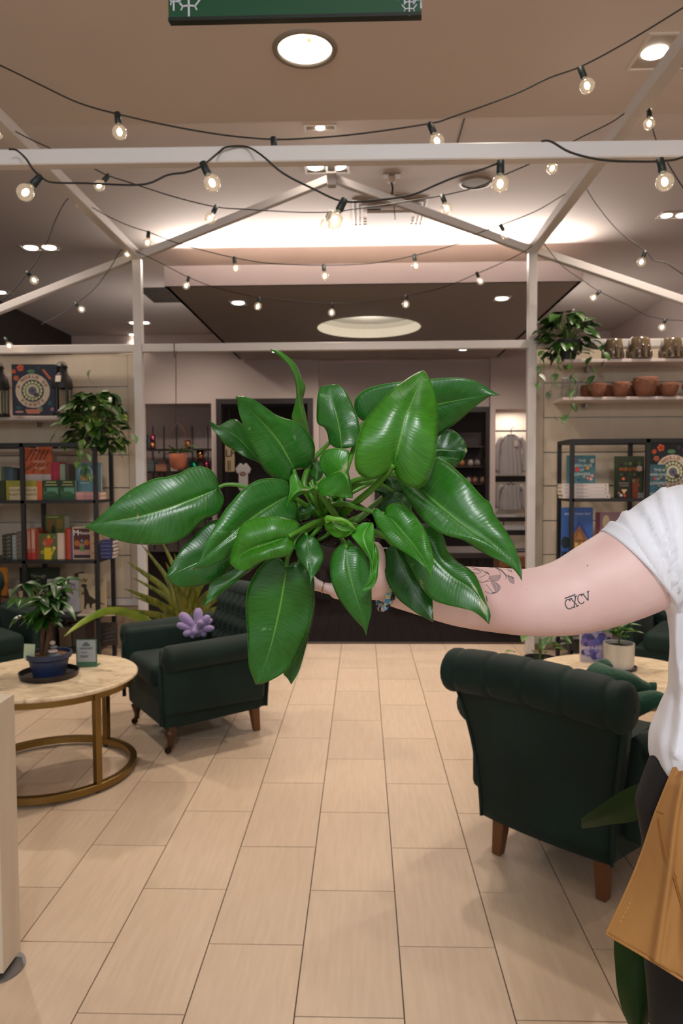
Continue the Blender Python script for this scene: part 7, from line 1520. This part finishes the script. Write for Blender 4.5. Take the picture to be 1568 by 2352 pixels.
for px, py, r in ((1349, 1299.5, 1.6), (1210, 1354, 0.7), (1297, 1448, 0.6)):
    h = onskin(px, py, 0.0002)
    if h is not None: mo.ball(h, pr(r, 1.05), 8)
mo.build('moles', mat('mole', '#8c4a38', 0.6), per)['kind'] = 'stuff'
# face details
for s_ in (-1, 1):
    e = MB(); e.ball(hc+V(s_*0.031, -0.0755, 0.002), 0.0112, 12, sc=(1.15, 1, 0.62)); e.build('eye', mat('eye_white', '#d8d4cf', 0.2), per, smooth=True); e = MB(); e.ball(hc+V(s_*0.031, -0.0838, 0.002), 0.0042, 10); e.build('iris', mat('iris', '#3a2a1e', 0.2), per, smooth=True)
m = MB(); m.tube(crom([hc+V(-0.021, -0.079, -0.058), hc+V(0, -0.089, -0.057), hc+V(0.021, -0.079, -0.058)], 4), [0.0015]+[0.0042]*7+[0.0015], 8); m.build('lips', mat('lips', '#a85a54', 0.45), per, smooth=True)
m = MB()
for s_ in (-1, 1): m.tube([hc+V(s_*0.015, -0.09, 0.024), hc+V(s_*0.03, -0.088, 0.029), hc+V(s_*0.048, -0.075, 0.024)], 0.0025, 6)
m.build('eyebrows', C('#3a281c', 0.8), per)
m = MB()
def hairf(u, v):
    a = 2*PI*v; th = u*PI*0.64; fr = max(0, -math.sin(a)); th = u*PI*(0.70-0.34*fr**2)
    r = 0.112; return hc+V(r*0.80*math.sin(th)*math.cos(a), 0.008+r*0.95*math.sin(th)*math.sin(a), r*1.13*math.cos(th))
m.grid(hairf, 18, 36)
for i in range(17):
    a = -0.25+(PI+0.5)*i/16; x, y = 0.084*math.cos(a), 0.012+0.098*math.sin(a)
    m.tube(crom([hc+V(x*0.8, y*0.8, 0.07), hc+V(x, y, 0.0), hc+V(x*1.05, y*1.02, -0.08), hc+V(x*0.98+0.004*math.sin(i*2.1), y*0.9, -0.15)], 4), [0.016]*5+[0.018]*5+[0.014, 0.009, 0.003], 8)
m.build('hair', mat('brown_hair', '#3a2618', 0.6, noise=0.4, nscale=60, stretch=(1, 1, 0.1)), per, smooth=True, solid=0.01)
# t-shirt
M_tee = mat('white_jersey', '#e6e8f0', 0.9, bump=0.35, bscale=5, bdist=0.02, stretch=(2, 2, 1), sheen=0.2)
sh = MB()
SL = [(1462, 1310, 111, 1.125), (1472, 1303, 115, 1.125), (1505, 1281, 119, 1.125), (1550, 1254, 120, 1.13), (1610, 1226, 115, 1.13), (1680, 1210, 70, 1.13)]
loft(sh, [(pw(x, y, Y), pr(r, Y)) for x, y, r, Y in SL], 36, 6)
xe = lambda px: (PX0-at(px, 1500, 1.12).x)
def tring(z, rx, ry, cx=0.0, wv=0.0, n=48):
    return [(cx+(rx+wv*math.sin(9*a+z*14))*math.cos(a), (ry+wv*math.sin(7*a+z*9))*math.sin(a), z) for a in [2*PI*k/n for k in range(n)]]
def zp(py): return at(1560, py, 1.12).z
rings = [tring(zp(1782), xe(1522), 0.148, 0, 0.006), tring(zp(1745), xe(1508), 0.155, 0, 0.006), tring(zp(1700), xe(1510), 0.156, 0, 0.005), tring(zp(1650), xe(1530), 0.148, 0, 0.004), tring(zp(1600), xe(1548), 0.14, 0, 0.003), tring(zp(1500), xe(1550), 0.14, 0, 0.003), tring(zp(1400), xe(1540), 0.142, 0, 0.003), tring(zp(1300), 0.185, 0.135), tring(1.43, 0.155, 0.105), tring(1.465, 0.10, 0.082), tring(1.48, 0.072, 0.068)]
n = 48; vs = [p for r in rings for p in r]; L = len(rings)
sh.add(vs, [(i*n+k, i*n+(k+1) % n, (i+1)*n+(k+1) % n, (i+1)*n+k) for i in range(L-1) for k in range(n)]+[tuple(range(n))[::-1], tuple((L-1)*n+k for k in range(n))])
loft(sh, [(V(0.14, 0, 1.39), 0.07), (V(0.20, 0, 1.37), 0.073), (V(0.228, 0.008, 1.30), 0.070), (V(0.236, 0.012, 1.20), 0.070)], 24, 5)
so = sh.build('t_shirt', M_tee, per); rm = so.modifiers.new('remesh', 'REMESH'); rm.mode = 'VOXEL'; rm.voxel_size = 0.006; so.modifiers.new('smooth', 'SMOOTH').iterations = 8
tx = bpy.data.textures.new('folds', 'CLOUDS'); tx.noise_scale = 0.10; dm_ = so.modifiers.new('folds', 'DISPLACE'); dm_.texture = tx; dm_.strength = 0.010; dm_.mid_level = 0.3
me_s = bake(so)
# pressed folds: ridges and valleys that follow the pull of the raised arm
from mathutils.kdtree import KDTree
bs = BVHTree.FromPolygons([v.co+PB for v in me_s.vertices], [tuple(p.vertices) for p in me_s.polygons]); FP = []
FOLDS = [([(1432, 1178), (1455, 1215), (1495, 1275), (1520, 1330)], 5, 8), ([(1450, 1168), (1478, 1200), (1510, 1260), (1535, 1330)], -1.5, 8), ([(1478, 1158), (1500, 1200), (1530, 1270), (1548, 1350)], 5, 9), ([(1500, 1140), (1515, 1200), (1540, 1280), (1556, 1380)], -1.5, 9), ([(1520, 1128), (1536, 1200), (1552, 1300), (1562, 1420)], 5, 10),
    ([(1545, 1118), (1556, 1240), (1566, 1380), (1572, 1560)], -4, 11), ([(1560, 1400), (1562, 1500), (1572, 1620), (1560, 1740)], 5, 12), ([(1545, 1600), (1535, 1660), (1528, 1720), (1535, 1760)], -4, 9), ([(1580, 1600), (1570, 1680), (1556, 1770)], -4, 12),
    ([(1600, 1150), (1610, 1300), (1606, 1500), (1620, 1740)], 4, 14), ([(1650, 1200), (1660, 1400), (1655, 1700)], -4, 14), ([(1720, 1180), (1730, 1450), (1760, 1760)], 5, 15), ([(1800, 1200), (1810, 1500), (1800, 1770)], -4, 15), ([(1890, 1180), (1880, 1450), (1900, 1770)], 5, 15), ([(1980, 1300), (1960, 1500), (1980, 1750)], -4, 14)]
for pts, amp, wd in FOLDS:
    for p in resample(crom(pts, 8), 60):
        o_ = V(0, 0, CAMZ); hit = bs.ray_cast(o_, (at(p.x, p.y, 1.0)-o_).normalized())[0]
        if hit is not None: FP.append((hit-PB, amp/1000, wd/1000))
kd = KDTree(len(FP)); [kd.insert(f[0], i) for i, f in enumerate(FP)]; kd.balance()
newco = []
for v in me_s.vertices:
    c_, i_, d_ = kd.find(v.co); f = FP[i_]; newco.append(v.co+v.normal*(f[1]*math.exp(-(d_/f[2])**2) if d_ < 0.06 else 0))
for v, c_ in zip(me_s.vertices, newco): v.co = c_
# rolled cuff ring
cc = pw(1466, 1307, 1.125); uu = (pw(1541, 1393, 1.125)-pw(1394, 1221, 1.125)); hr_ = uu.length/2; uu.normalize(); vv = V(0, 1, 0)
nn_ = uu.cross(vv).normalized()
if nn_.x > 0: nn_ = -nn_
def cuff(u, v):
    a = 2*PI*v; off = -0.004+0.022*u; k = 1.035+0.02*u-0.012*math.sin(PI*u)
    return cc-nn_*off+(uu*math.cos(a)+vv*math.sin(a))*hr_*k
m = MB(); m.grid(cuff, 5, 64); m.build('sleeve_cuff', M_tee, per, smooth=True, solid=0.004)
# trousers and shoes
M_tr = mat('black_trousers', '#0e0d10', 0.85, bump=0.2, bscale=12)
tr = MB(); ring_loft(tr, [(1.09, 0, 0, 0.172, 0.125), (1.02, -0.01, 0, 0.20, 0.135), (0.96, -0.015, 0, 0.215, 0.14), (0.90, -0.01, 0, 0.21, 0.14), (0.84, 0, 0, 0.19, 0.13)][::-1])
for s_ in (-1, 1): loft(tr, [(V(s_*0.10-0.01, 0, 0.92), 0.105), (V(s_*0.11-0.005, 0, 0.8), 0.105), (V(s_*0.115, 0, 0.6), 0.088), (V(s_*0.115, 0.005, 0.4), 0.075), (V(s_*0.115, 0.01, 0.15), 0.065), (V(s_*0.115, 0.01, 0.07), 0.066)], 22, 4)
to = tr.build('trousers', M_tr, per); rm = to.modifiers.new('remesh', 'REMESH'); rm.mode = 'VOXEL'; rm.voxel_size = 0.008; to.modifiers.new('smooth', 'SMOOTH').iterations = 6; bake(to)
for s_ in (-1, 1):
    m = MB(); rbox(m, V(s_*0.115, -0.045, 0.048), (0.095, 0.27, 0.075), 0.036, n=5); sho = m.build('shoe', C('#1c1b1c', 0.6), per, smooth=True)
    m = MB(); rbox(m, V(s_*0.115, -0.045, 0.013), (0.102, 0.28, 0.025), 0.012, n=3); m.build('sole', C('#8a8784', 0.7), sho, smooth=True)
# apron: canvas hanging from the waist, its corner flaring out to the left
M_ap = mat('tan_canvas', '#a87840', 0.85, bump=0.15, bscale=40, noise=0.12, nscale=5)
Lc = crom([(1545, 1762), (1524, 1815), (1500, 1875), (1466, 1975), (1430, 2060), (1391, 2143)], 8); Lr = resample(Lc, 40)
def apron(u, s):
    q_i = min(int(u*40), 39); l = Lr[q_i].lerp(Lr[q_i+1], u*40-q_i); r = Vector((2150+u*30, 1740+u*930)); e = s**1.0; p = l.lerp(r, e)
    if u > 0: p = Vector((p.x, p.y-u*12*math.sin(min(s*6, PI))))
    f1 = 0.010*math.exp(-((s-(0.045+0.10*u))/0.012)**2)-0.006*math.exp(-((s-(0.075+0.13*u))/0.02)**2); f2 = 0.006*math.sin(s*34+u*5)*min(s*6, 1)+0.004*math.sin(s*15-u*7)
    cx = 0.955+0.03*(1-u)+0.05*max(0, (s-0.7))**1.5-0.012+0.09*(1-min(s/0.22, 1))**1.6
    cx += 0.075*max(0, 1-u/0.10)*min(s*12, 1)
    return at(p.x, p.y, cx-f1+f2*0.8-0.01*u)-PB
m = MB(); m.grid(lambda u, v: apron(u, v**2.0), 60, 150); m.build('apron', M_ap, per, smooth=True, solid=0.002)
def ap_stroke(name, pts, r, mt, dash=False):
    m = MB(); P = [apron(u, s)+V(0, -0.0022, 0) for u, s in pts]; P = crom([tuple(p) for p in P], 6)
    if dash:
        R_ = resample(P, 60)
        for a, b in zip(R_[::2], R_[1::2]): m.bar(a, b, r*1.6, r)
    else: m.tube(P, r, 6)
    return m.build(name, mt, per)
ap_stroke('pocket_edge', [(0.30, 0.02), (0.4, 0.05), (0.5, 0.085), (0.58, 0.12)], 0.003, mat('canvas_rib', '#8a5a22', 0.9))
ap_stroke('fold_shade_line', [(0.58, 0.12), (0.68, 0.16), (0.8, 0.21)], 0.0018, mat('canvas_rib', '#8a5a22', 0.9))  # dark stroke painting the shade along a fold below the pocket
ap_stroke('stitching', [(0.1, 0.012), (0.3, 0.02), (0.5, 0.024), (0.7, 0.024), (0.92, 0.02)], 0.0006, mat('stitch_thread', '#c8a060', 0.8), True)['kind'] = 'stuff'
ap_stroke('hem', [(0.0, 0.001), (0.25, 0.001), (0.5, 0.001), (0.75, 0.001), (1.0, 0.001)], 0.002, M_ap)
ap_stroke('hem', [(1.0, 0.0), (1.0, 0.05), (1.0, 0.12), (1.0, 0.2), (1.0, 0.3)], 0.002, M_ap)
ap_stroke('belt_tab', [(0.26, 0.0), (0.27, 0.03)], 0.0015, mat('canvas_rib', '#8a5a22', 0.9))
# bracelets and ring
def ringpts(c, d, r, n): 
    d = d.normalized(); a = d.cross(V(0, 0, 1)).normalized(); b = a.cross(d); return [(c+(a*math.cos(t)+b*math.sin(t))*r, (b*math.cos(t)-a*math.sin(t))) for t in [2*PI*i/n for i in range(n)]]
wc = pw(882, 1353, 1.043); wd_ = pw(960, 1372, 1.055)-pw(858, 1347, 1.035)
br = bpy.data.objects.new('bracelet', None)
dsc = {}
for c in ('#c2c49a', '#3c8ab4', '#7fb0c4'): dsc[c] = MB().lathe([(0.001, -0.0013), (0.0042, -0.0013), (0.0042, 0.0013), (0.001, 0.0013)], n=14).mesh('bead', C(c, 0.5))
strm = MB(); rp_ = ringpts(wc-wd_.normalized()*0.003, wd_+V(0, 0, 0.02), 0.0275, 64); strm.tube([p for p, d in rp_]+[rp_[0][0]], 0.0008, 5); bco = strm.build('bead_bracelet', C('#8a8a80', 0.6), per)
for i, (p, d) in enumerate(rp_):
    c = ('#c2c49a', '#c2c49a', '#3c8ab4', '#3c8ab4', '#3c8ab4', '#c2c49a', '#c2c49a', '#7fb0c4')[i % 8]; o = bpy.data.objects.new('bead', dsc[c]); COL.objects.link(o); o.parent = bco; o.location = p; o.rotation_mode = 'QUATERNION'; o.rotation_quaternion = d.to_track_quat('Z', 'Y')
rb_ = ringpts(wc+wd_.normalized()*0.006, wd_+V(0, 0, -0.01), 0.0295, 26); strm = MB(); strm.tube([p for p, d in rb_]+[rb_[0][0]], 0.0007, 5); bco = strm.build('round_bead_bracelet', C('#6a6a6a', 0.5), per)
bl = {'k': MB().ball((0, 0, 0), 0.0037, 14).mesh('bead', mat('bead_black', '#1a1819', 0.3)), 'c': MB().ball((0, 0, 0), 0.0037, 14).mesh('bead', mat('bead_grey', '#a39a98', 0.1, coat=1)), 'b': MB().ball((0, 0, 0), 0.0037, 14).mesh('bead', mat('bead_blue', '#5f9ac8', 0.1, coat=1))}
for b_ in bl.values(): b_.polygons.foreach_set('use_smooth', [True]*len(b_.polygons))
for i, (p, d) in enumerate(rb_): o = bpy.data.objects.new('bead', bl['kcbkc'[i % 5]]); COL.objects.link(o); o.parent = bco; o.location = p
rgc = pw(742, 1347, 1.01); m = MB(); m.tube([p for p, d in ringpts(rgc, V(-1, 0, 0.25), 0.0089, 28)]*1+[ringpts(rgc, V(-1, 0, 0.25), 0.0089, 28)[0][0]], 0.0008, 6); m.build('gold_ring', mat('gold', '#c89a4a', 0.25, metal=1.0), per, smooth=True)
